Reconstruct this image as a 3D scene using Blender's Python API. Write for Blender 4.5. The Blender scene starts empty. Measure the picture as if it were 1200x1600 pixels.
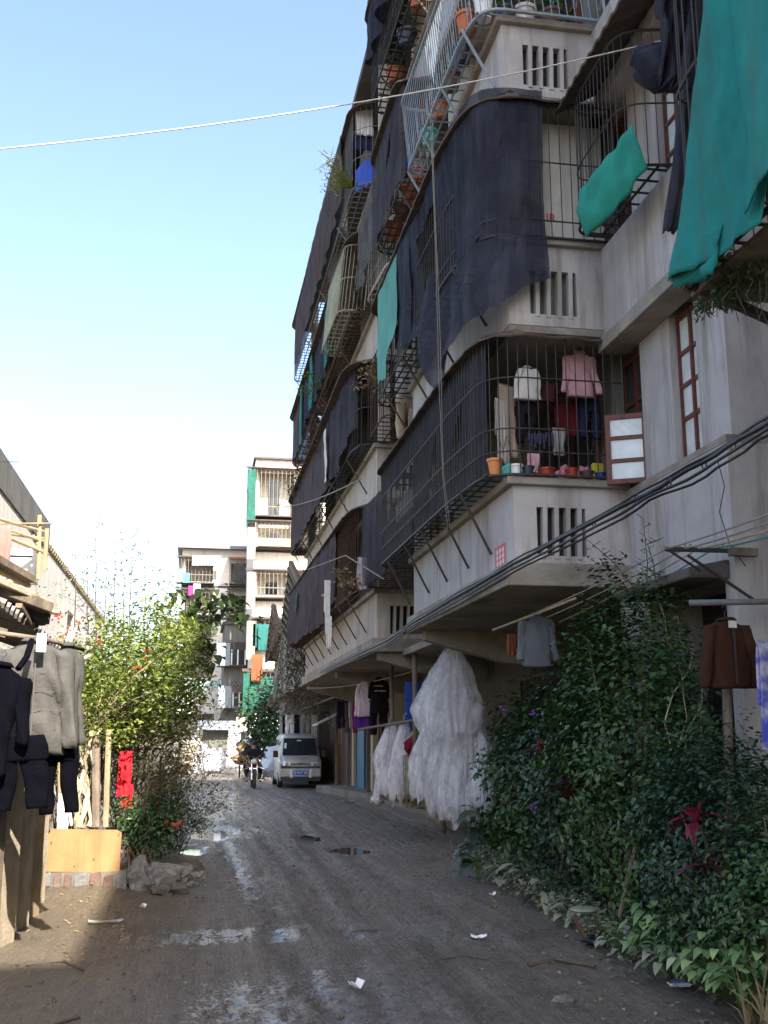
import bpy, bmesh, math, random
import numpy as np
from mathutils import Vector, Matrix, noise
R = math.radians
rnd = random.Random(7)
C = bpy.context.scene.collection
PI = math.pi
# ---------------------------------------------------------------- camera frame
FPX = 1663.0; TH = R(12.05); PS = R(10.0); H = 1.6
_s, _c, _st, _ct = math.sin(PS), math.cos(PS), math.sin(TH), math.cos(TH)
FW = Vector((_s * _ct, _c * _ct, _st)); RT = Vector((_c, -_s, 0)); UP = Vector((-_s * _st, -_c * _st, _ct))

def P(x, y, X=None, Y=None, Z=None):
    """world point seen at photo pixel (x, y) on the plane X=, Y= or Z="""
    d = FW + RT * ((x - 600) / FPX) + UP * ((800 - y) / FPX)
    t = X / d.x if X is not None else Y / d.y if Y is not None else (Z - H) / d.z
    return Vector((d.x * t, d.y * t, H + d.z * t))

# ---------------------------------------------------------------- materials
MATS = {}

def mat(name, col, rough=.8, var=.18, scale=6., bump=.0, bscale=40., stain=None, streak=False, metal=0., spec=.4, alpha=1., leafy=0.,
        transl=0., col2=None):
    """Principled material with noise-driven colour variation, optional stains / vertical streaks, bump, alpha and translucency."""
    if name in MATS: return MATS[name]
    m = bpy.data.materials.new(name); m.use_nodes = True
    nt = m.node_tree; N = nt.nodes; L = nt.links
    b = N['Principled BSDF']; out = N['Material Output']
    b.inputs['Roughness'].default_value = rough; b.inputs['Metallic'].default_value = metal
    b.inputs['Specular IOR Level'].default_value = spec
    geo = N.new('ShaderNodeNewGeometry')
    ns = N.new('ShaderNodeTexNoise'); ns.inputs['Scale'].default_value = scale; ns.inputs['Detail'].default_value = 6
    ns.inputs['Roughness'].default_value = .62
    L.new(geo.outputs['Position'], ns.inputs['Vector'])
    mr = N.new('ShaderNodeMapRange'); mr.inputs[1].default_value = .3; mr.inputs[2].default_value = .7
    mr.inputs[3].default_value = 1 - var; mr.inputs[4].default_value = 1 + var
    L.new(ns.outputs['Fac'], mr.inputs[0])
    mul = N.new('ShaderNodeVectorMath'); mul.operation = 'SCALE'
    L.new(mr.outputs[0], mul.inputs['Scale'])
    base = tuple(col[:3])
    if col2 is not None or leafy:
        rgb = N.new('ShaderNodeMix'); rgb.data_type = 'RGBA'
        rgb.inputs[6].default_value = base + (1,); rgb.inputs[7].default_value = tuple((col2 or col)[:3]) + (1,)
        if leafy: L.new(geo.outputs['Random Per Island'], rgb.inputs[0])
        else:
            n3 = N.new('ShaderNodeTexNoise'); n3.inputs['Scale'].default_value = scale * .4; n3.inputs['Detail'].default_value = 5
            L.new(geo.outputs['Position'], n3.inputs['Vector'])
            r3 = N.new('ShaderNodeMapRange'); r3.inputs[1].default_value = .42; r3.inputs[2].default_value = .58
            L.new(n3.outputs['Fac'], r3.inputs[0]); L.new(r3.outputs[0], rgb.inputs[0])
        src = rgb.outputs[2]
        L.new(src, mul.inputs[0])
    else:
        mul.inputs[0].default_value = base
    cur = mul.outputs[0]
    if stain is not None:
        n2 = N.new('ShaderNodeTexNoise'); n2.inputs['Detail'].default_value = 7; n2.inputs['Roughness'].default_value = .7
        mp = N.new('ShaderNodeMapping')
        L.new(geo.outputs['Position'], mp.inputs['Vector'])
        mp.inputs['Scale'].default_value = (5., 5., .45) if streak else (1., 1., 1.)
        n2.inputs['Scale'].default_value = 1.0 if streak else 1.6; n2.inputs['Distortion'].default_value = .4
        L.new(mp.outputs[0], n2.inputs['Vector'])
        r2 = N.new('ShaderNodeMapRange'); r2.inputs[1].default_value = .47; r2.inputs[2].default_value = .68
        r2.inputs[3].default_value = 0; r2.inputs[4].default_value = .75
        L.new(n2.outputs['Fac'], r2.inputs[0])
        mx = N.new('ShaderNodeMix'); mx.data_type = 'RGBA'
        L.new(r2.outputs[0], mx.inputs[0]); L.new(cur, mx.inputs[6]); mx.inputs[7].default_value = tuple(stain[:3]) + (1,)
        cur = mx.outputs[2]
    L.new(cur, b.inputs['Base Color'])
    if bump:
        nb = N.new('ShaderNodeTexNoise'); nb.inputs['Scale'].default_value = bscale; nb.inputs['Detail'].default_value = 5
        L.new(geo.outputs['Position'], nb.inputs['Vector'])
        bp = N.new('ShaderNodeBump'); bp.inputs['Strength'].default_value = bump; bp.inputs['Distance'].default_value = .02
        L.new(nb.outputs['Fac'], bp.inputs['Height']); L.new(bp.outputs[0], b.inputs['Normal'])
    sh = b.outputs[0]
    if transl:
        tr = N.new('ShaderNodeBsdfTranslucent'); L.new(cur, tr.inputs['Color'])
        mt = N.new('ShaderNodeMixShader'); mt.inputs[0].default_value = transl
        L.new(sh, mt.inputs[1]); L.new(tr.outputs[0], mt.inputs[2]); sh = mt.outputs[0]
    if alpha < 1:
        tp = N.new('ShaderNodeBsdfTransparent')
        ma = N.new('ShaderNodeMixShader')
        na = N.new('ShaderNodeTexNoise'); na.inputs['Scale'].default_value = 3.; na.inputs['Detail'].default_value = 4
        L.new(geo.outputs['Position'], na.inputs['Vector'])
        ra = N.new('ShaderNodeMapRange'); ra.inputs[1].default_value = .3; ra.inputs[2].default_value = .7
        ra.inputs[3].default_value = max(0, alpha - .12); ra.inputs[4].default_value = min(1, alpha + .12)
        L.new(na.outputs['Fac'], ra.inputs[0]); L.new(ra.outputs[0], ma.inputs[0])
        L.new(tp.outputs[0], ma.inputs[1]); L.new(sh, ma.inputs[2]); sh = ma.outputs[0]
    L.new(sh, out.inputs['Surface'])
    MATS[name] = m
    return m

# ---------------------------------------------------------------- objects
WLOC = {}

def tag(o, label=None, cat=None, group=None, kind=None):
    if label: o['label'] = label
    if cat: o['category'] = cat
    if group: o['group'] = group
    if kind: o['kind'] = kind
    return o

def thing(name, label, cat, loc, group=None):
    o = bpy.data.objects.new(name, None); C.objects.link(o)
    o.location = loc; o.empty_display_size = .1; WLOC[o.name] = Vector(loc)
    return tag(o, label, cat, group)

class MB:
    """collects geometry in world space and links it as ONE mesh object"""
    def __init__(s, xf=None):
        s.v = []; s.f = []; s.xf = xf; s.mi = []; s.cur = 0
    def add(s, vs, fs):
        k = len(s.v)
        if s.xf is not None: vs = [s.xf @ Vector(p) for p in vs]
        s.v += [tuple(p) for p in vs]
        s.f += [tuple(i + k for i in f) for f in fs]
        s.mi += [s.cur] * len(fs)
        return s
    def box(s, x0, x1, y0, y1, z0, z1):
        if x0 > x1: x0, x1 = x1, x0
        if y0 > y1: y0, y1 = y1, y0
        if z0 > z1: z0, z1 = z1, z0
        vs = [(x0, y0, z0), (x1, y0, z0), (x1, y1, z0), (x0, y1, z0), (x0, y0, z1), (x1, y0, z1), (x1, y1, z1), (x0, y1, z1)]
        return s.add(vs, [(0, 3, 2, 1), (4, 5, 6, 7), (0, 1, 5, 4), (1, 2, 6, 5), (2, 3, 7, 6), (3, 0, 4, 7)])
    def prism(s, poly, d):
        """closed polygon (list of 3D points) extruded along vector d"""
        n = len(poly); d = Vector(d)
        vs = [Vector(p) for p in poly] + [Vector(p) + d for p in poly]
        fs = [tuple(range(n - 1, -1, -1)), tuple(range(n, 2 * n))] + [(i, (i + 1) % n, n + (i + 1) % n, n + i) for i in range(n)]
        return s.add(vs, fs)
    def bar(s, a, b, w=.02, h=None, up=(0, 0, 1)):
        """rectangular bar from a to b"""
        a = Vector(a); b = Vector(b); d = (b - a)
        if d.length < 1e-6: return s
        d.normalize(); u = Vector(up)
        if abs(d.dot(u)) > .98: u = Vector((1, 0, 0))
        x = d.cross(u).normalized() * w / 2; y = x.cross(d).normalized() * (h or w) / 2
        vs = [a - x - y, a + x - y, a + x + y, a - x + y, b - x - y, b + x - y, b + x + y, b - x + y]
        return s.add(vs, [(0, 3, 2, 1), (4, 5, 6, 7), (0, 1, 5, 4), (1, 2, 6, 5), (2, 3, 7, 6), (3, 0, 4, 7)])
    def tube(s, pts, r, n=5, caps=True):
        pts = [Vector(p) for p in pts]; m = len(pts)
        rr = r if isinstance(r, (list, tuple)) else [r] * m
        vs = []; px = None
        for i, p in enumerate(pts):
            d = (pts[min(i + 1, m - 1)] - pts[max(i - 1, 0)])
            if d.length < 1e-9: d = Vector((0, 0, 1))
            d.normalize()
            if px is None:
                u = Vector((0, 0, 1)) if abs(d.z) < .9 else Vector((1, 0, 0))
                x = d.cross(u).normalized()
            else:
                x = px - d * px.dot(d)
                x = x.normalized() if x.length > 1e-6 else d.orthogonal().normalized()
            px = x; y = d.cross(x)
            for k in range(n):
                a = 2 * PI * k / n
                vs.append(p + (x * math.cos(a) + y * math.sin(a)) * rr[i])
        fs = [(i * n + k, i * n + (k + 1) % n, (i + 1) * n + (k + 1) % n, (i + 1) * n + k) for i in range(m - 1) for k in range(n)]
        if caps: fs += [tuple(range(n - 1, -1, -1)), tuple(range((m - 1) * n, m * n))]
        return s.add(vs, fs)
    def loft(s, rings, caps=True):
        n = len(rings[0]); vs = [p for r in rings for p in r]
        fs = [(i * n + k, i * n + (k + 1) % n, (i + 1) * n + (k + 1) % n, (i + 1) * n + k) for i in range(len(rings) - 1) for k in range(n)]
        if caps: fs += [tuple(range(n - 1, -1, -1)), tuple(range((len(rings) - 1) * n, len(rings) * n))]
        return s.add(vs, fs)
    def lathe(s, c, prof, n=14, caps=True):
        c = Vector(c)
        rings = [[c + Vector((r * math.cos(2 * PI * k / n), r * math.sin(2 * PI * k / n), z)) for k in range(n)] for r, z in prof]
        return s.loft(rings, caps)
    def ball(s, c, r, sub=2, nz=0., sc=(1, 1, 1), seed=0):
        bm = bmesh.new(); bmesh.ops.create_icosphere(bm, subdivisions=sub, radius=1)
        c = Vector(c); vs = []
        for v in bm.verts:
            p = v.co.copy()
            k = 1 + nz * noise.noise(p * 1.7 + Vector((seed * 3.1, seed, 1))) * 2
            vs.append(c + Vector((p.x * sc[0], p.y * sc[1], p.z * sc[2])) * r * k)
        bm.verts.index_update()
        fs = [tuple(v.index for v in f.verts) for f in bm.faces]; bm.free()
        return s.add(vs, fs)
    def grid(s, fn, nu, nv):
        vs = [fn(i / nu, j / nv) for j in range(nv + 1) for i in range(nu + 1)]
        fs = [(j * (nu + 1) + i, j * (nu + 1) + i + 1, (j + 1) * (nu + 1) + i + 1, (j + 1) * (nu + 1) + i) for j in range(nv) for i in range(nu)]
        return s.add(vs, fs)
    def build(s, name, m, parent=None, smooth=False, solid=0., bevel=0., sub=0):
        me = bpy.data.meshes.new(name)
        V = np.array(s.v, dtype=np.float64).reshape(-1, 3)
        if parent is not None: org = WLOC[parent.name]
        else: org = Vector(((V[:, 0].min() + V[:, 0].max()) / 2, (V[:, 1].min() + V[:, 1].max()) / 2, V[:, 2].min()))
        V = V - np.array(org)
        me.from_pydata(V.tolist(), [], s.f); me.update()
        ms = m if isinstance(m, (list, tuple)) else [m]
        for k in ms: me.materials.append(k)
        if len(ms) > 1: me.polygons.foreach_set('material_index', s.mi)
        if smooth: me.polygons.foreach_set('use_smooth', [True] * len(me.polygons))
        o = bpy.data.objects.new(name, me); C.objects.link(o)
        if parent is not None: o.parent = parent
        else: o.location = org
        WLOC[o.name] = Vector(org)
        if bevel:
            b = o.modifiers.new('bevel', 'BEVEL'); b.width = bevel; b.segments = 2; b.limit_method = 'ANGLE'
        if sub:
            b = o.modifiers.new('sub', 'SUBSURF'); b.levels = sub; b.render_levels = sub
        if solid:
            b = o.modifiers.new('solid', 'SOLIDIFY'); b.thickness = solid; b.offset = 0
        return o

def copy_tree(o, parent=None):
    c = o.copy(); C.objects.link(c)
    if parent is not None: c.parent = parent
    for ch in list(o.children): copy_tree(ch, c)
    return c

def np_mesh(name, V, F, m, parent=None, origin=None):
    me = bpy.data.meshes.new(name)
    if parent is not None: org = WLOC[parent.name]
    else: org = Vector(origin) if origin is not None else Vector(V.mean(0))
    V = V - np.array(org)
    nv, nf, k = len(V), len(F), F.shape[1]
    me.vertices.add(nv); me.vertices.foreach_set('co', V.astype(np.float32).ravel())
    me.loops.add(nf * k); me.loops.foreach_set('vertex_index', F.astype(np.int32).ravel())
    me.polygons.add(nf); me.polygons.foreach_set('loop_start', np.arange(0, nf * k, k, dtype=np.int32))
    me.polygons.foreach_set('loop_total', np.full(nf, k, dtype=np.int32))
    me.update(calc_edges=True); me.validate()
    me.materials.append(m)
    o = bpy.data.objects.new(name, me); C.objects.link(o)
    if parent is not None: o.parent = parent
    else: o.location = org
    WLOC[o.name] = Vector(org)
    return o

NPR = np.random.default_rng(11)

def leaf_quads(pts, size, aspect=.5, up=.5, jitter=.35, nrm=None, droop=0.):
    """two-quad folded leaves at pts (N,3); returns V, F"""
    n = len(pts)
    nr = NPR.normal(size=(n, 3)); nr /= np.linalg.norm(nr, axis=1)[:, None]
    nr[:, 2] = np.abs(nr[:, 2]) + up
    if nrm is not None: nr = nr * .8 + nrm
    nr /= np.linalg.norm(nr, axis=1)[:, None]
    a = NPR.normal(size=(n, 3)); a[:, 2] -= droop
    a -= nr * (a * nr).sum(1)[:, None]; a /= np.linalg.norm(a, axis=1)[:, None] + 1e-9
    b = np.cross(nr, a)
    s = size * (1 + jitter * NPR.uniform(-1, 1, n))[:, None]
    w = s * aspect * .5
    base = pts - a * s * .5; tip = pts + a * s * .5 - nr * s * .08
    mid = pts + nr * s * .0
    l1 = pts + b * w + nr * s * .08; r1 = pts - b * w + nr * s * .08
    V = np.stack([base, l1, tip, r1, mid], 1).reshape(-1, 3)
    k = np.arange(n)[:, None] * 5
    F = np.concatenate([k + np.array([[0, 4, 2, 1]]), k + np.array([[0, 3, 2, 4]])], 1).reshape(-1, 4)
    return V, F

def clump_points(clumps, per, sig):
    """gaussian points round clump centres (list of (x,y,z[,weight]))"""
    out = []
    for c in clumps:
        w = c[3] if len(c) > 3 else 1.
        k = max(3, int(per * w))
        d = NPR.normal(size=(k, 3)); r = np.linalg.norm(d, axis=1)[:, None]
        d = d / r * np.minimum(r, 2.0) * sig * w ** .33
        out.append(d * np.array([1, 1, .8]) + np.array(c[:3]))
    return np.concatenate(out)

def foliage(name, pts, size, m, parent=None, **k):
    V, F = leaf_quads(pts, size, **k)
    return np_mesh(name, V, F, m, parent)

def resample(path, step):
    pts = [Vector(p) for p in path]; out = [pts[0]]; seg = [0.]
    for a, b in zip(pts, pts[1:]): seg.append(seg[-1] + (b - a).length)
    T = seg[-1]; n = max(1, round(T / step)); res = []
    for i in range(n + 1):
        t = T * i / n; j = 0
        while j < len(pts) - 2 and seg[j + 1] < t: j += 1
        L = seg[j + 1] - seg[j]
        res.append(pts[j].lerp(pts[j + 1], (t - seg[j]) / L if L > 0 else 0))
    return res

def rounded(path, rad=.3, n=5):
    """2D polyline with its inner corners rounded"""
    p = [Vector(q).to_2d() if len(q) == 3 else Vector(q) for q in path]; out = [p[0]]
    for a, b, c in zip(p, p[1:], p[2:]):
        r = min(rad, (b - a).length * .45, (c - b).length * .45)
        s = b + (a - b).normalized() * r; e = b + (c - b).normalized() * r
        for i in range(n + 1):
            t = i / n
            out.append(s * (1 - t) ** 2 + b * 2 * t * (1 - t) + e * t ** 2)
    out.append(p[-1])
    return out

def nz(x, y=0., z=0.): return noise.noise(Vector((x, y, z)))

def sag(a, b, d, n=12):
    a = Vector(a); b = Vector(b)
    return [a.lerp(b, i / n) - Vector((0, 0, d * 4 * (i / n) * (1 - i / n))) for i in range(n + 1)]
# ================================================================ world, sun, camera
sc = bpy.context.scene
w = bpy.data.worlds.new("World"); sc.world = w; w.use_nodes = True
wn = w.node_tree.nodes; wl = w.node_tree.links
sky = wn.new('ShaderNodeTexSky'); sky.sky_type = 'NISHITA'; sky.sun_disc = False
SUN = Vector((.172, -.745, .64)).normalized()
sky.sun_elevation = math.asin(SUN.z); sky.sun_rotation = math.atan2(SUN.x, SUN.y)
sky.air_density = 1.0; sky.dust_density = 2.6; sky.ozone_density = .8
wl.new(sky.outputs[0], wn['Background'].inputs[0]); wn['Background'].inputs[1].default_value = .13
sd = bpy.data.lights.new('sun', 'SUN'); sd.energy = 4.6; sd.angle = R(.55); sd.color = (1, .93, .82)
so = bpy.data.objects.new('sun', sd); C.objects.link(so); so.location = SUN * 60
so.rotation_mode = 'QUATERNION'; so.rotation_quaternion = (-SUN).to_track_quat('-Z', 'Y')
cd = bpy.data.cameras.new('camera'); cam = bpy.data.objects.new('camera', cd); C.objects.link(cam)
cd.sensor_fit = 'HORIZONTAL'; cd.sensor_width = 36; cd.lens = FPX / 1200 * 36; cd.clip_end = 3000; cd.clip_start = .1
cam.matrix_world = Matrix.Translation((0, 0, H)) @ Matrix((RT, UP, -FW)).transposed().to_4x4()
sc.camera = cam
sc.render.engine = 'CYCLES'
sc.view_settings.view_transform = 'Standard'; sc.view_settings.look = 'None'; sc.view_settings.gamma = 1
sc.view_settings.exposure = 1.85
sc.cycles.use_denoising = True
sc.cycles.max_bounces = 6; sc.cycles.diffuse_bounces = 3; sc.cycles.glossy_bounces = 3
sc.cycles.transparent_max_bounces = 10; sc.cycles.transmission_bounces = 4; sc.cycles.caustics_reflective = False; sc.cycles.caustics_refractive = False

# ================================================================ palette
plaster = mat('plaster', (.395, .376, .374), .9, .16, 2.5, .3, 60, stain=(.19, .165, .145), streak=True)
plaster2 = mat('plaster_cream', (.41, .37, .325), .9, .14, 2.5, .3, 60, stain=(.19, .145, .105), streak=True)
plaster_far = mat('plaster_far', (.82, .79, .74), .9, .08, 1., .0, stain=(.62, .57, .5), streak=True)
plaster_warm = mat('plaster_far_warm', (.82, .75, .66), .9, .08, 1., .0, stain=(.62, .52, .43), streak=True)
concrete = mat('concrete', (.27, .245, .215), .9, .22, 3., .4, 50, stain=(.12, .10, .075))
conc_dark = mat('concrete_dark', (.10, .092, .085), .92, .25, 3., .4, 50, stain=(.05, .05, .04))
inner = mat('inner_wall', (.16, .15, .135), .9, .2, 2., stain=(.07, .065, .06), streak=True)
inner_green = mat('inner_wall_greenish', (.36, .385, .34), .9, .12, 2., stain=(.2, .2, .17), streak=True)
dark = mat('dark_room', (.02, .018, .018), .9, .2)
iron_black = mat('iron_black', (.03, .027, .026), .6, .3, 20., spec=.35)
iron_rust = mat('iron_rust', (.085, .05, .035), .8, .35, 25., spec=.2)
iron_grey = mat('iron_grey', (.13, .135, .14), .55, .2, 20.)
iron_blue = mat('iron_pale_blue', (.21, .27, .33), .5, .15, 20., stain=(.22, .14, .09))
iron_white = mat('iron_white', (.62, .62, .6), .5, .12, 20., stain=(.3, .22, .15))
iron_green = mat('iron_green', (.03, .11, .08), .5, .2, 20.)
red_wood = mat('red_painted_wood', (.115, .034, .022), .55, .25, 12., .2, 40)
glass_pale = mat('window_pane_pale', (.56, .6, .61), .12, .16, 5., spec=.7, stain=(.36, .38, .37))
glass_dark = mat('window_pane_dark', (.025, .03, .035), .08, .1, 2., spec=.7)
sheet_rust = mat('roof_sheet_rusty', (.075, .06, .055), .8, .4, 5., .2, 30, stain=(.12, .065, .035))
sheet_light = mat('roof_sheet_pale', (.45, .44, .42), .7, .2, 5., .1, 30)
net_black = mat('shade_net_black', (.034, .033, .042), .95, .25, 2.2, .5, 120, alpha=.88, stain=(.085, .08, .085), streak=True, spec=.1)
net_solid = mat('shade_net_double', (.024, .027, .042), .95, .35, 2.0, .5, 130, alpha=.85, stain=(.06, .063, .085), streak=True, spec=.1)
net_purple = mat('shade_net_purple', (.064, .05, .056), .95, .3, 2.2, .5, 120, alpha=.9, stain=(.11, .085, .075), streak=True, spec=.1)
net_grey = mat('shade_net_grey', (.09, .088, .09), .95, .3, 2.2, .4, 120, alpha=.8, spec=.1)
net_green = mat('shade_net_green', (.03, .13, .10), .9, .25, 3., .3, 120, alpha=.72, spec=.1)
net_teal = mat('teal_cloth', (.02, .23, .215), .85, .22, 2.2, .45, 110, stain=(.06, .145, .14), streak=True, spec=.15, transl=.25)
net_paleteal = mat('pale_teal_cloth', (.12, .34, .30), .85, .16, 2.2, .3, 90, spec=.15, transl=.2)
def film_material():
    m = bpy.data.materials.new('plastic_film'); m.use_nodes = True; nt = m.node_tree; N = nt.nodes; L = nt.links
    b = N['Principled BSDF']; b.inputs['Base Color'].default_value = (.9, .89, .93, 1); b.inputs['Roughness'].default_value = .25; b.inputs['Specular IOR Level'].default_value = .6
    geo = N.new('ShaderNodeNewGeometry'); mp = N.new('ShaderNodeMapping'); mp.inputs['Scale'].default_value = (1, 1, .45); L.new(geo.outputs['Position'], mp.inputs[0])
    n = N.new('ShaderNodeTexNoise'); n.inputs['Scale'].default_value = 6; n.inputs['Detail'].default_value = 5; n.inputs['Roughness'].default_value = .6; L.new(mp.outputs[0], n.inputs['Vector'])
    r = N.new('ShaderNodeMapRange'); r.inputs[1].default_value = .36; r.inputs[2].default_value = .66; r.inputs[3].default_value = .14; r.inputs[4].default_value = .74; L.new(n.outputs['Fac'], r.inputs[0])
    bp = N.new('ShaderNodeBump'); bp.inputs['Strength'].default_value = .4; bp.inputs['Distance'].default_value = .03; L.new(n.outputs['Fac'], bp.inputs['Height']); L.new(bp.outputs[0], b.inputs['Normal'])
    tr = N.new('ShaderNodeBsdfTranslucent'); tr.inputs['Color'].default_value = (.88, .88, .92, 1); L.new(bp.outputs[0], tr.inputs['Normal'])
    m1 = N.new('ShaderNodeMixShader'); m1.inputs[0].default_value = .45; L.new(b.outputs[0], m1.inputs[1]); L.new(tr.outputs[0], m1.inputs[2])
    tp = N.new('ShaderNodeBsdfTransparent'); m2 = N.new('ShaderNodeMixShader'); L.new(r.outputs[0], m2.inputs[0]); L.new(tp.outputs[0], m2.inputs[1]); L.new(m1.outputs[0], m2.inputs[2])
    L.new(m2.outputs[0], N['Material Output'].inputs['Surface']); return m
plastic_film = film_material()
bamboo = mat('bamboo', (.33, .25, .15), .6, .25, 9., .2, 30, stain=(.16, .12, .08))
old_wood = mat('old_wood', (.17, .135, .10), .85, .3, 8., .4, 40, stain=(.07, .055, .045), streak=True)
pale_board = mat('pale_board', (.43, .36, .265), .85, .25, 5., .4, 50, stain=(.17, .13, .09), streak=True)
plywood = mat('plywood', (.27, .155, .065), .8, .16, 4., .15, 60, stain=(.17, .09, .04), streak=True)
brick = mat('old_brick', (.11, .06, .04), .9, .3, 9., .5, 40, stain=(.15, .13, .11))
stone = mat('stone', (.17, .168, .165), .85, .3, 5., .8, 30, stain=(.09, .08, .065))
terracotta = mat('terracotta', (.36, .115, .05), .75, .15, 10., .1, 50)
orange_pl = mat('orange_bucket', (.50, .19, .06), .5, .1, 8.)
red_pl = mat('red_basin', (.35, .045, .025), .4, .1, 8.)
white_pl = mat('white_plastic', (.7, .71, .72), .35, .06, 8.)
blue_pl = mat('blue_plastic', (.02, .06, .3), .4, .15, 8.)
brown_pl = mat('brown_pot', (.10, .055, .045), .6, .2, 8.)
yellow_pl = mat('yellow_plastic', (.45, .42, .03), .4, .15, 8.)
dark_pl = mat('dark_pot', (.025, .035, .05), .4, .15, 8.)
teal_pl = mat('teal_plastic', (.05, .36, .33), .4, .15, 8.)
cable_m = mat('cable_black', (.016, .016, .018), .5, .2, 20.)
wire_m = mat('wire_white', (.62, .6, .56), .5, .1, 20.)
rope_m = mat('rope_grey', (.22, .21, .19), .8, .15, 20.)
bark = mat('bark', (.17, .125, .085), .9, .3, 14., .6, 50, stain=(.28, .23, .16))
bark_pale = mat('bark_pale', (.42, .35, .24), .9, .25, 14., .5, 50)
twig_m = mat('twig', (.075, .058, .042), .9, .3, 14.)
leaf_dark = mat('leaf_dark', (.010, .030, .010), .4, .35, 1.2, spec=.4, leafy=1, col2=(.055, .115, .03), transl=.13)
leaf_dark2 = mat('leaf_bluegreen', (.009, .026, .013), .4, .35, 1.2, spec=.4, leafy=1, col2=(.035, .08, .033), transl=.12)
leaf_mid = mat('leaf_mid', (.035, .085, .022), .5, .3, 1.2, spec=.35, leafy=1, col2=(.10, .19, .045), transl=.3)
leaf_yellow = mat('leaf_sunny', (.085, .135, .025), .55, .3, 1.2, spec=.25, leafy=1, col2=(.24, .27, .055), transl=.35)
leaf_dry = mat('leaf_dry', (.17, .13, .07), .8, .3, 1.2, leafy=1, col2=(.28, .22, .12), transl=.2)
leaf_pothos = mat('leaf_variegated', (.09, .17, .06), .5, .25, 9., spec=.3, leafy=1, col2=(.27, .36, .15), transl=.2)
leaf_dusty = mat('leaf_dusty', (.15, .18, .11), .85, .25, 8., leafy=1, col2=(.27, .29, .19), transl=.1, stain=(.30, .28, .22))
leaf_red = mat('leaf_crimson', (.085, .008, .022), .5, .3, 4., leafy=1, col2=(.28, .03, .07), transl=.3)
leaf_vine = mat('leaf_vine', (.025, .045, .018), .5, .3, 1.2, leafy=1, col2=(.07, .11, .035), transl=.3)
purple_fl = mat('flower_purple', (.16, .02, .3), .6, .2, 8.)
red_fl = mat('flower_red', (.6, .06, .03), .6, .2, 8., transl=.3)

# ================================================================ ground
ROADBLOBS = [  # wet blobs on the mud: x, y, radius x, radius y, strength
    (.75, 9.55, 1.15, .38, 1.0), (1.9, 9.2, .5, .5, .5), (-.1, 9.3, .5, .3, .6), (.95, 7.0, .75, 1.1, 1.0), (.25, 7.0, .3, .9, .5),
    (.65, 14., .14, 4.2, .95), (.95, 12., .12, 3., .45), (.35, 19.4, .55, 1.3, 1.), (.15, 16.9, .4, .8, .7), (1.3, 19.5, .9, 1.2, .5),
    (2.2, 12.5, .3, 3., .3), (1.5, 11.5, .1, 3., .35), (2.6, 10.2, .5, 1.5, .3), (.4, 25., .5, 5., .75), (1.5, 27., .7, 4., .65), (.9, 34., .9, 5., .55), (3., 20., .4, 2., .4), (2.9, 9., .35, .35, .7)]
PUDDLES = [(.38, 19.4, .42, 1.1), (1.95, 18.5, .22, .5), (2.35, 16.3, .35, .5), (.1, 16.6, .2, .6)]

def puddle_r(x, y, p):
    d = math.hypot((x - p[0]) / p[2], (y - p[1]) / p[3])
    return d + .35 * nz(x * 2.2 + 7, y * 2.2, 3) + .12 * nz(x * 7, y * 7, 1)

def smooth(a, b, t):
    t = max(0., min(1., (t - a) / (b - a))); return t * t * (3 - 2 * t)

def ground_h(x, y, fine=True):
    if abs(x) > 8 or y > 66 or y < 1: return -.03
    h = .035 * nz(x * .6, y * .35, 2.)
    if fine:
        h += .016 * nz(x * 2.6, y * 1.6, 5) + .012 * nz(x * 7, y * 5, 9) + .010 * nz(x * 17, y * 12, 4) + .005 * nz(x * 41, y * 33, 8)
    for rx, ph in ((.62, 0), (1.95, 2), (1.1, 5), (2.5, 8)):
        c = rx + .22 * math.sin(y * .23 + ph) + .16 * nz(y * .5, ph)
        d = (x - c)
        h += (-.014 * math.exp(-(d / .12) ** 2) + .009 * math.exp(-((abs(d) - .2) / .09) ** 2)) * (.3 + 1.1 * max(0, .5 + nz(y * .6, x, ph)))
        if fine and abs(d) < .16: h += .010 * math.sin(y * 40 + abs(d) * 30) * (1 - abs(d) / .16)
    if y > 6:
        h += .22 * smooth(3.2, 4.3, x) * (1 - smooth(15, 18, y))
        h += .16 * smooth(4.1, 4.9, x) * smooth(17, 22, y)
    h += .07 * smooth(-.35, -1., x) * smooth(11, 12, y)
    for p in PUDDLES:
        if abs(x - p[0]) < p[2] * 2.2 and abs(y - p[1]) < p[3] * 2.2:
            r = puddle_r(x, y, p)
            k = max(0, 1 - smooth(.75, 1.35, r)); h = h * (1 - k) + (-.045) * k
    return h

def wet_at(x, y):
    v = 0.
    for bx, by, rx, ry, s in ROADBLOBS:
        d2 = ((x - bx) / rx) ** 2 + ((y - by) / ry) ** 2
        if d2 < 4: v += s * math.exp(-d2)
    if v < .02: v = 0.
    band = max(0, 1 - abs(x - 1.3) / 2.3)
    return min(1., v + .16 * band)

xs = [-400, -120, -50, -22, -12, -8, -5.5, -4.2, -3.6] + [float(a) for a in np.arange(-3.2, 5.2, .045)] + [5.6, 6.4, 8, 12, 22, 50, 120, 400]
ys = [-200, -60, -20, -6, 0, 2.5] + [float(a) for a in np.arange(4.6, 20, .05)] + [float(a) for a in np.arange(20, 66, .2)] + [75, 90, 120, 200, 400, 900]
NX, NY = len(xs), len(ys)
GV = np.array([(x, y, ground_h(x, y)) for y in ys for x in xs])
ii, jj = np.meshgrid(np.arange(NX - 1), np.arange(NY - 1))
k0 = (jj * NX + ii).ravel()
GF = np.stack([k0, k0 + 1, k0 + 1 + NX, k0 + NX], 1)

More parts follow.
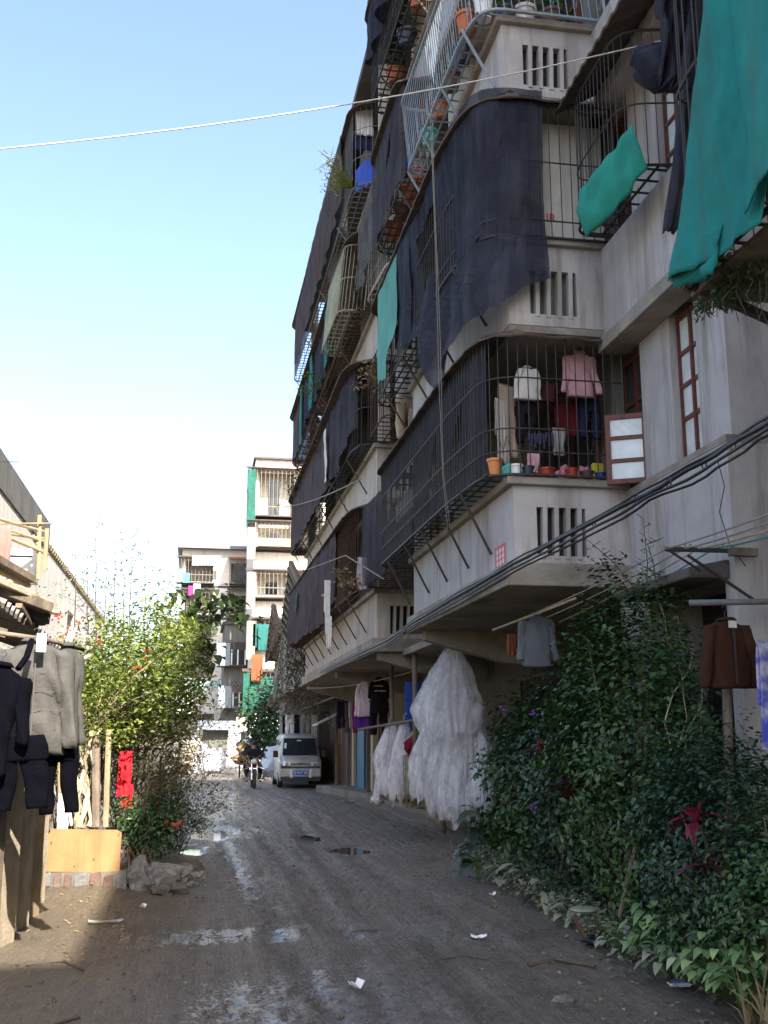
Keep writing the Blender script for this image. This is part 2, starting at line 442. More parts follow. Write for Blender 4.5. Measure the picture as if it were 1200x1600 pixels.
def mud_material():
    m = bpy.data.materials.new('mud_road'); m.use_nodes = True
    nt = m.node_tree; N = nt.nodes; L = nt.links; b = N['Principled BSDF']
    geo = N.new('ShaderNodeNewGeometry'); at = N.new('ShaderNodeAttribute'); at.attribute_name = 'wet'
    def nse(scale, detail=6, sc_=(1, 1, 1), rough=.6):
        mp = N.new('ShaderNodeMapping'); mp.inputs['Scale'].default_value = sc_
        n = N.new('ShaderNodeTexNoise'); n.inputs['Scale'].default_value = scale; n.inputs['Detail'].default_value = detail; n.inputs['Roughness'].default_value = rough
        L.new(geo.outputs['Position'], mp.inputs[0]); L.new(mp.outputs[0], n.inputs['Vector']); return n.outputs['Fac']
    def mrange(v, a, b_, c, d, clamp=True):
        r = N.new('ShaderNodeMapRange'); r.inputs[1].default_value = a; r.inputs[2].default_value = b_; r.inputs[3].default_value = c; r.inputs[4].default_value = d
        L.new(v, r.inputs[0]); return r.outputs[0]
    def math_(op, a, b_):
        q = N.new('ShaderNodeMath'); q.operation = op
        for i, v in enumerate((a, b_)):
            if isinstance(v, (int, float)): q.inputs[i].default_value = v
            else: L.new(v, q.inputs[i])
        return q.outputs[0]
    big = nse(.9, 5); fine = nse(9, 8, (1, .7, 1), .7); streak = nse(2.2, 8, (3.2, .9, 1), .68); grit = nse(55, 4); track = nse(1.0, 6, (9., .42, 1), .6); speck = nse(24, 7, (1.5, .7, 1), .78)
    # wet film: the mask breaks up in streaks along the wheel tracks
    wsum = math_('ADD', math_('MULTIPLY', at.outputs['Fac'], .34), math_('ADD', math_('MULTIPLY', streak, .5), math_('MULTIPLY', track, .35)))
    wet = mrange(math_('ADD', wsum, math_('ADD', math_('MULTIPLY', fine, .5), math_('MULTIPLY', speck, 1.15))), 1.40, 1.62, 0, 1)
    ramp = N.new('ShaderNodeMix'); ramp.data_type = 'RGBA'
    ramp.inputs[6].default_value = (.085, .066, .05, 1); ramp.inputs[7].default_value = (.205, .166, .13, 1)
    L.new(mrange(math_('ADD', math_('MULTIPLY', big, .35), math_('ADD', math_('MULTIPLY', fine, .3), math_('MULTIPLY', track, .35))), .38, .62, 0, 1), ramp.inputs[0])
    dk = N.new('ShaderNodeMix'); dk.data_type = 'RGBA'; L.new(ramp.outputs[2], dk.inputs[6]); dk.inputs[7].default_value = (.06, .05, .042, 1)
    L.new(math_('MULTIPLY', wet, .75), dk.inputs[0]); 
    sp = N.new('ShaderNodeMix'); sp.data_type = 'RGBA'; L.new(dk.outputs[2], sp.inputs[6]); sp.inputs[7].default_value = (.16, .14, .115, 1)
    L.new(mrange(grit, .64, .74, 0, .35), sp.inputs[0])
    dm = N.new('ShaderNodeMix'); dm.data_type = 'RGBA'; L.new(sp.outputs[2], dm.inputs[6]); dm.inputs[7].default_value = (.155, .127, .093, 1)
    ad = N.new('ShaderNodeAttribute'); ad.attribute_name = 'dry'; L.new(math_('MULTIPLY', ad.outputs['Fac'], mrange(fine, .3, .6, .5, 1)), dm.inputs[0])
    cl_ = N.new('ShaderNodeVectorMath'); cl_.operation = 'SCALE'; L.new(dm.outputs[2], cl_.inputs[0]); L.new(mrange(speck, .3, .7, .68, 1.36), cl_.inputs['Scale']); L.new(cl_.outputs[0], b.inputs['Base Color'])
    L.new(mrange(wet, 0, 1, .40, .08), b.inputs['Roughness'])
    L.new(mrange(wet, 0, 1, .5, 1.), b.inputs['Specular IOR Level'])
    bp = N.new('ShaderNodeBump'); bp.inputs['Distance'].default_value = .09
    L.new(mrange(wet, 0, 1, .9, .10), bp.inputs['Strength'])
    L.new(math_('ADD', math_('MULTIPLY', fine, .5), math_('ADD', math_('MULTIPLY', speck, .4), math_('ADD', math_('MULTIPLY', grit, .12), math_('MULTIPLY', track, .8)))), bp.inputs['Height']); L.new(bp.outputs[0], b.inputs['Normal'])
    return m
mud = mud_material()
ground = np_mesh('muddy_road', GV, GF, mud, origin=(0, 0, 0))
tag(ground, 'rutted muddy lane with wet shiny streaks between the houses', 'road', kind='structure')
da = ground.data.attributes.new('dry', 'FLOAT', 'POINT')
da.data.foreach_set('value', np.array([smooth(.1, -.9, p[0] + .5 * nz(p[0] * 1.5, p[1] * .8)) if p[1] > 4 else 0. for p in GV], dtype=np.float32))
wa = ground.data.attributes.new('wet', 'FLOAT', 'POINT')
wa.data.foreach_set('value', np.array([wet_at(p[0], p[1]) for p in GV], dtype=np.float32))
ground.data.polygons.foreach_set('use_smooth', [True] * len(ground.data.polygons))
water = mat('puddle_water', (.045, .038, .03), .03, .1, 3., spec=.9, bump=.02, bscale=8)
for i, (pl, lab) in enumerate(zip(PUDDLES, ['long bright puddle at the left edge of the muddy lane', 'small puddle in the mid lane wheel track', 'dark round puddle in the right wheel track',
                             'narrow puddle beside the potted bush', 'shallow puddle beside a white paper scrap', 'broken puddle in the nearest ruts'])):
    n = 22; mb = MB()
    ring = []
    for k in range(n):
        a = 2 * PI * k / n; r = 1.25
        ring.append((pl[0] + pl[2] * r * math.cos(a), pl[1] + pl[3] * r * math.sin(a), -.030))
    mb.add(ring, [tuple(range(n))])
    tag(mb.build('puddle', water), lab, 'puddle', 'puddles in the lane', 'structure')
# ================================================================ right apartment block
def wall_x(mb, x0, x1, y0, y1, z0, z1, holes=()):
    """wall slab between x0..x1 spanning y,z with rectangular holes (y0,y1,z0,z1)"""
    Ys = sorted({y0, y1, *[h[0] for h in holes], *[h[1] for h in holes]}); Zs = sorted({z0, z1, *[h[2] for h in holes], *[h[3] for h in holes]})
    for a, b in zip(Ys, Ys[1:]):
        for c, d in zip(Zs, Zs[1:]):
            if not any(h[0] <= a and b <= h[1] and h[2] <= c and d <= h[3] for h in holes): mb.box(x0, x1, a, b, c, d)

def wall_y(mb, y0, y1, x0, x1, z0, z1, holes=()):
    Xs = sorted({x0, x1, *[h[0] for h in holes], *[h[1] for h in holes]}); Zs = sorted({z0, z1, *[h[2] for h in holes], *[h[3] for h in holes]})
    for a, b in zip(Xs, Xs[1:]):
        for c, d in zip(Zs, Zs[1:]):
            if not any(h[0] <= a and b <= h[1] and h[2] <= c and d <= h[3] for h in holes): mb.box(a, b, y0, y1, c, d)

B = thing('apartment_building', 'long grey plastered apartment block with four storeys of caged balconies over the lane', 'building', (4.0, 9.35, 0))
ZB = [3.0, 5.42, 7.92, 10.4]; ZT = [3.93, 6.38, 8.83, 11.28]
XF = 2.88; WX = 4.02
mb = MB(); mb.box(WX, 12, 9.62, 28.4, 3.0, 13.9)
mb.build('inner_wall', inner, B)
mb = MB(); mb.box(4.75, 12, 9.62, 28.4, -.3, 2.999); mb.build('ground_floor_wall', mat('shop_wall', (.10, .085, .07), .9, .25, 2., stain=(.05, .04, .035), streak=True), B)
mb = MB(); mb.box(4.62, 12, -26, 7.38, -.3, 13.9); mb.build('end_wall', plaster, B)
mb = MB(); mb.box(2.9, 4.619, -26, 5.45, 6.45, 13.85); mb.build('unseen_shade_bay', plaster, B)  # unseen bay added to push the shadow edge further left
mb = MB(); mb.box(2.9, 9, -26, -13.6, 13.9, 19); mb.build('unseen_shade_tower', plaster, B)  # unseen tower added to shade the near left ground
mb = MB(); mb.box(2.7, 12.1, 16.9, 28.6, 13.9, 14.05); mb.box(2.7, 12.1, 9.3, 16.9, 13.9, 14.0); mb.box(4.0, 12.1, 7.38, 9.3, 13.9, 14.0); mb.build('roof', conc_dark, B)  # strip over the near bay widened, out of view, to shade the lane
# recessed staircase strip beside the near bay: spandrels, piers, windows set back
mb = MB()
wall_x(mb, 4.0, 4.5, 7.38, 9.62, -.3, 3.86, [(7.55, 8.95, -.3, 2.84)])
for a, b in ((5.42, 6.38), (7.92, 8.83), (10.4, 11.28), (12.8, 13.9)): mb.box(3.85, 4.5, 7.38, 9.62, a, b)
for a, b in ((3.86, 5.42), (6.38, 7.92), (8.83, 10.4), (11.28, 12.8)):
    mb.box(4.05, 4.5, 7.38, 7.87, a, b); mb.box(4.05, 4.5, 8.36, 9.0, a, b)
mb.build('stair_wall', plaster, B)
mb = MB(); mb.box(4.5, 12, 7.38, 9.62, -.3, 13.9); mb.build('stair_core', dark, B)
mb = MB(); mb.box(3.995, 4.5, 7.375, 9.60, 3.861, 3.92); mb.build('sill', concrete, B)
mb = MB(); mb.box(3.77, 4.05, 7.37, 9.34, 5.28, 5.419); mb.build('window_hood', concrete, B, bevel=.01)
mb = MB(); mb.prism([(3.66, 7.46, 2.80), (4.0, 7.46, 2.80), (4.0, 7.46, 2.95), (3.66, 7.46, 2.88)], (0, 1.5, 0)); mb.build('door_hood', conc_dark, B, bevel=.015)

def window_x(x, y0, y1, z0, z1, cols, rows, frame_m, pane_m, parent=B, name='window', bw=.045, skew=0., label=None):
    """casement facing -X: frame bars with one mesh of panes"""
    mb = MB(); pm = MB()
    xf = Matrix.Translation((x, y0, z0)) @ Matrix.Rotation(skew, 4, 'Z')
    mb.xf = pm.xf = xf
    W = y1 - y0; Hh = z1 - z0
    for i in range(cols + 1):
        c = W * i / cols; ww = bw if i in (0, cols) else bw * .8
        mb.box(-.03, .03, c - ww / 2, c + ww / 2, 0, Hh)
    for r in rows: mb.box(-.024, .024, bw / 2, W - bw / 2, Hh * r - bw * .4, Hh * r + bw * .4)
    mb.box(-.026, .026, bw / 2, W - bw / 2, 0, bw); mb.box(-.026, .026, bw / 2, W - bw / 2, Hh - bw, Hh)
    pm.box(-.006, .006, bw / 2, W - bw / 2, bw, Hh - bw)
    f = mb.build(name, frame_m, parent)
    if label: f['label'] = label
    pm.build('pane', pane_m, f)
    return f
window_x(4.15, 7.87, 8.36, 3.92, 5.28, 2, (.3, .52, .74), red_wood, glass_pale, label='red framed stair window with pale frosted panes')
window_x(4.15, 9.0, 9.6, 3.92, 5.28, 2, (.33, .66), red_wood, glass_dark, label='red framed window with dark panes')
# the open sash swung out towards the lane
window_x(4.07, 9.02, 9.36, 3.93, 4.60, 1, (.33, .66), red_wood, glass_pale, skew=R(62), label='red casement sash standing open with three pale panes')
for z0 in (6.42, 8.87, 11.3): window_x(4.15, 7.87, 8.36, z0, z0 + 1.45, 2, (.3, .52, .74), red_wood, glass_pale); window_x(4.15, 9.0, 9.6, z0, z0 + 1.45, 2, (.33, .66), red_wood, glass_dark)

def vent_y(y, x0, x1, z0, z1, parent, slat_m, n=4, back=dark, lean=.012):
    """slatted opening in a wall that faces -Y"""
    bk = MB(); bk.box(x0, x1, y + .10, y + .115, z0, z1); v = bk.build('vent', back, parent)
    mb = MB()
    for i in range(n):
        c = x0 + (x1 - x0) * (i + .62) / (n + .25)
        mb.bar((c, y + .035, z0 - .03), (c + lean, y + .035, z1), .042, .09, up=(0, 1, 0))
    mb.build('slat', slat_m, v)
    return v

def bay(Y0, Y1, name, wall_m, canopy=True, vents=True, zt_list=ZT, zb_list=ZB):
    for l, (zb, zt) in enumerate(zip(zb_list, zt_list)):
        mb = MB()
        vz = (zb + .27, zb + .73) if l == 0 else (zb + .24, zb + .7)
        vh = [(3.10, 3.58, vz[0], vz[1])] if vents else []
        wall_y(mb, Y0, Y0 + .13, XF, WX, zb + .12, zt, vh)
        mb.box(XF, XF + .12, Y0 + .13, Y1 - .12, zb + .12, zt)
        mb.box(XF, WX, Y1 - .12, Y1, zb + .12, zt)
        p = mb.build('parapet_wall', wall_m, B)
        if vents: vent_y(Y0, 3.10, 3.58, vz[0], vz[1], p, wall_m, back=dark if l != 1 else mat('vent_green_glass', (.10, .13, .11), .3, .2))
        mb = MB()
        if l == 0: mb.box(XF - .09, 4.75, Y0 - .03, Y1 + .05, zb - .02, zb + .2)
        else: mb.box(XF + .002, WX, Y0 + .002, Y1 - .002, zb, zb + .12)
        mb.build('slab', concrete, B, bevel=.012)
        mb = MB(); mb.box(XF - .07, WX, Y0 - .06, Y1 + .04, zt, zt + .075); mb.build('ledge', concrete, B, bevel=.012)
bay(9.35, 14.0, 'near', plaster)
bay(17.0, 28.3, 'far', plaster2)
# bay corner posts and partitions between balconies
for i, y in enumerate((14.0, 17.0, 22.4, 28.2)):
    for zt, zn in zip(ZT, ZB[1:] + [13.9]): mb = MB(); mb.box(XF + .01, XF + .2, y - .11, y - .001, zt + .075, zn); mb.build('corner_post', plaster2, B)
for y in (12.1, 19.6, 25.2):
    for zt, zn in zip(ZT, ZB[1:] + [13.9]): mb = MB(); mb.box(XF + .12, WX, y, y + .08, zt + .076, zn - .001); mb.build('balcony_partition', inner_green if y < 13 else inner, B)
# far part of the balconies behind bay 1 level 2: white panel with a red mark
mb = MB(); mb.box(3.12, 3.98, 9.52, 9.56, 6.46, 7.85); pn = mb.build('white_panel', mat('white_panel', (.50, .49, .46), .8, .12, 4., stain=(.3, .28, .25), streak=True), B)

def text_mesh(name, txt, m, size, loc, rot, parent=None, ext=.002):
    cu = bpy.data.curves.new('txt', 'FONT'); cu.body = txt; cu.size = size; cu.extrude = ext; cu.align_x = 'CENTER'; cu.align_y = 'CENTER'
    t = bpy.data.objects.new('txt', cu); C.objects.link(t)
    bpy.context.view_layer.update()
    me = bpy.data.meshes.new_from_object(t.evaluated_get(bpy.context.evaluated_depsgraph_get()))
    bpy.data.objects.remove(t)
    me.transform(Matrix.LocRotScale(None, rot, None)); me.materials.clear(); me.materials.append(m)
    o = bpy.data.objects.new(name, me); C.objects.link(o)
    if parent is not None: o.parent = parent; o.location = Vector(loc) - WLOC[parent.name]
    else: o.location = loc
    WLOC[o.name] = Vector(loc)
    return o
from mathutils import Euler
text_mesh('lettering', 'IR', mat('red_paint', (.42, .03, .03), .7, .1), .13, (3.40, 9.512, 6.78), Euler((PI / 2, 0, 0)), pn)
# pink notice on the parapet
mb = MB(); q = [P(a, b, X=XF - .006) for a, b in ((771, 857), (793, 846), (793, 882), (771, 893))]
c = sum(q, Vector()) / 4; mb.box(XF - .008, XF - .001, c.y - .18, c.y + .18, c.z - .11, c.z + .11); nt_ = mb.build('notice', mat('pink_notice', (.46, .12, .14), .8, .1), B)
for i in range(3):
    mb = MB(); y0 = c.y - .14 + i * .1
    for k in range(3): mb.box(XF - .011, XF - .0085, y0, y0 + .06, c.z - .08 + k * .058, c.z - .045 + k * .058)
    mb.box(XF - .0112, XF - .0086, y0 + .024, y0 + .036, c.z - .085, c.z + .085)
    mb.build('lettering', mat('notice_white', (.6, .5, .5), .8, .1), nt_)
# tapered cantilever beams under the canopy
for y in (13.5, 17.1, 22.3, 27.9):
    mb = MB(); mb.prism([(XF + .05, y, 2.98), (4.75, y, 2.98), (4.75, y, 2.52), (4.0, y, 2.58), (XF + .05, y, 2.86)], (0, .22, 0)); mb.build('cantilever_beam', concrete, B)
# landing between the bays: windows and ledges
mb = MB()
for zb, zt in zip(ZB, ZT): mb = MB(); mb.box(3.5, WX, 14.0, 17.0, zt - .25, zt + .03); mb.build('landing_ledge', concrete, B)
mb = MB(); mb.box(3.3, 4.75, 14.05, 16.97, 2.92, 3.02); mb.build('landing_canopy', concrete, B)
for zt in ZT: window_x(3.98, 14.5, 16.4, zt + .25, zt + 1.25, 3, (.5,), iron_white if zt > 6 and zt < 7 else red_wood, glass_dark, bw=.05)
# balcony doors and windows on the wall behind the cages
for zt in ZT:
    for y in (10.0, 18.0, 20.4, 23.2, 26.0): window_x(3.985, y, y + 1.3, zt + .3, zt + 1.35, 2, (.6,), red_wood, glass_dark, bw=.05)
# shop fronts
def door_x(y0, y1, z0, z1, m, panel_m=None, x=4.745, nm='door', lattice=False):
    mb = MB(); mb.box(x - .06, x, y0, y0 + .07, z0, z1); mb.box(x - .06, x, y1 - .07, y1, z0, z1); mb.box(x - .06, x, y0 + .07, y1 - .07, z1 - .07, z1)
    d = mb.build(nm, m, B)
    mb = MB(); mb.box(x - .03, x, y0 + .07, y1 - .07, z0, z1 - .07)
    if lattice:
        for k in range(5): mb.box(x - .045, x - .03, y0 + .07, y1 - .07, z0 + .2 + k * .4, z0 + .24 + k * .4)
        for k in range(3): mb.box(x - .043, x - .031, y0 + .15 + k * (y1 - y0 - .3) / 2, y0 + .2 + k * (y1 - y0 - .3) / 2, z0, z1 - .1)
    mb.build('door_leaf', panel_m or m, d)
    return d
blue_door = mat('blue_painted_door', (.05, .16, .28), .6, .2, 8., stain=(.03, .06, .09), streak=True)
brown_door = mat('brown_door', (.15, .06, .03), .6, .25, 8.)
red_brown = mat('red_brown_panel', (.11, .035, .035), .7, .2, 6.)
cream_post = mat('cream_post', (.42, .37, .29), .8, .15, 6.)
door_x(25.9, 27.4, .2, 2.4, red_brown, nm='door'); door_x(19.2, 21.2, .2, 2.5, mat('dark_brown', (.06, .03, .02), .7, .2), red_brown)
door_x(13.0, 15.2, .1, 2.5, mat('dark_frame', (.04, .03, .025), .7, .2), dark)
mb = MB(); mb.box(4.55, 4.745, 27.5, 27.75, .33, 2.9); mb.build('doorpost', cream_post, B)
mb = MB(); mb.prism([(3.85, 34.0, -.1), (4.62, 27.6, -.1), (4.6, 18.8, -.1), (5.2, 18.8, -.1), (5.2, 34.0, -.1)], (0, 0, .31)); tag(mb.build('concrete_pad', mat('pad_concrete', (.20, .18, .155), .9, .2, 3., .4, 40, stain=(.10, .08, .06)), bevel=.03), 'low grey concrete step along the shop fronts', 'pavement', kind='structure')

# ---------------------------------------------------------------- cages
def cage(path, z0, z1, bar_m, spacing=.1, rails=(.0, .22, .5, 1.0), rack_x=XF - .07, frame_r=.014, bar_r=.0055, rad=.3, name='balcony_cage', label=None,
         rack=True, struts=(), strut_m=None, awning=None, awn_out=.12, awn_up=.1, lean=0., diag=0., scroll=None, pitch=.22, bars=True, top=True, awn_wall=None):
    pth = rounded(path, rad)
    def pt(p, z):
        k = (z - z0) / max(.01, z1 - z0) * lean
        return Vector((p.x - k, p.y, z))
    mb = MB()
    zr = [z0 + (z1 - z0) * r for r in rails] + ([z1] if top else [])
    for i, z in enumerate(zr): mb.tube([pt(p, z) for p in pth], frame_r if i in (0, len(zr) - 1) else frame_r * .6, 5)
    for p in (pth[0], pth[-1]): mb.tube([pt(p, z0), pt(p, z1)], frame_r, 4)
    cg = mb.build(name, bar_m, B)
    if label: cg['label'] = label
    S = resample([(p.x, p.y, 0) for p in pth], spacing)
    if bars:
        mb = MB(); n = len(S)
        for i, p in enumerate(S):
            q = S[min(n - 1, max(0, i + int(round(diag / spacing))))] if diag else p
            mb.tube([pt(p, z0), pt(q, z1)], bar_r, 4, caps=False)
            if scroll and i % scroll == 0:   # little twisted bars between the uprights
                zz = z0 + (z1 - z0) * .2
                if i + 1 < n:
                    g = S[i + 1]; mb.tube([pt(p, zz), pt(p.lerp(g, .3), zz + .09), pt(p.lerp(g, .7), zz - .06), pt(g, zz + .05)], bar_r * .8, 4, caps=False)
        mb.build('bars', bar_m, cg)
    if rack:
        mb = MB()
        outer = [p for p in resample([(p.x, p.y, 0) for p in pth], pitch) if p.x < rack_x - .02]
        for p in outer: mb.bar((p.x, p.y, z0), (rack_x + .03, p.y, z0), .022, .012)
        if outer:
            ya, yb = outer[0].y, outer[-1].y; x0 = min(p.x for p in outer)
            for k in (.33, .66): mb.bar((x0 + (rack_x - x0) * k, ya, z0 + .012), (x0 + (rack_x - x0) * k, yb, z0 + .012), .022, .012)
            mb.build('floor_rack', bar_m, cg)
    if struts:
        xo = min(p.x for p in pth)
        for y in struts: mb = MB(); mb.bar((xo, y, z0), (XF - .01, y + .02, z0 - .62), .022); mb.build('strut', strut_m or bar_m, cg)
    if awning:
        mb = MB()
        A = resample([(p.x, p.y, 0) for p in pth], .14)
        c = Vector((sum(p.x for p in A) / len(A) + .4, sum(p.y for p in A) / len(A), 0))
        inner_p, outer_p = [], []
        for i, p in enumerate(A):
            d = (p - c).normalized()
            aw = .008 * math.sin(i * 2.2) + .012 * nz(i * .8, z0)
            # outward normal of the path
            t = (A[min(i + 1, len(A) - 1)] - A[max(i - 1, 0)]).normalized(); nrm = Vector((-t.y, t.x, 0))
            if nrm.dot(d) < 0: nrm = -nrm
            o = p + nrm * awn_out
            outer_p.append(Vector((o.x - lean, o.y, z1 - .05 + aw)))
            wx = awn_wall if awn_wall else max(p.x, XF + .05)
            inner_p.append(Vector((max(wx, p.x), p.y if p.x < XF else p.y + .12, z1 + awn_up + aw)))
        m_ = len(A); mb.add(outer_p + inner_p, [(i, i + 1, m_ + i + 1, m_ + i) for i in range(m_ - 1)])
        mb.build('awning', awning, cg, solid=.018)
    return cg

XO = 2.55
cage([(3.98, 9.27), (2.62, 9.27), (XO, 10.6), (XO, 14.95), (3.3, 14.95)], 4.02, 5.42, iron_black, .095, rails=(0, .16, .32, .68), rad=.38, label='black iron balcony cage with flower pots along its floor',
     struts=(10.1, 11.0, 12.0, 13.0, 14.2), awning=sheet_rust, scroll=3, awn_up=.05, awn_out=.07)
cage([(3.98, 9.27), (2.62, 9.27), (XO - .05, 10.4), (XO - .05, 14.95), (3.3, 14.95)], 6.44, 7.92, iron_black, .11, rails=(0, .12, .55), rad=.38, label='balcony cage draped in heavy black net', awning=sheet_rust, struts=(10.1, 11.4, 12.8, 14.2), strut_m=iron_rust, awn_up=.12)
cage([(3.98, 9.22), (2.66, 9.22), (2.56, 9.7), (2.52, 12.55), (2.9, 12.55)], 8.9, 9.84, iron_blue, .085, rails=(0,), frame_r=.022, bar_r=.0055, rad=.22, lean=.09, diag=.0, scroll=3,
     label='pale blue railing cage full of flower pots', struts=(9.6, 10.6, 11.6, 12.5), strut_m=iron_blue)
cage([(2.9, 12.7), (2.5, 12.7), (2.5, 15.0), (3.3, 15.0)], 8.92, 10.4, iron_black, .1, awning=sheet_rust, struts=(13, 14.6))
cage([(3.2, 11.4), (2.45, 11.5), (2.4, 15.0), (3.3, 15.0)], 11.32, 12.9, iron_black, .1, awning=sheet_rust, pitch=.16, struts=(12, 14))
mb = MB(); mb.box(2.80, 2.83, 12.65, 14.9, 4.66, 4.92); mb.build('balcony_board', plaster2, B)
# gap cages over the landing
cage([(3.9, 15.2), (3.0, 15.2), (2.7, 15.35), (2.7, 16.85), (3.9, 16.85)], 6.44, 7.7, iron_rust, .16, rails=(0, .5), rack_x=3.5, label='small rusty cage over the landing with laundry')
cage([(3.9, 15.1), (2.75, 15.1), (2.65, 16.9), (3.9, 16.9)], 4.0, 5.3, iron_rust, .14, rack_x=3.5)
cage([(3.9, 15.1), (2.75, 15.1), (2.65, 16.9), (3.9, 16.9)], 8.9, 10.3, iron_white, .13, rack_x=3.5, awning=sheet_rust)
# far bay cages
cage([(3.9, 17.0), (2.62, 17.1), (2.55, 18.0), (2.5, 28.4), (3.2, 28.4)], 4.0, 5.42, iron_rust, .14, rails=(0, .4), struts=(18, 19.2, 20.4, 21.6, 22.8, 24, 25.2, 26.4, 27.6), awning=sheet_rust, pitch=.24)
cage([(3.9, 17.0), (2.62, 17.0), (2.52, 17.5), (2.5, 28.2), (3.2, 28.2)], 6.44, 7.9, iron_black, .13, rails=(0, .45), struts=(18, 20, 22, 24, 26, 28), awning=sheet_rust, pitch=.2, awn_out=.2)
cage([(3.9, 17.0), (2.6, 17.0), (2.5, 17.4), (2.48, 28.4), (3.2, 28.4)], 8.9, 10.3, iron_rust, .12, rails=(0, .3, .6), struts=(19, 22, 25, 28), awning=sheet_rust, pitch=.16, awn_out=.16)
cage([(3.9, 17.15), (2.8, 17.15), (2.5, 17.4), (2.42, 28.3), (3.2, 28.3)], 11.35, 12.95, iron_grey, .12, rails=(0, .35, .7), struts=(19, 22, 25, 28), awning=sheet_rust, pitch=.2, awn_out=.1)
# leaning pale green grille on the third level
cage([(2.7, 17.3), (2.25, 17.35), (2.2, 19.6), (2.6, 19.7)], 8.95, 10.2, mat('iron_pale_green', (.27, .30, .22), .6, .2, 20., stain=(.2, .13, .08)), .07, rails=(0, .5), lean=-.12, rack_x=2.6, name='grille_box', label='pale green bulging grille box')
# recessed window cage and the tarpaulined cage nearest the camera
cage([(3.98, 9.2), (3.56, 9.2), (3.5, 8.9), (3.5, 7.9), (3.98, 7.8)], 6.46, 7.78, iron_black, .09, rails=(0, .45), rack_x=3.97, name='window_cage', label='barred window cage above the red casement')
mb = MB()
mb.grid(lambda u, v: Vector((4.02 - .62 * v, 7.55 + 1.75 * u, 8.2 - .38 * v + .012 * math.sin(u * 60))), 60, 3)
mb.build('awning', sheet_rust, B, solid=.02)
cage([(4.6, 5.62), (2.85, 5.62), (2.8, 5.3), (2.8, 2.6), (4.6, 2.5)], 4.25, 6.4, iron_black, .14, rails=(0, .3, .6), rack_x=4.6, name='balcony_cage', label='near balcony cage covered by teal tarpaulin', rad=.1, frame_r=.02)
for y in (5.5, 4.4, 3.2): mb = MB(); mb.bar((2.85, y, 4.24), (4.62, y, 3.55), .05); mb.build('support_brace', iron_black, B)
mb = MB(); mb.box(2.86, 4.6, 2.6, 5.58, 4.20, 4.235); mb.build('balcony_floor', old_wood, B)
# laundry bracket: steel arm with a wooden cleat and two stays
mb = MB(); mb.bar(P(1040, 858, Y=7.33), P(1150, 861, Y=7.33), .03); mb.bar(P(1075, 868, Y=7.30), P(1182, 940, Y=7.30), .018); mb.bar(P(1048, 862, Y=7.31), P(1095, 892, Y=7.31), .014)
mb.build('laundry_bracket', iron_black, B)
mb = MB(); mb.bar(P(1140, 862, Y=7.28), P(1182, 864, Y=7.28), .06); mb.build('bracket_cleat', old_wood, B)
# ================================================================ nets and tarpaulins
def net(name, label, path, ztop, zbot, m, cat='shade net', group=None, step=.07, fold=.03, rag=.06, hole=None, rad=.25, nv=None, seed=0., kfold=9., solid=0., belly=0.):
    f0 = ztop if callable(ztop) else (lambda t: ztop)
    f1 = zbot if callable(zbot) else (lambda t: zbot)
    A = resample([(p.x, p.y, 0) for p in rounded(path, rad)], step); n = len(A) - 1
    hmax = max(f0(i / n) - f1(i / n) for i in range(n + 1)); nv = nv or max(4, int(hmax / .07))
    vs = []; L = 0
    for i, p in enumerate(A):
        t = (A[min(i + 1, n)] - A[max(i - 1, 0)]).normalized(); nr = Vector((-t.y, t.x, 0))
        if i: L += (A[i] - A[i - 1]).length
        zt = f0(i / n) + .015 * nz(L * 5, seed); zb = f1(i / n) + rag * nz(L * 2.3, seed + 3) + rag * .6 * nz(L * 9, seed + 4)
        for j in range(nv + 1):
            v = j / nv; z = zt + (zb - zt) * v
            d = fold * (.25 + v) * (math.sin(L * kfold + seed + 1.3 * nz(L * .8, z * .7, seed)) * .5 + 1.3 * nz(L * 2.2, z * 1.1, seed + 9)) + .3 * fold * nz(L * 7, z * 5, seed)
            d -= belly * math.sin(PI * v)
            vs.append(p + nr * d + Vector((0, 0, z)))
    fs = []
    w = nv + 1
    for i in range(n):
        for j in range(nv):
            c = (vs[i * w + j] + vs[(i + 1) * w + j + 1]) / 2
            if hole and hole(c): continue
            fs.append((i * w + j, (i + 1) * w + j, (i + 1) * w + j + 1, i * w + j + 1))
    mb = MB(); mb.add(vs, fs)
    return tag(mb.build(name, m, smooth=True, solid=solid), label, cat, group)

def lin(*kv):
    """piecewise linear function through (t, value) pairs"""
    def f(t):
        for (a, p), (b, q) in zip(kv, kv[1:]):
            if t <= b: return p + (q - p) * (t - a) / max(1e-6, b - a)
        return kv[-1][1]
    return f
GN = 'shade nets hung on the balcony cages'
def tears(lst):
    return lambda c: any(abs(c.y - y + .5 * (c.z - z)) < w * (1 - abs(c.z - z) / h) and abs(c.z - z) < h for y, z, w, h in lst)
net('shade_net', 'dark net lining the lowest balcony cage with two diamond tears', [(2.66, 9.42), (2.585, 10.6), (2.585, 12.6)], 5.4, 4.03, net_black, group=GN, fold=.012, rag=.02,
    hole=tears([(10.35, 4.72, .17, .3), (11.45, 4.6, .18, .34)]), seed=1)
net('shade_net', 'thin grey net over the far end of the lowest balcony cage', [(2.585, 12.62), (2.585, 14.93), (3.1, 14.93)], 4.7, 4.04, mat('shade_net_thin', (.09, .088, .09), .95, .3, 2.2, .4, 120, alpha=.55), group=GN, fold=.01, rag=.02, seed=21)
net('shade_net', 'dark net hanging in the upper far end of the lowest balcony cage', [(2.585, 12.62), (2.585, 14.93)], 5.4, lin((0, 5.0), (.5, 4.95), (1, 5.1)), net_black, group=GN, fold=.01, rag=.03, seed=22)
def edge_top(t): return 7.99
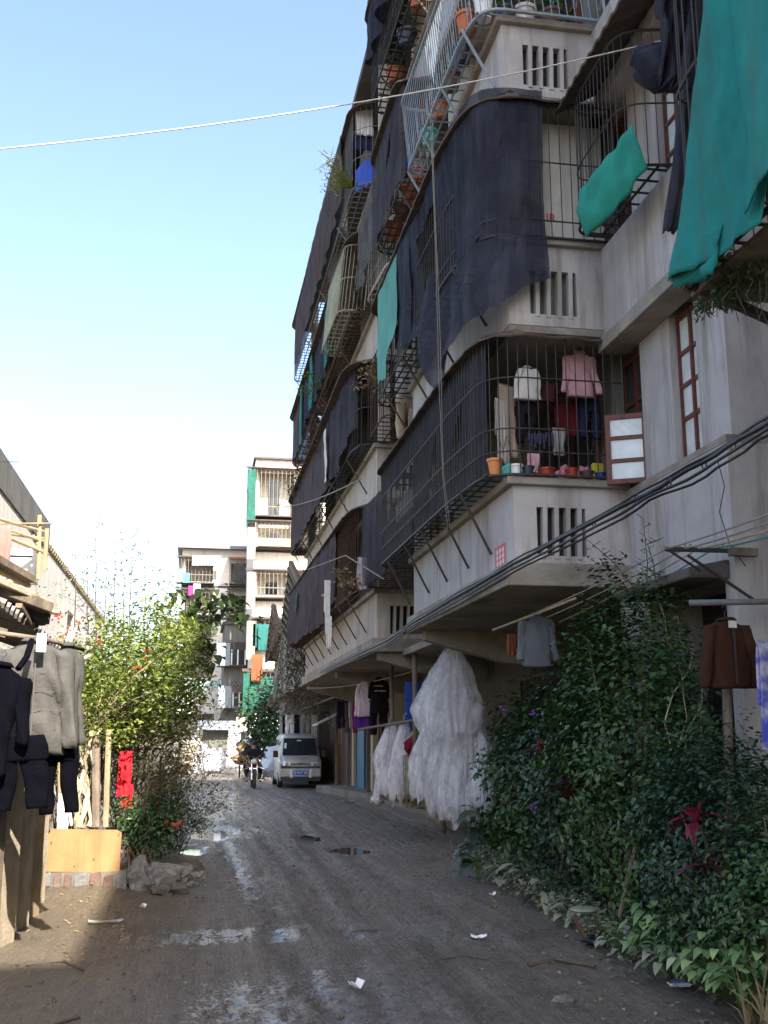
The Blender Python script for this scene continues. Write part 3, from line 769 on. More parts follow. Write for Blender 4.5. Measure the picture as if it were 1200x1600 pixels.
net('shade_net', 'huge dark blue net draped over the second balcony corner and sagging below it', [(3.24, 9.2), (2.56, 9.2), (2.44, 10.3), (2.44, 12.2)], 8.0,
    lin((0, 5.95), (.1, 5.75), (.2, 5.62), (.3, 5.6), (.42, 5.5), (.56, 5.22), (.64, 5.45), (.72, 5.95), (.82, 6.3), (1, 6.35)), net_solid, group=GN, fold=.07, rag=.09, rad=.42, seed=2, kfold=5,
    hole=lambda c: 10.75 < c.y < 11.75 and 6.75 < c.z < 7.55 and c.x < 2.6, belly=.06)
net('teal_cloth', 'pale teal cloth strip hanging beside the dark blue net', [(2.42, 12.75), (2.4, 14.1)], 7.85, lin((0, 6.9), (.3, 6.75), (.65, 6.4), (1, 6.5)), net_paleteal, 'cloth', fold=.03, rag=.08, seed=3)
net('shade_net', 'narrow dark net strip next to the pale teal cloth', [(2.43, 12.0), (2.41, 12.72)], 7.9, lin((0, 6.3), (1, 6.35)), net_solid, group=GN, fold=.04, rag=.05, seed=4)
net('shade_net', 'dark net wall on the third level behind the pale blue railing', [(2.52, 12.7), (2.46, 13), (2.46, 15.0)], 10.4, lin((0, 8.95), (.6, 8.95), (1, 8.9)), net_black, group=GN, fold=.03, rag=.03, seed=5,
    hole=tears([(13.6, 9.8, .1, .3)]))
net('shade_net', 'greyish half open net under the third level cage end', [(2.6, 15.0), (2.48, 15.05), (2.5, 16.8)], 10.2, lin((0, 9.1), (1, 8.95)), net_grey, group=GN, fold=.05, rag=.08, seed=6)
net('shade_net', 'bulging dark blue net at the topmost visible cage', [(2.8, 12.3), (2.38, 12.3), (2.34, 13.2), (2.34, 14.95), (3.0, 15.0)], 13.1, lin((0, 12.1), (.3, 11.95), (.7, 12.0), (1, 12.2)), net_solid, group=GN, fold=.08, rag=.05, seed=7)
net('shade_net', 'dark net at the lowest cage of the landing', [(2.7, 15.15), (2.62, 16.9)], 5.3, lin((0, 4.0), (1, 4.0)), net_black, group=GN, fold=.02, rag=.03, seed=8)
# far bay
net('shade_net', 'long brown purple net on the lowest far cage with a green scrap', [(2.5, 19.3), (2.45, 22), (2.42, 28.45), (3.3, 28.5)], 5.45, lin((0, 4.15), (.2, 3.85), (.5, 3.9), (1, 4.0)), net_purple, group=GN, fold=.05, rag=.08, seed=9, step=.12)
net('green_rag', 'small bright green rag caught on the brown purple net', [(2.38, 25.6), (2.38, 26.1)], 5.1, lin((0, 4.75), (1, 4.5)), net_green, 'rag', fold=.02, seed=10, rad=.01)
net('shade_net', 'long brown purple net on the second far cage under hanging creepers', [(2.46, 20.6), (2.42, 24), (2.42, 28.3), (3.3, 28.35)], 7.9, lin((0, 6.5), (.5, 6.4), (1, 6.45)), net_purple, group=GN, fold=.03, rag=.04, seed=11, step=.12)
net('shade_net', 'black net drape with pale torn edge on the second far cage', [(2.56, 17.3), (2.44, 17.8), (2.44, 20.5)], 7.9, lin((0, 6.8), (.3, 6.4), (1, 6.45)), net_black, group=GN, fold=.07, rag=.1, seed=12)
net('white_rag', 'long pale torn cloth hanging at the edge of the black net drape', [(2.36, 19.9), (2.36, 20.35)], 7.55, 6.55, mat('rag_white', (.5, .5, .47), .9, .15, 8.), 'rag', fold=.05, rag=.1, seed=13)
net('shade_net', 'dark net bands with teal edges on the third far cage', [(2.46, 20.0), (2.42, 25.5)], 10.3, lin((0, 9.2), (.4, 8.95), (1, 9.0)), net_solid, group=GN, fold=.05, rag=.08, seed=14, step=.12)
for y0, y1, zb, lab in ((19.9, 20.5, 9.0, 'bright teal cloth edge nearest on the third far cage'), (22.9, 23.3, 8.9, 'narrow teal cloth strip in the middle of the third far cage'), (25.2, 25.6, 8.7, 'teal cloth strip at the far end of the third far cage')):
    net('teal_cloth', lab, [(2.37, y0), (2.37, y1)], 10.2, zb, net_teal, 'cloth', fold=.03, rag=.08, seed=y0, rad=.01, group='teal cloth strips on the third far cage')
net('shade_net', 'grey net at the far end of the third far cage', [(2.46, 25.7), (2.42, 28.4), (3.2, 28.45)], 10.3, 8.95, net_purple, group=GN, fold=.03, rag=.04, seed=15, step=.12)
net('shade_net', 'long brown purple net on the topmost far cage against the sky', [(2.40, 18.4), (2.36, 22), (2.36, 27.2)], 13.0, lin((0, 11.6), (.3, 11.35), (1, 11.45)), net_purple, group=GN, fold=.03, rag=.05, seed=16, step=.12)
net('blue_tarp', 'bright blue tarpaulin inside the top far cage', [(3.5, 17.3), (2.75, 17.35), (2.62, 17.9)], 11.95, 11.45, mat('tarp_blue', (.02, .07, .45), .6, .15, 6.), 'tarpaulin', fold=.04, seed=17)

def quad_drape(name, label, c, m, nu, nv, X=None, Y=None, disp=.05, cat='tarpaulin', seed=0., kx=8., solid=.006, group=None, bow=0.):
    """cloth stretched between four photo corners (top left, top right, bottom right, bottom left) on a plane, with folds off that plane"""
    tl, tr, br, bl = [P(a, b, X=X, Y=Y) for a, b in c]
    n = Vector((1, 0, 0)) if X is not None else Vector((0, 1, 0))
    def fn(u, v):
        p = tl.lerp(tr, u).lerp(bl.lerp(br, u), v)
        d = disp * ((.3 + v) * math.sin(u * kx + 2 * nz(u * 2, v * 2, seed)) * .5 + 1.5 * nz(u * 3 + seed, v * 2.2, seed) + .3 * nz(u * 9, v * 7, seed)) - bow * math.sin(PI * v) * math.sin(PI * u)
        q = p - n * d
        q.z += (.03 * nz(u * 6, seed) + .015 * nz(u * 19, seed)) * v
        return q
    mb = MB(); mb.grid(fn, nu, nv)
    return tag(mb.build(name, m, smooth=True, solid=solid), label, cat, group)
quad_drape('teal_tarp', 'large teal tarpaulin curtain covering the near balcony cage', [(1108, -60), (1215, -60), (1195, 350), (1048, 440)], net_teal, 30, 50, X=2.72, disp=.045, seed=3, kx=9)
quad_drape('teal_tarp', 'second teal tarpaulin flap hanging to a point beside the large curtain', [(1140, -60), (1330, -60), (1300, 120), (1168, 335)], net_teal, 26, 40, X=2.66, disp=.045, seed=8, kx=7)
quad_drape('teal_tarp', 'short teal valance under the near balcony cage', [(1048, 415), (1130, 350), (1120, 430), (1052, 452)], net_teal, 14, 8, X=2.76, disp=.04, seed=4)
quad_drape('shade_net', 'dark blue net rope hanging straight beside the teal tarpaulin', [(1085, -60), (1112, -60), (1078, 350), (1035, 366)], net_solid, 10, 40, Y=5.75, disp=.06, cat='shade net', group=GN, seed=5)
quad_drape('shade_net', 'bunched dark blue net hanging from above in thick folds', [(1022, -60), (1090, -60), (1075, 150), (1030, 120)], net_solid, 16, 26, Y=6.1, disp=.12, cat='shade net', group=GN, seed=6, kx=22)
mb = MB()
c = P(1032, 108, Y=6.3)
mb.ball(c, .18, 3, .22, (1.15, .8, .95), 5); mb.ball(c + Vector((.14, .05, -.02)), .13, 3, .25, (1, .8, 1), 9); mb.ball(c + Vector((-.05, .05, .12)), .12, 3, .25, (1.2, .8, .8), 2)
tag(mb.build('net_bundle', net_solid, smooth=True), 'knotted dark blue net bundle beside the window cage', 'net bundle')
# teal cloth slung over the cable in front of the window cage
a, b_, c_, d_ = [P(*q, Y=yy) * .965 + Vector((0, 0, H * .035)) for q, yy in (((905, 300), 8.9), ((992, 190), 7.9), ((1012, 262), 7.9), ((915, 372), 8.9))]
mb = MB(); mb.grid(lambda u, v: a.lerp(b_, u).lerp(d_.lerp(c_, u), v) + Vector((-.05 * math.sin(PI * v) ** .7 * (.6 + .4 * math.sin(PI * u)) - .03 * nz(u * 4, v * 3, 2) - .012 * math.sin(u * 26 + v * 5), 0, .012 * nz(u * 7, v * 4, 7) - .05 * math.sin(PI * u) * v)), 24, 16)
tag(mb.build('teal_cloth', mat('teal_bright', (.015, .26, .205), .8, .2, 3., .3, 60, stain=(.03, .13, .11), transl=.2), smooth=True, solid=.006), 'bright teal cloth slung over cables before the window cage', 'cloth')
# plants hanging under the near cage
cl = []
for i in range(60):
    t = rnd.random(); x, y = 1088 + 112 * t, 455 - 35 * t + rnd.uniform(-30, 38)
    q = P(x, y, X=2.9 + rnd.uniform(0, .5)); cl.append((q.x, q.y, q.z, rnd.uniform(.4, 1.)))
hp = thing('hanging_plant', 'dark trailing plant drooping beneath the near balcony floor', 'plant', P(1150, 440, X=3.05))
foliage('foliage', clump_points(cl, 38, .05), .065, leaf_vine, hp, aspect=.28, droop=1.5)
mb = MB()
for i in range(38):
    x = rnd.uniform(1090, 1200); q = P(x, rnd.uniform(400, 440), X=2.9 + rnd.uniform(0, .4)); L = rnd.uniform(.1, .32)
    mb.tube([q, q + Vector((rnd.uniform(-.04, .04), rnd.uniform(-.04, .04), -L * .5)), q + Vector((rnd.uniform(-.08, .08), rnd.uniform(-.06, .06), -L))], .003, 3)
mb.build('stem', twig_m, hp)

# ================================================================ cables and wires
def wire(name, label, pts, r, m, cat, group=None, n=5):
    mb = MB(); mb.tube(pts, r, n); return tag(mb.build(name, m, smooth=True), label, cat, group)
GC = 'black cables strung along the apartment front'
base_pts = [Vector((4.6, 2.2, 5.1)), P(1230, 640, X=2.9), P(1100, 722, X=3.1), P(970, 792, X=2.83), P(800, 882, X=2.76), P(655, 966, X=2.74), P(607, 1000, X=2.72), P(500, 1050, X=2.7)]
def poly_sm(pts, k=6):
    out = []
    for a, b in zip(pts, pts[1:]): out += [a.lerp(b, i / k) for i in range(k)]
    return out + [pts[-1]]
for j, (dz, dx, r, lab) in enumerate(((0, 0, .016, 'thickest black cable of the bundle along the apartment front'), (-.05, -.02, .011, 'second black cable sagging just under the thickest one'), (.035, .0, .009, 'thin black cable riding above the bundle'),
                                      (-.06, .015, .009, 'lowest slack black cable of the bundle'))):
    wire('cable', lab, [p + Vector((dx + .015 * nz(i * .5, j), 0, dz + .02 * nz(i * .35, j + 3) - (.007 * j * abs(math.sin(i * .4))))) for i, p in enumerate(poly_sm(base_pts))], r, cable_m, 'cable', GC)
mb = MB()
for i, p in enumerate(poly_sm(base_pts, 5)):
    if i < 24 and i % 2 == 0:
        mb.tube([p + Vector((0, .03 * math.cos(a), .035 * math.sin(a) - .01)) for a in np.linspace(0, 2 * PI, 10)], .005, 4)
tag(mb.build('cable_ring', cable_m), 'loops of wire tying the black cable bundle together', 'cable tie')
wire('clothes_line', 'long pale rope crossing the sky to the apartment block', [Vector((-2.97, 9.7, 5.7))] + sag(P(-40, 236, Y=7.5), P(1088, 50, Y=7.5), .13, 20), .0062, wire_m, 'rope')
rp = [P(665, -40, X=2.2), P(672, 170, X=2.2), P(681, 400, X=2.25), P(686, 600, X=2.3), P(692, 745, X=2.4), P(700, 830, X=2.5)]
wire('drop_cable', 'slack grey cable hanging down the apartment front', poly_sm(rp, 4), .0042, rope_m, 'cable', 'grey cables hanging down the front')
wire('drop_cable', 'thinner grey cable twisted beside the slack one on the front', [p + Vector((.0, -.07 - .03 * math.sin(i * .7), 0)) for i, p in enumerate(poly_sm(rp, 4))], .0034, rope_m, 'cable', 'grey cables hanging down the front')
GW = 'washing lines tied to the steel bracket'
for i, (x0, y0, x1, y1, m, lab) in enumerate(((1040, 858, 1215, 798, rope_m, 'topmost pale washing line on the bracket'), (1068, 858, 1215, 812, rope_m, 'second pale washing line on the bracket'), (1090, 858, 1215, 824, bamboo, 'tan washing line on the bracket'),
                                     (1118, 856, 1215, 834, mat('line_teal', (.03, .22, .2), .6, .1), 'teal washing line on the bracket'))):
    a = P(x0, y0, Y=7.33); wire('washing_line', lab, sag(a, P(x1, y1, Y=5.2), .01, 6) + [Vector((4.61, 3.4, P(x1, y1, Y=5.2).z + .35))], .007, m, 'rope', GW)
    e = P(830 + i * 22, 960 + i * 6, Y=9.6); wire('washing_line', lab.replace('on the bracket', 'running on behind to the slab'), sag(a, e, .02, 8), .006, m, 'rope', GW)
mb = MB()
for i in range(14):
    q = P(1038 + i * 8.5, 856 + 2 * math.sin(i), Y=7.325); mb.tube([q + Vector((.012 * math.cos(a), .02, .022 * math.sin(a))) for a in np.linspace(0, 2 * PI, 7)], .006, 4)
tag(mb.build('rope_knot', bamboo), 'coiled rope ends knotted along the steel bracket', 'rope')
wire('loose_wire', 'thin dark wire dangling down the corner of the wall', poly_sm([P(1122, 722, Y=7.3), P(1132, 760, Y=7.3), P(1124, 800, Y=7.3), P(1140, 850, Y=7.3), P(1165, 885, Y=7.3)], 4), .004, cable_m, 'wire')
wire('drying_pole', 'grey metal drying pole reaching out above the shrubs', [P(1078, 942, Y=7.0), Vector((4.61, 7.0, P(1230, 936, Y=7.0).z))], .022, iron_grey, 'pole', n=8)
wire('support_post', 'thin dark post standing in the shrubs below the brown jacket', [P(1134, 1010, Y=7.2), P(1140, 1240, Y=7.2), P(1142, 1420, Y=7.2)], .035, old_wood, 'post', n=7)
wire('street_wire', 'thin pale wire crossing to the far net', sag(P(440, 792, Y=30), P(565, 748, X=2.4), .1, 10), .012, rope_m, 'wire')
wire('street_wire', 'thin wire below the far brown purple net', poly_sm([P(480, 890, X=2.3), P(540, 868, X=2.3), P(600, 905, X=2.6)], 5), .010, rope_m, 'wire')

# ================================================================ clothes
def fab(name, col, **k): return mat('fabric_' + name, col, .92, .14, 5., .35, 45, spec=.15, transl=.08, **k)

def ring(cx, cy, z, rx, ry, n=16, amp=0., seed=0., pw=.75, fold=0.):
    out = []
    for k in range(n):
        a = 2 * PI * k / n; ca, sa = math.cos(a), math.sin(a)
        w = 1 + amp * math.sin(a * 3 + seed + z * 5) + amp * 1.5 * nz(ca * 2, sa * 2 + seed, z * 5)
        x = rx * w * math.copysign(abs(ca) ** pw, ca)
        f = fold * (nz((cx + x) * 9 + z * 4, z * 5 + seed, seed) + .6 * nz((cx + x) * 22 + z * 9, z * 10, seed + 5)) * 1.6 if fold else 0
        out.append(Vector((cx + x, cy + f + ry * w * math.copysign(abs(sa) ** pw, sa), z + (fold * .5 * nz((cx + x) * 7, seed) if fold else 0))))
    return out

ROLL = [0.]
def placed(top, yaw): return Matrix.Translation(top) @ Matrix.Rotation(yaw, 4, 'Z') @ Matrix.Rotation(ROLL[0], 4, 'Y')

def shirt(label, top, w, h, m, yaw=0., sleeve=.55, name='shirt', cat='shirt', group=None, flare=1.0, collar=True, slope=.12, puff=.036, hanger=True, stripes=None, sl_m=None, open_front=None, splay=.1):
    """shirt or jacket hung by its neck; top = world point of the neck"""
    mb = MB(placed(top, yaw)); sd = rnd.uniform(0, 50)
    hw = w / 2; prof = [(0, .18, .45), (.02, .24, .5), (.05, .44, .6), (.09, .62, .65), (.14, .72, .7), (.22, .73, .8), (.4, .70, .85), (.6, .70 * flare ** .5, .85), (.8, .72 * flare, .8), (.95, .74 * flare, .75), (1., .74 * flare, .7), (.985, .68 * flare, .4)]
    pr = []
    for (a0, b0, c0), (a1, b1, c1) in zip(prof, prof[1:]):
        m_ = max(1, int(abs(a1 - a0) / .05)); pr += [(a0 + (a1 - a0) * q / m_, b0 + (b1 - b0) * q / m_, c0 + (c1 - c0) * q / m_) for q in range(m_)]
    pr.append(prof[-1]); fo = (.045 if w > .5 else .03) * h
    rings = [ring(.01 * math.sin(t * 6 + sd), .01 * nz(t * 3, sd), -h * t, hw * a, puff * b, 36, .0 if t < .1 else .05, sd, .8, fo * min(1, t * 5)) for t, a, b in pr]
    mb.loft(rings)
    o = mb.build(name, m, smooth=True); tag(o, label, cat, group)
    for s in (-1, 1):
        mb = MB(placed(top, yaw)); L = h * sleeve; rr = []
        for i in range(15):
            t = i / 14
            cx = s * (hw * (.56 + .32 * t ** .55 + splay * .4 * t) + .008 * math.sin(t * 8 + sd)); z = -h * .075 - L * t
            r = hw * (.22 - .06 * t) * (1 + .07 * math.sin(t * 14 + sd))
            rr.append(ring(cx, -.014 + .02 * math.sin(t * 4 + sd), z, r, puff * (.58 - .18 * t), 18, .06, sd + s, .8, fo * .7 * min(1, t * 4)))
        mb.loft(rr); mb.build('sleeve', sl_m or m, o, smooth=True)
    if collar:
        mb = MB(placed(top, yaw)); mb.loft([ring(0, 0, -.012 * h, hw * .26, puff * .6, 14), ring(0, -.004, .035 * h, hw * .25, puff * .66, 14), ring(0, -.006, .0, hw * .34, puff * .75, 14)], caps=False); mb.build('collar', sl_m or m, o, smooth=True, solid=.006)
    if stripes:
        mb = MB(placed(top, yaw)); n, z0, z1 = stripes[1], stripes[2], stripes[3]
        for k in range(n):
            t = z0 + (z1 - z0) * k / max(1, n - 1); dz = (z1 - z0) / n * .22
            mb.loft([ring(0, 0, -h * (t - dz), hw * .705, puff * .9, 28, .07, sd), ring(0, 0, -h * (t + dz), hw * .705, puff * .9, 28, .07, sd)], caps=False)
        mb.build('stripes', stripes[0], o, smooth=True)
    if hanger:
        mb = MB(placed(top, yaw)); mb.tube([(-hw * .55, 0, -h * .07), (0, 0, .02), (hw * .55, 0, -h * .07)], .006, 5); mb.tube([(0, 0, .02), (0, 0, .06), (.02, 0, .085), (0, 0, .11), (-.02, 0, .09)], .004, 5)
        mb.build('hanger', dark_pl, o)
    return o

def trousers(label, top, w, h, m, yaw=0., name='trousers', cat='trousers', group=None, gap=.04, puff=.06):
    mb = MB(placed(top, yaw)); sd = rnd.uniform(0, 50); hw = w / 2
    fo = .022 * h
    mb.loft([ring(0, 0, -h * t, hw * a, puff * b, 26, .04, sd, .8, fo * min(1, t * 8)) for t, a, b in ((0, .86, .7), (.03, .88, .8), (.07, .92, .9), (.12, .97, 1.), (.18, 1., 1.), (.24, 1., 1.), (.30, 1., .95), (.34, .98, .9), (.345, .8, .3))])
    for s in (-1, 1):
        mb.loft([ring(s * hw * (.5 + gap * t * 3) + .008 * math.sin(t * 7 + sd), .012 * nz(t * 4, s), -h * (.28 + .72 * t), hw * (.49 - .14 * t), puff * (.9 - .25 * t), 18, .05, sd + s, .8, fo) for t in np.linspace(0, 1, 15)])
    return tag(mb.build(name, m, smooth=True), label, cat, group)

def sheet(label, top, w, h, m, yaw=0., name='towel', cat='towel', group=None, fold=.02, k=18, back=.6, taper=1.):
    """cloth folded over a line: front fall and a shorter back fall"""
    mb = MB(placed(top, yaw)); sd = rnd.uniform(0, 50)
    def fn(u, v):
        s = v * (1 + back); z = -h * (s - back) if s > back else -h * (back - s); side = -1 if s > back else 1
        dd = abs(s - back); x = (u - .5) * w * (1 - (1 - taper) * dd) + .02 * nz(u * 3, v * 3, sd)
        y = side * .012 * min(1, dd * 8) + fold * dd * (math.sin(u * k + sd) + 1.4 * nz(u * 5, v * 2, sd)) * .6
        return Vector((x, y, z + .02 * nz(u * 6, sd) * dd))
    mb.grid(fn, 18, 22)
    return tag(mb.build(name, m, smooth=True, solid=.006), label, cat, group)

W = fab('white', (.62, .61, .6)); PK = fab('pink', (.56, .33, .38)); BK = fab('black', (.012, .012, .016)); NV = fab('navy', (.02, .025, .06))
GY = fab('grey', (.27, .26, .25)); BE = fab('beige', (.47, .38, .30)); MR = fab('maroon', (.10, .015, .02)); BL = fab('blue', (.03, .07, .33)); PU = fab('purple', (.10, .03, .25))
LP = fab('pale_pink', (.60, .48, .54)); RB = fab('brown', (.048, .02, .012)); SG = fab('slate', (.11, .125, .15)); RD = fab('red', (.62, .02, .03)); OR = fab('orange', (.5, .16, .05)); DG = fab('dark_teal', (.03, .07, .09)); CR = fab('cream', (.56, .5, .4))
def px_top(x, y, Y): return P(x, y, Y=Y)
# laundry in the lowest near balcony
yb = 9.55
shirt('pink long sleeved blouse hanging at the right of the caged balcony', px_top(905, 552, yb), .38, .46, PK, sleeve=.86, name='blouse', cat='blouse', splay=.12)
shirt('white short cardigan hanging beside the beige sheet on the balcony', px_top(823, 575, yb), .27, .33, W, sleeve=.9, name='cardigan', cat='cardigan', splay=.12)
sheet('pale beige bed sheet hung in the corner of the caged balcony', px_top(793, 600, yb + .15), .26, .75, BE, name='bed_sheet', cat='sheet', taper=1.2, yaw=.5)
sheet('light grey towel hanging in front of the beige sheet', px_top(782, 622, yb + .02), .16, .66, fab('light_grey', (.45, .43, .42)), taper=1.2, yaw=.6)
trousers('black trousers hanging under the white cardigan', px_top(820, 628, yb + .1), .2, .42, BK)
trousers('navy trousers hanging behind the pink blouse at the cage end', px_top(920, 625, yb + .2), .22, .4, NV)
sheet('dark maroon cloth hanging behind the pink blouse', px_top(887, 628, yb + .25), .3, .36, MR, name='cloth', cat='cloth')
shirt('patterned dark top bunched between the cardigan and the pink blouse', px_top(856, 598, yb + .1), .22, .2, fab('dark_red_print', (.07, .02, .022)), sleeve=.5, name='top', cat='top', hanger=False)
sheet('grey cloth strip hanging below the dark top', px_top(872, 668, yb), .12, .28, GY, name='cloth', cat='cloth')
trousers('black leggings hanging low in the balcony middle', px_top(850, 685, yb + .05), .12, .4, BK, name='leggings', cat='leggings')
mb = MB()
for i in range(9):
    q = px_top(826 + i * 4.5, 676 + 2 * (i % 2), yb - .03); mb.tube([q, q + Vector((.005, 0, -.03)), q + Vector((.01 * (i % 3 - 1), 0, -.09 - .03 * (i % 3)))], [.012, .014, .010], 6)
tag(mb.build('sock_rack', fab('sock', (.05, .05, .1))), 'little rack of dark socks hanging in the balcony', 'socks')
sheet('small pink patterned towel hanging above the basins', px_top(833, 708, yb), .12, .2, PK, group=None); sheet('crimson cloth hanging under the pink patterned towel', px_top(836, 735, yb + .03), .1, .14, fab('crimson', (.3, .02, .06)), name='cloth', cat='cloth')
# laundry at the landing and far bay
shirt('navy and white striped pullover hanging at the landing cage', px_top(640, 563, 14.6), .42, .56, W, sleeve=.8, name='pullover', cat='pullover', stripes=(NV, 9, .15, .93), hanger=True, sl_m=W)
trousers('pair of beige trousers hanging below the striped pullover', px_top(636, 612, 14.75), .34, .72, BE)
sheet('tan cloth hanging beside the beige trousers', px_top(652, 602, 14.9), .26, .75, CR, name='cloth', cat='cloth')
sheet('white bundle of washing inside the top far cage', px_top(570, 165, 17.5), .3, .62, W, name='washing', cat='washing')
sheet('dark blue cloth drooping in the top far cage', px_top(568, 212, 17.55), .34, .3, NV, name='cloth', cat='cloth')
sheet('long white strip hanging out of the lowest far cage', px_top(512, 905, 20.0), .12, 1.05, W, name='strip', cat='cloth strip', taper=.8)
sheet('second white strip trailing below the first', px_top(514, 962, 19.8), .10, .62, W, name='strip', cat='cloth strip', taper=.8)
sheet('pale ragged washing inside the lowest far cage', px_top(566, 870, 18.0), .18, .6, LP, name='washing', cat='washing')
# under the canopy
yy = 22.5
shirt('pale pink shirt on the line under the far canopy', px_top(569, 1066, 20.5), .36, .66, LP, sleeve=.9, group='laundry under the canopy', hanger=False)
shirt('black jersey with pale chest bands under the far canopy', px_top(592, 1060, 20.3), .42, .66, BK, sleeve=.5, name='jersey', cat='jersey', stripes=(CR, 2, .22, .36), group='laundry under the canopy')
trousers('black trousers hanging below the banded jersey', px_top(592, 1090, 20.4), .36, .7, BK, group='laundry under the canopy')
sheet('mustard cloth between the pink shirt and the black jersey', px_top(580, 1064, 20.4), .1, .4, fab('mustard', (.3, .17, .03)), name='cloth', cat='cloth', group='laundry under the canopy')
sheet('purple skirt hanging below the pale pink shirt', px_top(570, 1102, 20.6), .4, .46, PU, name='skirt', cat='skirt', group='laundry under the canopy')
for i, (x, m, lab) in enumerate(((538, MR, 'red sleeved shirt at the far end of the shop laundry line'), (543, SG, 'slate shirt next to the red sleeved one on the shop line'), (549, W, 'white shirt on the shop line'), (555, fab('magenta', (.45, .05, .2)), 'magenta shirt at the near end of the shop line'), (530, NV, 'navy trousers cloth at the dark end of the shop line'))):
    sheet(lab, px_top(x, 1095, 24.5 + (4 - i) * .1), .16, .62 + .1 * (i % 2), m, name='shirt', cat='shirt', yaw=.7, group='laundry under the canopy', taper=.9)
trousers('bright blue jeans hanging upside beside the plastic bundles', px_top(648, 1066, 17.5), .34, .88, BL, name='jeans', cat='jeans')
sheet('blue work cloth hanging right of the jeans', px_top(662, 1090, 17.3), .2, .6, BL, name='cloth', cat='cloth')
shirt('slate grey pullover hanging above the shrubs', px_top(838, 962, 9.9), .40, .5, SG, sleeve=.8, name='pullover', cat='pullover', splay=.06, hanger=False)
sheet('dull red cloth left of the slate pullover', px_top(800, 990, 10.4), .1, .22, fab('rust', (.2, .06, .04)), name='cloth', cat='cloth')
wire('laundry_pole', 'thin bamboo pole carrying the slate pullover', [P(770, 985, Y=10.2), P(900, 935, Y=9.3)], .014, bamboo, 'pole')
wire('laundry_line', 'line under the far canopy carrying shirts', sag(P(480, 1075, Y=27), P(690, 1035, Y=16), .12, 12), .010, rope_m, 'rope')
# brown jacket and checked cloth on the drying pole
j = shirt('rust brown jacket on a black hanger below the drying pole', P(1133, 970, Y=6.95), .41, .47, RB, sleeve=.92, name='jacket', cat='jacket', splay=.1, puff=.1)
mb = MB(placed(P(1133, 970, Y=6.95), 0)); mb.box(-.03, .03, -.105, -.10, -.06, -.01); mb.build('collar_label', W, j)
mb = MB(placed(P(1133, 970, Y=6.95), 0)); mb.box(-.006, .006, -.118, -.105, -.44, -.06); mb.build('zip', iron_black, j)
sheet('checked blue and white cloth at the right edge', P(1200, 1000, Y=6.6), .2, .72, mat('fabric_check', (.06, .08, .42), .9, .3, 16., .2, 40, col2=(.45, .42, .5)), name='checked_cloth', cat='cloth', yaw=.3, taper=1.2)

# ================================================================ plastic film bundles
def film_bundle(label, top, bot_z, w, seed, depth=.3, neck=.06, belly=.8, name='plastic_bundle'):
    top = Vector(top); Hh = top.z - bot_z; mb = MB(); n = 120; rings = []
    for i in range(40):
        t = i / 39
        k = neck + (1 - neck) * (min(1, t / belly)) ** .72 * (1 - .18 * max(0, t - belly) / (1.001 - belly))
        r = []
        for q in range(n):
            a = 2 * PI * q / n; ca, sa = math.cos(a), math.sin(a)
            fold = .5 - abs(nz(ca * 4 + seed, sa * 4, t * .9)) * 2
            f = 1 + (.30 * fold + .05 * nz(ca * 11, sa * 11 + seed, t * 1.6) + .36 * nz(ca * 1.2, sa * 1.2 + seed, t * 2.4) + .05 * nz(ca * 9, sa * 9 + seed, t * 16)) * min(1, t * 3 + .1)
            rag = .40 * nz(ca * 2.2 + seed, sa * 2.2, seed) + .24 * nz(ca * 7, sa * 7 + seed, 3)
            zz = top.z - Hh * t + rag * Hh * .34 * t ** 3
            r.append(Vector((top.x + ca * w / 2 * k * f + .05 * nz(t * 2, seed), top.y + sa * depth * k * f, zz)))
        rings.append(r)
    mb.loft(rings, caps=False)
    o = mb.build(name, plastic_film, smooth=True); tag(o, label, 'plastic sheeting', 'clear plastic sheeting hung under the canopy')
    # crumpled film stuffed inside the outer sheet
    mb = MB(); rings2 = []
    for i in range(16):
        t = .06 + .86 * i / 15
        src = rings[min(39, int(t * 39))]; c = sum(src, Vector()) / n
        rings2.append([c + (p - c) * (.66 + .34 * nz(j_ * .28, t * 3, seed)) for j_, p in enumerate(src)])
    mb.loft(rings2, caps=False); mb.build('inner_film', plastic_film, o, smooth=True)
    mb = MB(); mb.tube([top + Vector((0, 0, -.02)), top + Vector((0, 0, .10)), top + Vector((.05, 0, .14))], .012, 5); mb.build('tie', rope_m, o)
    return o
def pz(x, y, Y): return P(x, y, Y=Y)
film_bundle('big upper bell of clear plastic sheeting tied to the canopy', pz(703, 1010, 14.5), pz(703, 1150, 14.5).z, .84, 1.3, .3, .18, .7)
film_bundle('long lower bundle of plastic sheeting right above the step', pz(726, 1100, 14.7), pz(726, 1280, 14.7).z, .74, 4.1, .3, .5, .7)
film_bundle('plastic sheeting bundle left of the long one with dark feet', pz(694, 1120, 15.1), pz(692, 1268, 15.1).z, .50, 7.7, .28, .3, .6)
film_bundle('slanting plastic sheeting bundle next to the yellow basket', pz(668, 1135, 15.6), pz(658, 1250, 15.6).z, .54, 9.2, .28, .22, .7)
film_bundle('pointed plastic sheeting bundle second from the shop doors', pz(631, 1128, 17.4), pz(626, 1252, 17.4).z, .46, 12.4, .26, .24, .65)
film_bundle('plastic sheeting bundle closest to the shop doors', pz(609, 1132, 18.0), pz(604, 1250, 18.0).z, .54, 15.5, .3, .24, .65)
film_bundle('narrow plastic sheeting bundle beside the shrubs', pz(752, 1145, 13.9), pz(752, 1275, 13.9).z, .3, 18.3, .2, .2)
wire('hanging_pole', 'crooked pole under the canopy from which plastic is hung', [P(560, 1140, Y=19), P(650, 1125, Y=16.8), P(760, 1100, Y=14.3)], .025, old_wood, 'pole', n=6)
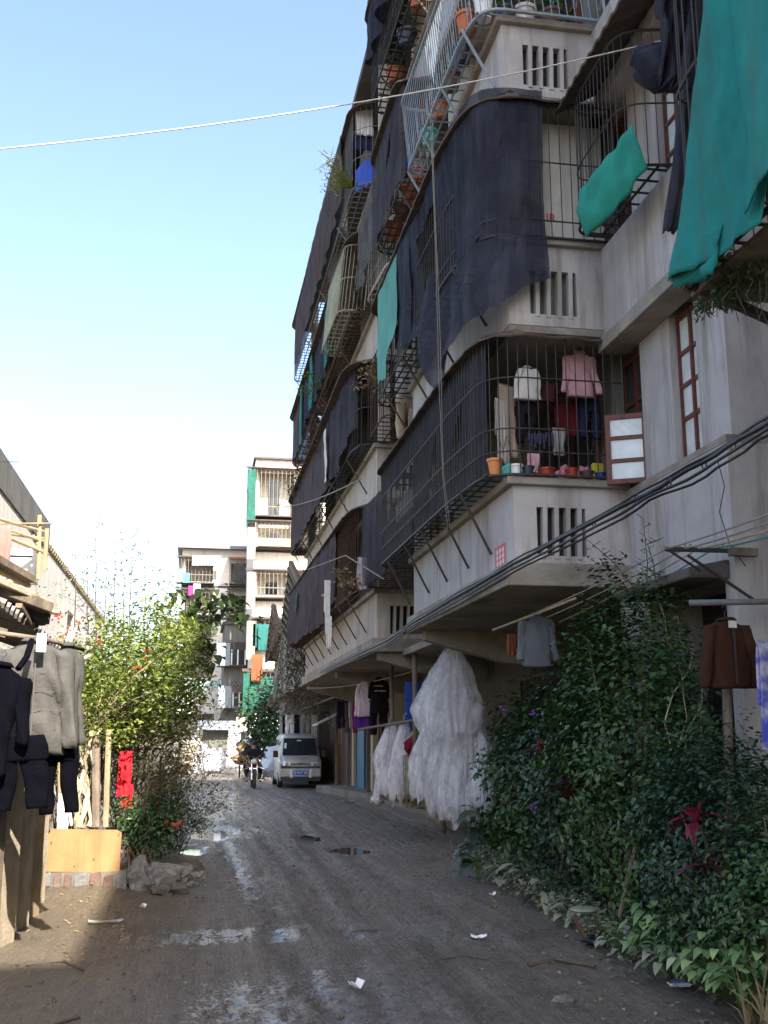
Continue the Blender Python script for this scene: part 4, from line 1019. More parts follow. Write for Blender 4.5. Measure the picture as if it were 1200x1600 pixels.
for x, Y_, lab in ((648, 16.5, 'dark wooden post behind the plastic bundles'), (612, 18.6, 'dark wooden post near the shop doors')):
    wire('canopy_post', lab, [P(x, 1020, Y=Y_), P(x + 1, 1258, Y=Y_)], .04, old_wood, 'post', n=6)
# yellow wire basket, dark rag and scrap wood under the bundles
bk = P(649, 1262, Y=17.0); bs = thing('wire_basket', 'yellow wire basket standing behind the plastic bundles', 'basket', bk)
mb = MB()
for k in range(14):
    a = 2 * PI * k / 14; mb.tube([bk + Vector((.16 * math.cos(a), .16 * math.sin(a), 0)), bk + Vector((.2 * math.cos(a), .2 * math.sin(a), .8))], .006, 4)
for z in (0, .2, .4, .6, .8): mb.tube([bk + Vector(((.16 + .05 * z) * math.cos(a), (.16 + .05 * z) * math.sin(a), z)) for a in np.linspace(0, 2 * PI, 17)], .007, 4)
mb.build('lattice', mat('basket_yellow', (.22, .18, .05), .6, .2, 8.), bs)
mb = MB(); mb.ball(bk + Vector((-.03, 0, .95)), .13, 3, .3, (1, 1, 1.1), 3); tag(mb.build('rag_bundle', fab('rag_red', (.16, .012, .025)), smooth=True), 'red rag bundle piled on the yellow basket', 'rags')
mb = MB(); mb.ball(bk + Vector((.04, .08, 1.13)), .08, 3, .3, (1, 1, 1), 6); tag(mb.build('rag_bundle', yellow_pl, smooth=True), 'small yellow plastic bundle on top of the red rags', 'rags')
for i, (x, y, Y_) in enumerate(((612, 1252, 17.9), (625, 1254, 17.7), (636, 1256, 17.4))):
    q = P(x, y, Y=Y_); mb = MB()
    for k in range(5): mb.bar(q + Vector((-.2, rnd.uniform(-.1, .1), .03 + .025 * k)), q + Vector((.22, rnd.uniform(-.1, .1), .02 + .03 * k)), .05, .022)
    tag(mb.build('scrap_wood', old_wood), ['splintered scrap boards below the bundle closest to the doors', 'scrap boards in the middle of the step', 'scrap boards beside the yellow basket'][i], 'scrap wood', 'scrap boards on the step')
mb = MB(); mb.ball(P(590, 1250, Y=19.3), .11, 2, .3, (1.3, 1, .8), 8); tag(mb.build('plastic_bag', white_pl, smooth=True), 'crumpled white bag on the step edge', 'bag')
for i, (x, y, Y_, lab) in enumerate(((690, 1268, 15.2, 'dark stump like block under the left long bundle'), (706, 1270, 15.1, 'dark block beside the stump under the bundles'))):
    q = P(x, y, Y=Y_); mb = MB(); mb.ball(q + Vector((0, 0, -.08)), .13, 2, .3, (.8, 1, 1.6), i); tag(mb.build('wood_block', old_wood, smooth=True), lab, 'block')

# ================================================================ pots on the cages
def pot(label, loc, r, h, m, name='flower_pot', cat='pot', group=None, plant=None, pl_h=.25, taper=.72, leaf=.07, lm=None):
    loc = Vector(loc); mb = MB()
    mb.lathe(loc, [(r * taper * .2, 0), (r * taper, 0), (r * .97, h * .82), (r * 1.08, h * .83), (r * 1.1, h), (r * .98, h), (r * .94, h * .86), (.01, h * .84)], 18, caps=False)
    o = mb.build(name, m, smooth=False, bevel=0); tag(o, label, cat, group)
    if plant:
        cl = [(loc.x + rnd.gauss(0, r * .5), loc.y + rnd.gauss(0, r * .5), loc.z + h + pl_h * rnd.uniform(.15, 1), rnd.uniform(.4, 1)) for _ in range(plant)]
        foliage('foliage', clump_points(cl, 16, pl_h * .22), leaf, lm or leaf_mid, o, aspect=.35)
        mb = MB()
        for c in cl[::2]: mb.tube([loc + Vector((0, 0, h * .85)), Vector(c[:3])], .004, 3)
        mb.build('stem', twig_m, o)
    return o
zl = 4.035
GP = 'pots along the caged balcony floor'
for x, r, h, m, lab, nm, ct in ((774, .072, .155, orange_pl, 'orange bucket at the left corner of the caged balcony', 'bucket', 'bucket'), (807, .062, .11, white_pl, 'white bucket beside the teal bag on the balcony', 'bucket', 'bucket'),
                      (826, .056, .10, dark_pl, 'dark blue pot right of the white bucket', 'flower_pot', 'pot'), (855, .082, .085, red_pl, 'wide red basin on the balcony floor', 'basin', 'basin'), (894, .062, .095, red_pl, 'red pot right of the wide basin', 'flower_pot', 'pot'),
                      (918, .066, .075, brown_pl, 'brown bowl beside the red pot', 'bowl', 'bowl'), (939, .052, .07, blue_pl, 'cobalt blue tub at the right end of the balcony', 'tub', 'tub')):
    q = P(x, 760, Y=9.42); pot(lab, (q.x, 9.42, zl), r, h, m, nm, ct, GP)
q = P(934, 745, Y=9.55); mb = MB(); mb.box(q.x - .05, q.x + .06, 9.53, 9.6, zl, zl + .2); tag(mb.build('carton', yellow_pl, bevel=.01), 'yellow green carton behind the cobalt tub', 'carton')
for x, y, m, lab in ((792, 745, teal_pl, 'teal plastic bag behind the white bucket'), (820, 742, teal_pl, 'teal bag with blue folds behind the dark pot'), (880, 745, fab('rag_pink', (.5, .2, .24)), 'pink rag between basin and red pot'), (912, 738, fab('rag_pink', (.5, .2, .24)), 'pink rag lying on the brown bowl')):
    q = P(x, y, Y=9.56); mb = MB(); mb.ball((q.x, 9.56, zl + .07), .07, 3, .35, (1, .6, 1.1), x); tag(mb.build('bag' if m is teal_pl else 'rag', m, smooth=True), lab, 'bag' if m is teal_pl else 'rag')
# level three: pots behind the pale blue railing
zt3 = 8.93
for x, Y_, r, h, m, lab, pl in ((756, 9.45, .105, .3, white_pl, 'tall white bucket at the corner of the pale blue railing', 0), (730, 9.7, .12, .22, terracotta, 'terracotta pot left of the tall white bucket', 0), (790, 9.5, .10, .2, dark_pl, 'dark pot with plant on the blue railing balcony', 9), (820, 9.5, .12, .22, mat('glazed_white', (.5, .5, .48), .3, .1), 'pale glazed pot with grassy leaves', 14),
                      (862, 9.5, .12, .22, brown_pl, 'brown pot with trailing leaves near the wall', 14)):
    q = P(x, 30, Y=Y_); pot(lab, (q.x, Y_, zt3), r, h, m, 'flower_pot', 'pot', 'pots behind the pale blue railing', pl, .38, lm=leaf_mid, leaf=.11)
for i, y in enumerate((10.2, 10.7, 11.3, 11.9)):
    pot(['dark pot hanging over the rack of the blue railing', 'rusty pot on the rack of the blue railing', 'terracotta pot seen from below on the blue railing rack', 'green tub at the far end of the blue railing rack'][i], (2.68, y, 8.93), .11, .2, [dark_pl, brown_pl, terracotta, teal_pl][i], 'flower_pot', 'pot', 'pots behind the pale blue railing', 6, .25)
for i, y in enumerate((12.9, 13.4, 13.9, 14.5)):
    pot('terracotta pot seen through the dark third level rack' if i != 2 else 'pale pot seen through the dark third level rack', (2.72, y, 8.95), .13, .22, terracotta if i != 2 else brown_pl, 'flower_pot', 'pot', 'pots on the dark third level rack')
for i, y in enumerate((11.8, 12.5, 13.3, 14.2)):
    pot('pot with dark plant on the highest visible rack', (2.68, y, 11.35), .14, .22, terracotta if i % 2 else dark_pl, 'flower_pot', 'pot', 'pots on the highest visible rack', 8, .3, lm=leaf_dark)
# level four far and other ledge plants
for i, (x, y, X_) in enumerate(((520, 250, 2.35), (520, 285, 2.35), (537, 275, 2.45))):
    q = P(x + 14, y + 18, X=X_); sp = thing('balcony_plant', ['spiky pale plant leaning out from the top far cage', 'grey spiky plant below the pale one', 'bright yellow green plant beside the spiky ones'][i], 'plant', q)
    mb = MB()
    for k in range(16): mb.tube([q, q + Vector((-.12 + rnd.uniform(-.15, .1), rnd.uniform(-.2, .2), rnd.uniform(0, .25))), q + Vector((-.3 + rnd.uniform(-.2, .15), rnd.uniform(-.4, .4), rnd.uniform(0, .45)))], [.012, .01, .002], 4)
    mb.build('stalk', [leaf_dusty, leaf_dusty, leaf_yellow][i], sp)
    foliage('foliage', clump_points([(q.x - .2 + rnd.uniform(-.1, .1), q.y + rnd.uniform(-.2, .2), q.z + rnd.uniform(.05, .35)) for _ in range(6)], 9, .08), .08, [leaf_dusty, leaf_dusty, leaf_yellow][i], sp, aspect=.3)
for i, (x, y, X_, lm, lab) in enumerate(((577, 590, 2.5, leaf_dry, 'dried reddish plant on the second far cage'), (490, 595, 2.3, leaf_mid, 'green plant in the third far cage rack'), (545, 905, 2.4, leaf_dry, 'dry creeper tangled on the lowest far cage'))):
    q = P(x, y + 15, X=X_); sp = thing('balcony_plant', lab, 'plant', q)
    cl = [(q.x + rnd.gauss(0, .1), q.y + rnd.gauss(0, .3), q.z + rnd.uniform(0, .4), rnd.uniform(.4, 1)) for _ in range(14)]
    foliage('foliage', clump_points(cl, 12, .09), .09, lm, sp, aspect=.4)
    mb = MB()
    for c in cl: mb.tube([q, Vector(c[:3])], .006, 3)
    mb.build('stem', twig_m, sp)
# creepers along the second far roof edge
cr = thing('creeper', 'ragged dark creeper along the awning of the second far cage', 'creeper', (2.4, 23, 8.0))
cl = [(2.36 + rnd.gauss(0, .06), 20.3 + 7.5 * rnd.random(), 7.95 + rnd.uniform(-.35, .3), rnd.uniform(.3, 1)) for _ in range(70)]
foliage('foliage', clump_points(cl, 16, .1), .08, mat('leaf_creeper', (.02, .022, .014), .8, .3, 1.2, leafy=1, col2=(.07, .055, .035)), cr, aspect=.4)
# ================================================================ planting along the apartment wall
def shrub(name, label, cat, c, rad, nclump, per, leaf, lm, sig=.13, seed=0, stems=10, shell=.55, asp=.5, base=None, group=None, lean=(0, 0), stem_m=None, cut=None, up=.5, droop=.2):
    r_ = random.Random(seed + 100); c = Vector(c); rad = Vector(rad)
    base = Vector(base) if base is not None else Vector((c.x, c.y, max(0, c.z - rad.z)))
    t = thing(name, label, cat, base, group); cl = []
    while len(cl) < nclump:
        d = Vector((r_.gauss(0, 1), r_.gauss(0, 1), r_.gauss(0, 1))).normalized()
        k = (shell + (1 - shell) * r_.random()) * (1 + .38 * nz(d.x * 1.8 + seed, d.y * 1.8, d.z * 1.8))
        p = c + Vector((d.x * rad.x * k + lean[0] * d.z, d.y * rad.y * k + lean[1] * d.z, d.z * rad.z * k))
        if p.z < base.z + .05 or (cut and cut(p)): continue
        cl.append((p.x, p.y, p.z, r_.uniform(.35, 1.25)))
    pts = clump_points(cl, per, sig)
    nr = pts - np.array(c); nr /= np.linalg.norm(nr, axis=1)[:, None] + 1e-6
    foliage('foliage', pts, leaf, lm, t, aspect=asp, nrm=nr * .8, up=up, droop=droop)
    mb = MB()
    for k in range(stems):
        q = Vector(cl[r_.randrange(len(cl))][:3]); b = base + Vector((r_.gauss(0, rad.x * .25), r_.gauss(0, rad.y * .25), -.04))
        m_ = b.lerp(q, .5) + Vector((r_.gauss(0, .06), r_.gauss(0, .06), .06))
        mb.tube([b, b.lerp(m_, .5) + Vector((0, 0, .04)), m_, m_.lerp(q, .6), q], [.016, .014, .010, .007, .003], 5)
    mb.build('stem', stem_m or bark, t)
    return t, cl
nowall = lambda p: p.x > 3.98 and 7.3 < p.y < 9.7 or p.x > 4.6
GS = 'dense dark shrubs along the apartment wall'
s1, c1 = shrub('tall_shrub', 'tallest dark climbing shrub below the cracked wall corner', 'shrub', (3.58, 8.55, 1.62), (.58, 1.15, 1.32), 380, 46, .060, leaf_dark, .12, 1, 14, .45, group=GS, cut=nowall)
s2, c2 = shrub('tall_shrub', 'leafy shrub with bright green tips beside the plastic bundles', 'shrub', (3.86, 11.6, 1.18), (.58, 1.15, 1.05), 220, 46, .085, leaf_dark, .14, 2, 14, .5, group=GS)
s3, c3 = shrub('tall_shrub', 'middle dark shrub with small purple flowers', 'shrub', (3.62, 10.1, 1.32), (.55, 1.0, 1.15), 250, 46, .066, leaf_dark2, .13, 3, 14, .5, group=GS, cut=nowall)
s4, c4 = shrub('tall_shrub', 'low spreading shrub under the brown jacket', 'shrub', (3.52, 6.75, .92), (.55, .85, .8), 210, 52, .048, leaf_dark2, .11, 4, 14, .45, group=GS, cut=lambda p: p.x > 3.95 and p.y > 7.2)
s5, c5 = shrub('tall_shrub', 'small leaved shrub at the right edge of the path', 'shrub', (3.35, 5.95, .72), (.36, .5, .55), 100, 52, .045, leaf_dark, .1, 5, 10, .45, group=GS)
s6, c6 = shrub('tall_shrub', 'shrub hollow behind the crimson plants', 'shrub', (3.75, 7.7, .95), (.4, .8, .8), 110, 46, .056, leaf_dark2, .12, 6, 12, .45, group=GS, cut=nowall)
# bright fresh tips on the sky side of the leafy shrub
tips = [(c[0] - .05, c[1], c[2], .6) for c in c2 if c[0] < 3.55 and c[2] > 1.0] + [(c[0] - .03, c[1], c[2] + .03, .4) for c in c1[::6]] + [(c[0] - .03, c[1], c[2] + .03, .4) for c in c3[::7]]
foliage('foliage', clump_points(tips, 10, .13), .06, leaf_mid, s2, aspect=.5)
mb = MB()
for i in range(14):
    c = rnd.choice(c3 + c2[:40]); p = Vector(c[:3]) + Vector((-.12, -.1, 0))
    for k in range(4): mb.ball(p + Vector((rnd.gauss(0, .02), rnd.gauss(0, .02), rnd.gauss(0, .02))), .016, 1, .1)
mb.build('blossom', purple_fl, s3)
# thin bare shoots above the tall shrub
for k, (pts, lab) in enumerate((([(1008, 950), (1012, 880), (1005, 810)], 'tall thin bare shoot rising straight above the tall shrub'), ([(1025, 930), (1022, 885), (1012, 850), (1028, 845)], 'short bent shoot beside the straight one'), ([(1000, 930), (960, 880), (920, 845)], 'leaning thorny shoot reaching left over the slab'))):
    q = [P(a, b, Y=8.6 - .1 * k) for a, b in pts]; t = thing('bare_shoot', lab, 'shoot', q[0], 'bare shoots above the shrubs')
    mb = MB(); pp = poly_sm(q, 5); mb.tube(pp, [.007 - .005 * i / len(pp) for i in range(len(pp))], 5)
    for i, p in enumerate(pp[2:]):
        s = 1 if i % 2 else -1; mb.tube([p, p + Vector((s * .05, 0, .03))], .003, 3)
    mb.build('stem', twig_m, t)
    foliage('foliage', np.array([tuple(p + Vector((.05 * (1 if i % 2 else -1), 0, .03))) for i, p in enumerate(pp)]), .035, leaf_dark, t)
# tangled pale creeper branches near the wall corner
t = thing('climbing_vine', 'pale twisting vine branches in front of the dark doorway', 'vine', (3.7, 7.9, .3)); mb = MB()
for k in range(4):
    p = P(1050 + k * 10, 1130 + rnd.uniform(-20, 60), Y=7.75); pts = [p]
    for i in range(7): p = p + Vector((rnd.uniform(-.09, .12), rnd.uniform(-.05, .05), rnd.uniform(.06, .22))); pts.append(p)
    mb.tube(pts, [.0065 - .0007 * i for i in range(8)], 4)
mb.build('branch', bark_pale, t)

def strap_plant(name, label, cat, base, h, n, L, wd, m, seed=0, group=None, stem_m=None, spread=1.):
    r_ = random.Random(seed); base = Vector(base); t = thing(name, label, cat, base, group); top = base + Vector((0, 0, h)); mb = MB()
    for k in range(n):
        a = r_.uniform(0, 2 * PI); el = r_.uniform(.0, 1.3) ; LL = L * r_.uniform(.65, 1.15)
        d = Vector((math.cos(a) * math.cos(el) * spread, math.sin(a) * math.cos(el) * spread, math.sin(el))).normalized(); sd_ = d.cross(Vector((0, 0, 1))).normalized()
        o = top + Vector((0, 0, -r_.uniform(0, .25) * h)); ps = []
        for i in range(7):
            s = i / 6; c = o + d * LL * s - Vector((0, 0, LL * .55 * s * s)); w_ = wd * (math.sin(PI * min(1, s * .92 + .08)) ** .8) * .5
            ps += [c - sd_ * w_ + Vector((0, 0, w_ * .35)), c, c + sd_ * w_ + Vector((0, 0, w_ * .35))]
        mb.add(ps, [f for i in range(6) for f in ((i * 3, i * 3 + 1, i * 3 + 4, i * 3 + 3), (i * 3 + 1, i * 3 + 2, i * 3 + 5, i * 3 + 4))])
    mb.build('foliage', m, t, smooth=True)
    mb = MB(); mb.tube([base + Vector((.12, .05, -.16)), base + Vector((.05, 0, h * .2)), top], [.012, .010, .008], 6); mb.build('stem', stem_m or twig_m, t)
    return t
leaf_darkred = mat('leaf_dark_purple', (.05, .012, .022), .5, .3, 4., leafy=1, col2=(.12, .02, .045), transl=.25)
GR = 'crimson leaved plants among the shrubs'
def onpix(x, y, X): return P(x, y, X=X)
strap_plant('crimson_plant', 'crimson leaved plant highest on the leafy shrub', 'plant', onpix(845, 1195, 3.2), .12, 14, .26, .05, leaf_red, 1, GR)
strap_plant('crimson_plant', 'dark purple leaved plant drooping in the shrub hollow', 'plant', onpix(895, 1262, 3.2), .14, 14, .32, .07, leaf_darkred, 2, GR)
strap_plant('crimson_plant', 'bright crimson plant nearest to the light green leaves', 'plant', onpix(1088, 1312, 3.08), .12, 14, .27, .05, leaf_red, 3, GR)
strap_plant('crimson_plant', 'limp dark reddish plant hanging below the bright crimson one', 'plant', onpix(1105, 1380, 3.1), .1, 9, .26, .06, leaf_darkred, 4, GR)

def broad_leaf(mb, o, d, L, w, droop=.5, cup=.25):
    """heart shaped leaf"""
    d = d.normalized(); s_ = d.cross(Vector((0, 0, 1))); s_ = s_.normalized() if s_.length > .01 else Vector((1, 0, 0)); prof = [.15, .8, 1., .92, .72, .42, .02]
    ps = []
    for i, pw in enumerate(prof):
        s = i / 6; c = o + d * L * s - Vector((0, 0, droop * L * s * s)); ww = w * .5 * pw
        ps += [c - s_ * ww + Vector((0, 0, ww * cup)), c, c + s_ * ww + Vector((0, 0, ww * cup))]
    mb.add(ps, [f for i in range(6) for f in ((i * 3, i * 3 + 1, i * 3 + 4, i * 3 + 3), (i * 3 + 1, i * 3 + 2, i * 3 + 5, i * 3 + 4))])

def broad_plant(name, label, cat, base, n, L, w, m, seed, h=.25, spread=.25, group=None):
    r_ = random.Random(seed); base = Vector(base); t = thing(name, label, cat, base, group); mb = MB(); st = MB()
    for k in range(n):
        a = r_.uniform(0, 2 * PI); rr = spread * math.sqrt(r_.random())
        o = base + Vector((rr * math.cos(a), rr * math.sin(a), h * r_.uniform(.25, 1.1))); b = a + r_.uniform(-.8, .8)
        broad_leaf(mb, o, Vector((math.cos(b) - .35, math.sin(b) - .45, r_.uniform(-.15, .5))), L * r_.uniform(.6, 1.2), w * r_.uniform(.7, 1.15), r_.uniform(.2, .9))
        st.tube([base + Vector((rr * .3 * math.cos(a), rr * .3 * math.sin(a), -.02)), base.lerp(o, .6) + Vector((0, 0, .04)), o], .004, 3)
    mb.build('foliage', m, t, smooth=True); st.build('stem', leaf_mid, t)
    return t
GPo = 'pale variegated leafy plants at the foot of the shrubs'
for i, (x, y, n, L, h, m, lab) in enumerate(((1020, 1455, 22, .15, .28, leaf_pothos, 'light green variegated plant left of the others at the bed edge'), (1075, 1465, 26, .16, .34, leaf_pothos, 'largest clump of light green variegated leaves'), (1130, 1480, 24, .15, .3, leaf_pothos, 'light green variegated clump close to the dry straw'),
                                          (1175, 1470, 22, .14, .3, leaf_pothos, 'variegated clump at the right border of the bed'), (985, 1475, 18, .13, .18, leaf_dusty, 'muddy drooping leaves beside the black bag'), (1060, 1510, 20, .13, .15, leaf_dusty, 'mud splashed leaves lowest at the bed edge'), (1120, 1525, 16, .12, .14, leaf_dusty, 'dusty low leaves near the paper packet'))):
    q = P(x, y + 12, X=3.28 - .0006 * (x - 1000)); q.z = max(.02, min(.12, q.z)); broad_plant('variegated_plant', lab, 'plant', q, int(n * 2.1), L * .72, L * .5, m, 40 + i, h * 1.1, .24, GPo)
GD = 'dusty broad leaved plants beside the lane'
for i, (x, y, n, L, h, lab) in enumerate(((800, 1365, 12, .24, .22, 'dusty broad leaved plant furthest up the lane'), (830, 1378, 14, .24, .28, 'dusty broad leaved plant in the middle of its row'), (862, 1400, 14, .2, .22, 'dusty broad leaved plant close to the broken stool'), (905, 1425, 12, .15, .14, 'small dusty plant behind the broken stool'))):
    q = P(x, y + 14, Z=.06); broad_plant('dusty_plant', lab, 'plant', q, n, L, L * .62, leaf_dusty, 60 + i, h, .22, GD)
for i, (x, y, L, lab) in enumerate(((748, 1265, .42, 'big dark taro leaf plant below the narrow plastic bundle'), (742, 1330, .34, 'dark taro plant drooping at the lane edge'))):
    q = P(x + 8, y + 18, Y=13.6 - i * 1.2); q.z = max(.04, q.z - .2); broad_plant('taro_plant', lab, 'plant', q, 7, L, L * .6, leaf_dark2, 80 + i, .35, .16, 'dark taro plants')
# low ground cover along the bed edge: nobody could count it
cl = []
for i in range(520):
    y = rnd.uniform(6.2, 14.6); x = 3.27 + .28 * max(0, (y - 8.6) / 6) + abs(rnd.gauss(0, .16)) + (.1 if y < 7 else 0)
    cl.append((x, y, ground_h(x, y) + rnd.uniform(.02, .16), rnd.uniform(.3, 1)))
tag(foliage('ground_cover', clump_points(cl, 22, .075), .05, leaf_dusty, aspect=.6), 'low dusty ground cover along the foot of the shrubs', 'ground cover', kind='stuff')
cl = []
for i in range(330):
    y = rnd.uniform(5.6, 14.4); x = 3.45 + .28 * max(0, (y - 8.6) / 6) + abs(rnd.gauss(0, .22)); cl.append((min(x, 4.4), y, ground_h(x, y) + rnd.uniform(.1, .5), rnd.uniform(.4, 1)))
tag(foliage('undergrowth', clump_points(cl, 26, .11), .055, leaf_dark2, aspect=.5), 'dark green undergrowth beneath the shrubs', 'undergrowth', kind='stuff')
# dry straw at the lower right corner
st = thing('dry_straw', 'heap of dry straw and dead palm leaves at the lower right corner', 'straw', (3.05, 5.9, 0)); mb = MB()
for k in range(90):
    q = P(rnd.uniform(1165, 1235), rnd.uniform(1545, 1640), Z=.04); d = Vector((rnd.uniform(-.25, .2), rnd.uniform(-.3, .3), rnd.uniform(.02, .42))).normalized()
    L = rnd.uniform(.2, .55); s_ = d.cross(Vector((0, 0, 1))).normalized() * rnd.uniform(.004, .016)
    a = q; b = q + d * L * .5 + Vector((0, 0, .05)); c = q + d * L
    mb.add([a - s_, a + s_, b - s_, b + s_, c], [(0, 1, 3, 2), (2, 3, 4)])
mb.build('blades', leaf_dry, st)

# ---------------------------------------------------------------- litter and small things on the lane
def rock(label, loc, r, sc, m=stone, seed=0, name='rock', cat='rock', group=None, nzv=.22):
    mb = MB(); mb.ball(Vector(loc) + Vector((0, 0, r * sc[2] * .45)), r, 3, nzv, sc, seed); return tag(mb.build(name, m), label, cat, group)
paper = mat('paper', (.74, .73, .72), .8, .06, 8.)
def scrap(label, x, y, w_, l_, yaw, m=paper, z=None, name='paper_scrap', cat='litter', group='paper scraps on the lane', curl=.04):
    q = P(x, y, Z=.0); q.z = ground_h(q.x, q.y) + .012
    mb = MB(Matrix.Translation(q) @ Matrix.Rotation(yaw, 4, 'Z'))
    mb.grid(lambda u, v: Vector(((u - .5) * w_, (v - .5) * l_, curl * .5 * (abs(u - .5) * 2) ** 1.5 + curl * .5 * max(0, u - .6) + .02 * nz(u * 3 + x, v * 3) + .012)), 6, 6)
    return tag(mb.build(name, m, solid=.003), label, cat, group)
scrap('white paper scrap folded on the near wet mud', 557, 1553, .07, .09, .4, curl=.06)
scrap('white carton scrap with a dark print by the right track', 748, 1467, .13, .1, -.2, curl=.03)
pk = scrap('printed white packet at the edge of the bed', 1062, 1545, .13, .1, .1, curl=.02)
mb = MB()
q = P(1062, 1545, Z=.0); q.z = ground_h(q.x, q.y) + .05
for k in range(4): mb.box(q.x - .045, q.x + (.0 if k % 2 else .03), q.y - .035 + k * .022, q.y - .027 + k * .022, q.z - .004, q.z)
mb.build('print', mat('print_blue', (.1, .1, .35), .8, .1), pk)
scrap('small white crumb of paper below the rocks', 223, 1423, .05, .05, 1.)
scrap('muddy flattened plastic sheet beside the sunny patch', 165, 1447, .3, .1, .1, mat('mud_plastic', (.30, .29, .25), .5, .2, 9.), curl=.02, name='plastic_scrap')
scrap('grey plastic scrap by the step', 545, 1253, .3, .25, .3, mat('mud_plastic', (.30, .29, .25), .5, .2, 9.), name='plastic_scrap')
scrap('tiny pale scrap near the dusty plants', 770, 1405, .06, .04, .3)
def stick(label, pts, r=.008, m=None): 
    q = [P(a, b, Z=0) for a, b in pts]; q = [Vector((p.x, p.y, ground_h(p.x, p.y) + r * 1.2)) for p in q]
    mb = MB(); mb.tube(poly_sm(q, 3), r, 5); return tag(mb.build('stick', m or twig_m), label, 'stick', 'sticks lying in the mud')
stick('long bent twig lying across the right wheel track', [(690, 1500), (725, 1496), (760, 1502), (800, 1503)], .006)
stick('thick dark stick in the mud left of the packet', [(825, 1507), (870, 1502), (930, 1511)], .016)
stick('thin stick pointing at the broken stool', [(842, 1456), (900, 1454)], .006)
stick('short stick behind the scraped rut', [(550, 1453), (590, 1451)], .006)
stick('dark twig in the lower left shade', [(40, 1510), (100, 1506), (130, 1516)], .010)
stick('thin twig near the lower left corner', [(85, 1598), (125, 1588)], .009)
stick('crooked branch at the foot of the fence', [(-30, 1475), (10, 1440), (45, 1405)], .014)
for i, (x, y, r, lab) in enumerate(((880, 1565, .05, 'flat grey stone nearest the right track'), (1115, 1562, .03, 'small stone next to the packet'), (850, 1487, .02, 'pebble beside the thick dark stick'), (952, 1500, .035, 'muddy clod under the leaves'), (905, 1535, .02, 'small clod in front of the flat stone'), (760, 1540, .018, 'small clod in the rutted middle'), (300, 1480, .018, 'clod left of the wet streak'), (640, 1500, .02, 'clod right of the wet streak'))):
    q = P(x, y, Z=0); rock(lab, (q.x, q.y, ground_h(q.x, q.y) - .005), r, (1.5, 1, .6), [stone, mud][i % 2], i, 'stone', 'stone', 'stones and clods on the lane')
# broken stool with a black bag
q = P(925, 1478, Z=0.0); bs = thing('broken_stool', 'broken wooden stool with a pale seat tilted beside the leaves', 'stool', q)
mb = MB(); a = P(895, 1432, Y=q.y); b = P(918, 1472, Y=q.y); mb.bar(a, b, .045, .03); mb.bar(P(935, 1440, Y=q.y + .1), P(928, 1478, Y=q.y + .1), .035, .03); mb.build('leg', mat('stool_brown', (.10, .05, .035), .6, .2, 9.), bs)
mb = MB(); c = P(912, 1424, Y=q.y + .02); mb.lathe(c, [(.01, .0), (.10, .0), (.115, .012), (.105, .028), (.01, .03)], 16, caps=False); mb.bar(P(915, 1428, Y=q.y), P(945, 1423, Y=q.y), .02, .012); mb.build('seat', leaf_dusty, bs)
mb = MB(); mb.ball(P(930, 1470, Y=q.y - .02), .075, 3, .3, (1.25, 1, .55), 4); tag(mb.build('plastic_bag', mat('bag_black', (.012, .014, .022), .3, .2, 5.), smooth=True), 'shiny black bag lying beside the broken stool', 'bag')

# countless small clods pressed up by tyres
cv_, cf_ = [], []
for k in range(2600):
    y = 5.0 + 17 * rnd.random() ** 1.5; x = rnd.uniform(-1.2, 3.4 + .2 * max(0, y - 9) / 5)
    if rnd.random() > .35 + .65 * max(0, nz(x * 1.4, y * .7, 6) * 2): continue
    r = rnd.uniform(.006, .022) * (1.6 if rnd.random() < .05 else 1); z = ground_h(x, y) + r * .2; a0 = rnd.random() * 6.3; b0 = len(cv_)
    for dz, rr in ((-.4, 1.), (.35, .75)):
        for q in range(5): a = a0 + q * 1.2566 + dz; f = rnd.uniform(.7, 1.2); cv_.append((x + r * rr * f * math.cos(a), y + r * rr * f * 1.3 * math.sin(a), z + r * dz * rnd.uniform(.7, 1.2)))
    cf_ += [(b0 + q, b0 + (q + 1) % 5, b0 + 5 + (q + 1) % 5, b0 + 5 + q) for q in range(5)] + [(b0 + 5, b0 + 6, b0 + 7, b0 + 8, b0 + 9)]
mb = MB(); mb.add(cv_, cf_); tag(mb.build('mud_clods', mat('clod_mud', (.10, .085, .07), .8, .3, 6.)), 'small mud clods strewn over the lane', 'mud clods', kind='stuff')

lp_ = []
for k in range(520):
    y = 5.4 + 9.5 * rnd.random() ** 1.3; x = 3.3 + .28 * max(0, (y - 8.6) / 6) - abs(rnd.gauss(0, .55)); lp_.append((x, y, ground_h(x, y) + .012))
for k in range(160):
    y = rnd.uniform(8.5, 14); x = -.5 - abs(rnd.gauss(0, .5)); lp_.append((x, y, ground_h(x, y) + .012))
V_, F_ = leaf_quads(np.array(lp_), .045, aspect=.5, up=2.5, jitter=.5)
tag(np_mesh('fallen_leaves', V_, F_, leaf_dry), 'dry fallen leaves scattered along the lane edges', 'fallen leaves', kind='stuff')
moss = mat('mossy_wall', (.24, .23, .20), .92, .25, 2.5, .3, 40, stain=(.10, .10, .055), streak=True)
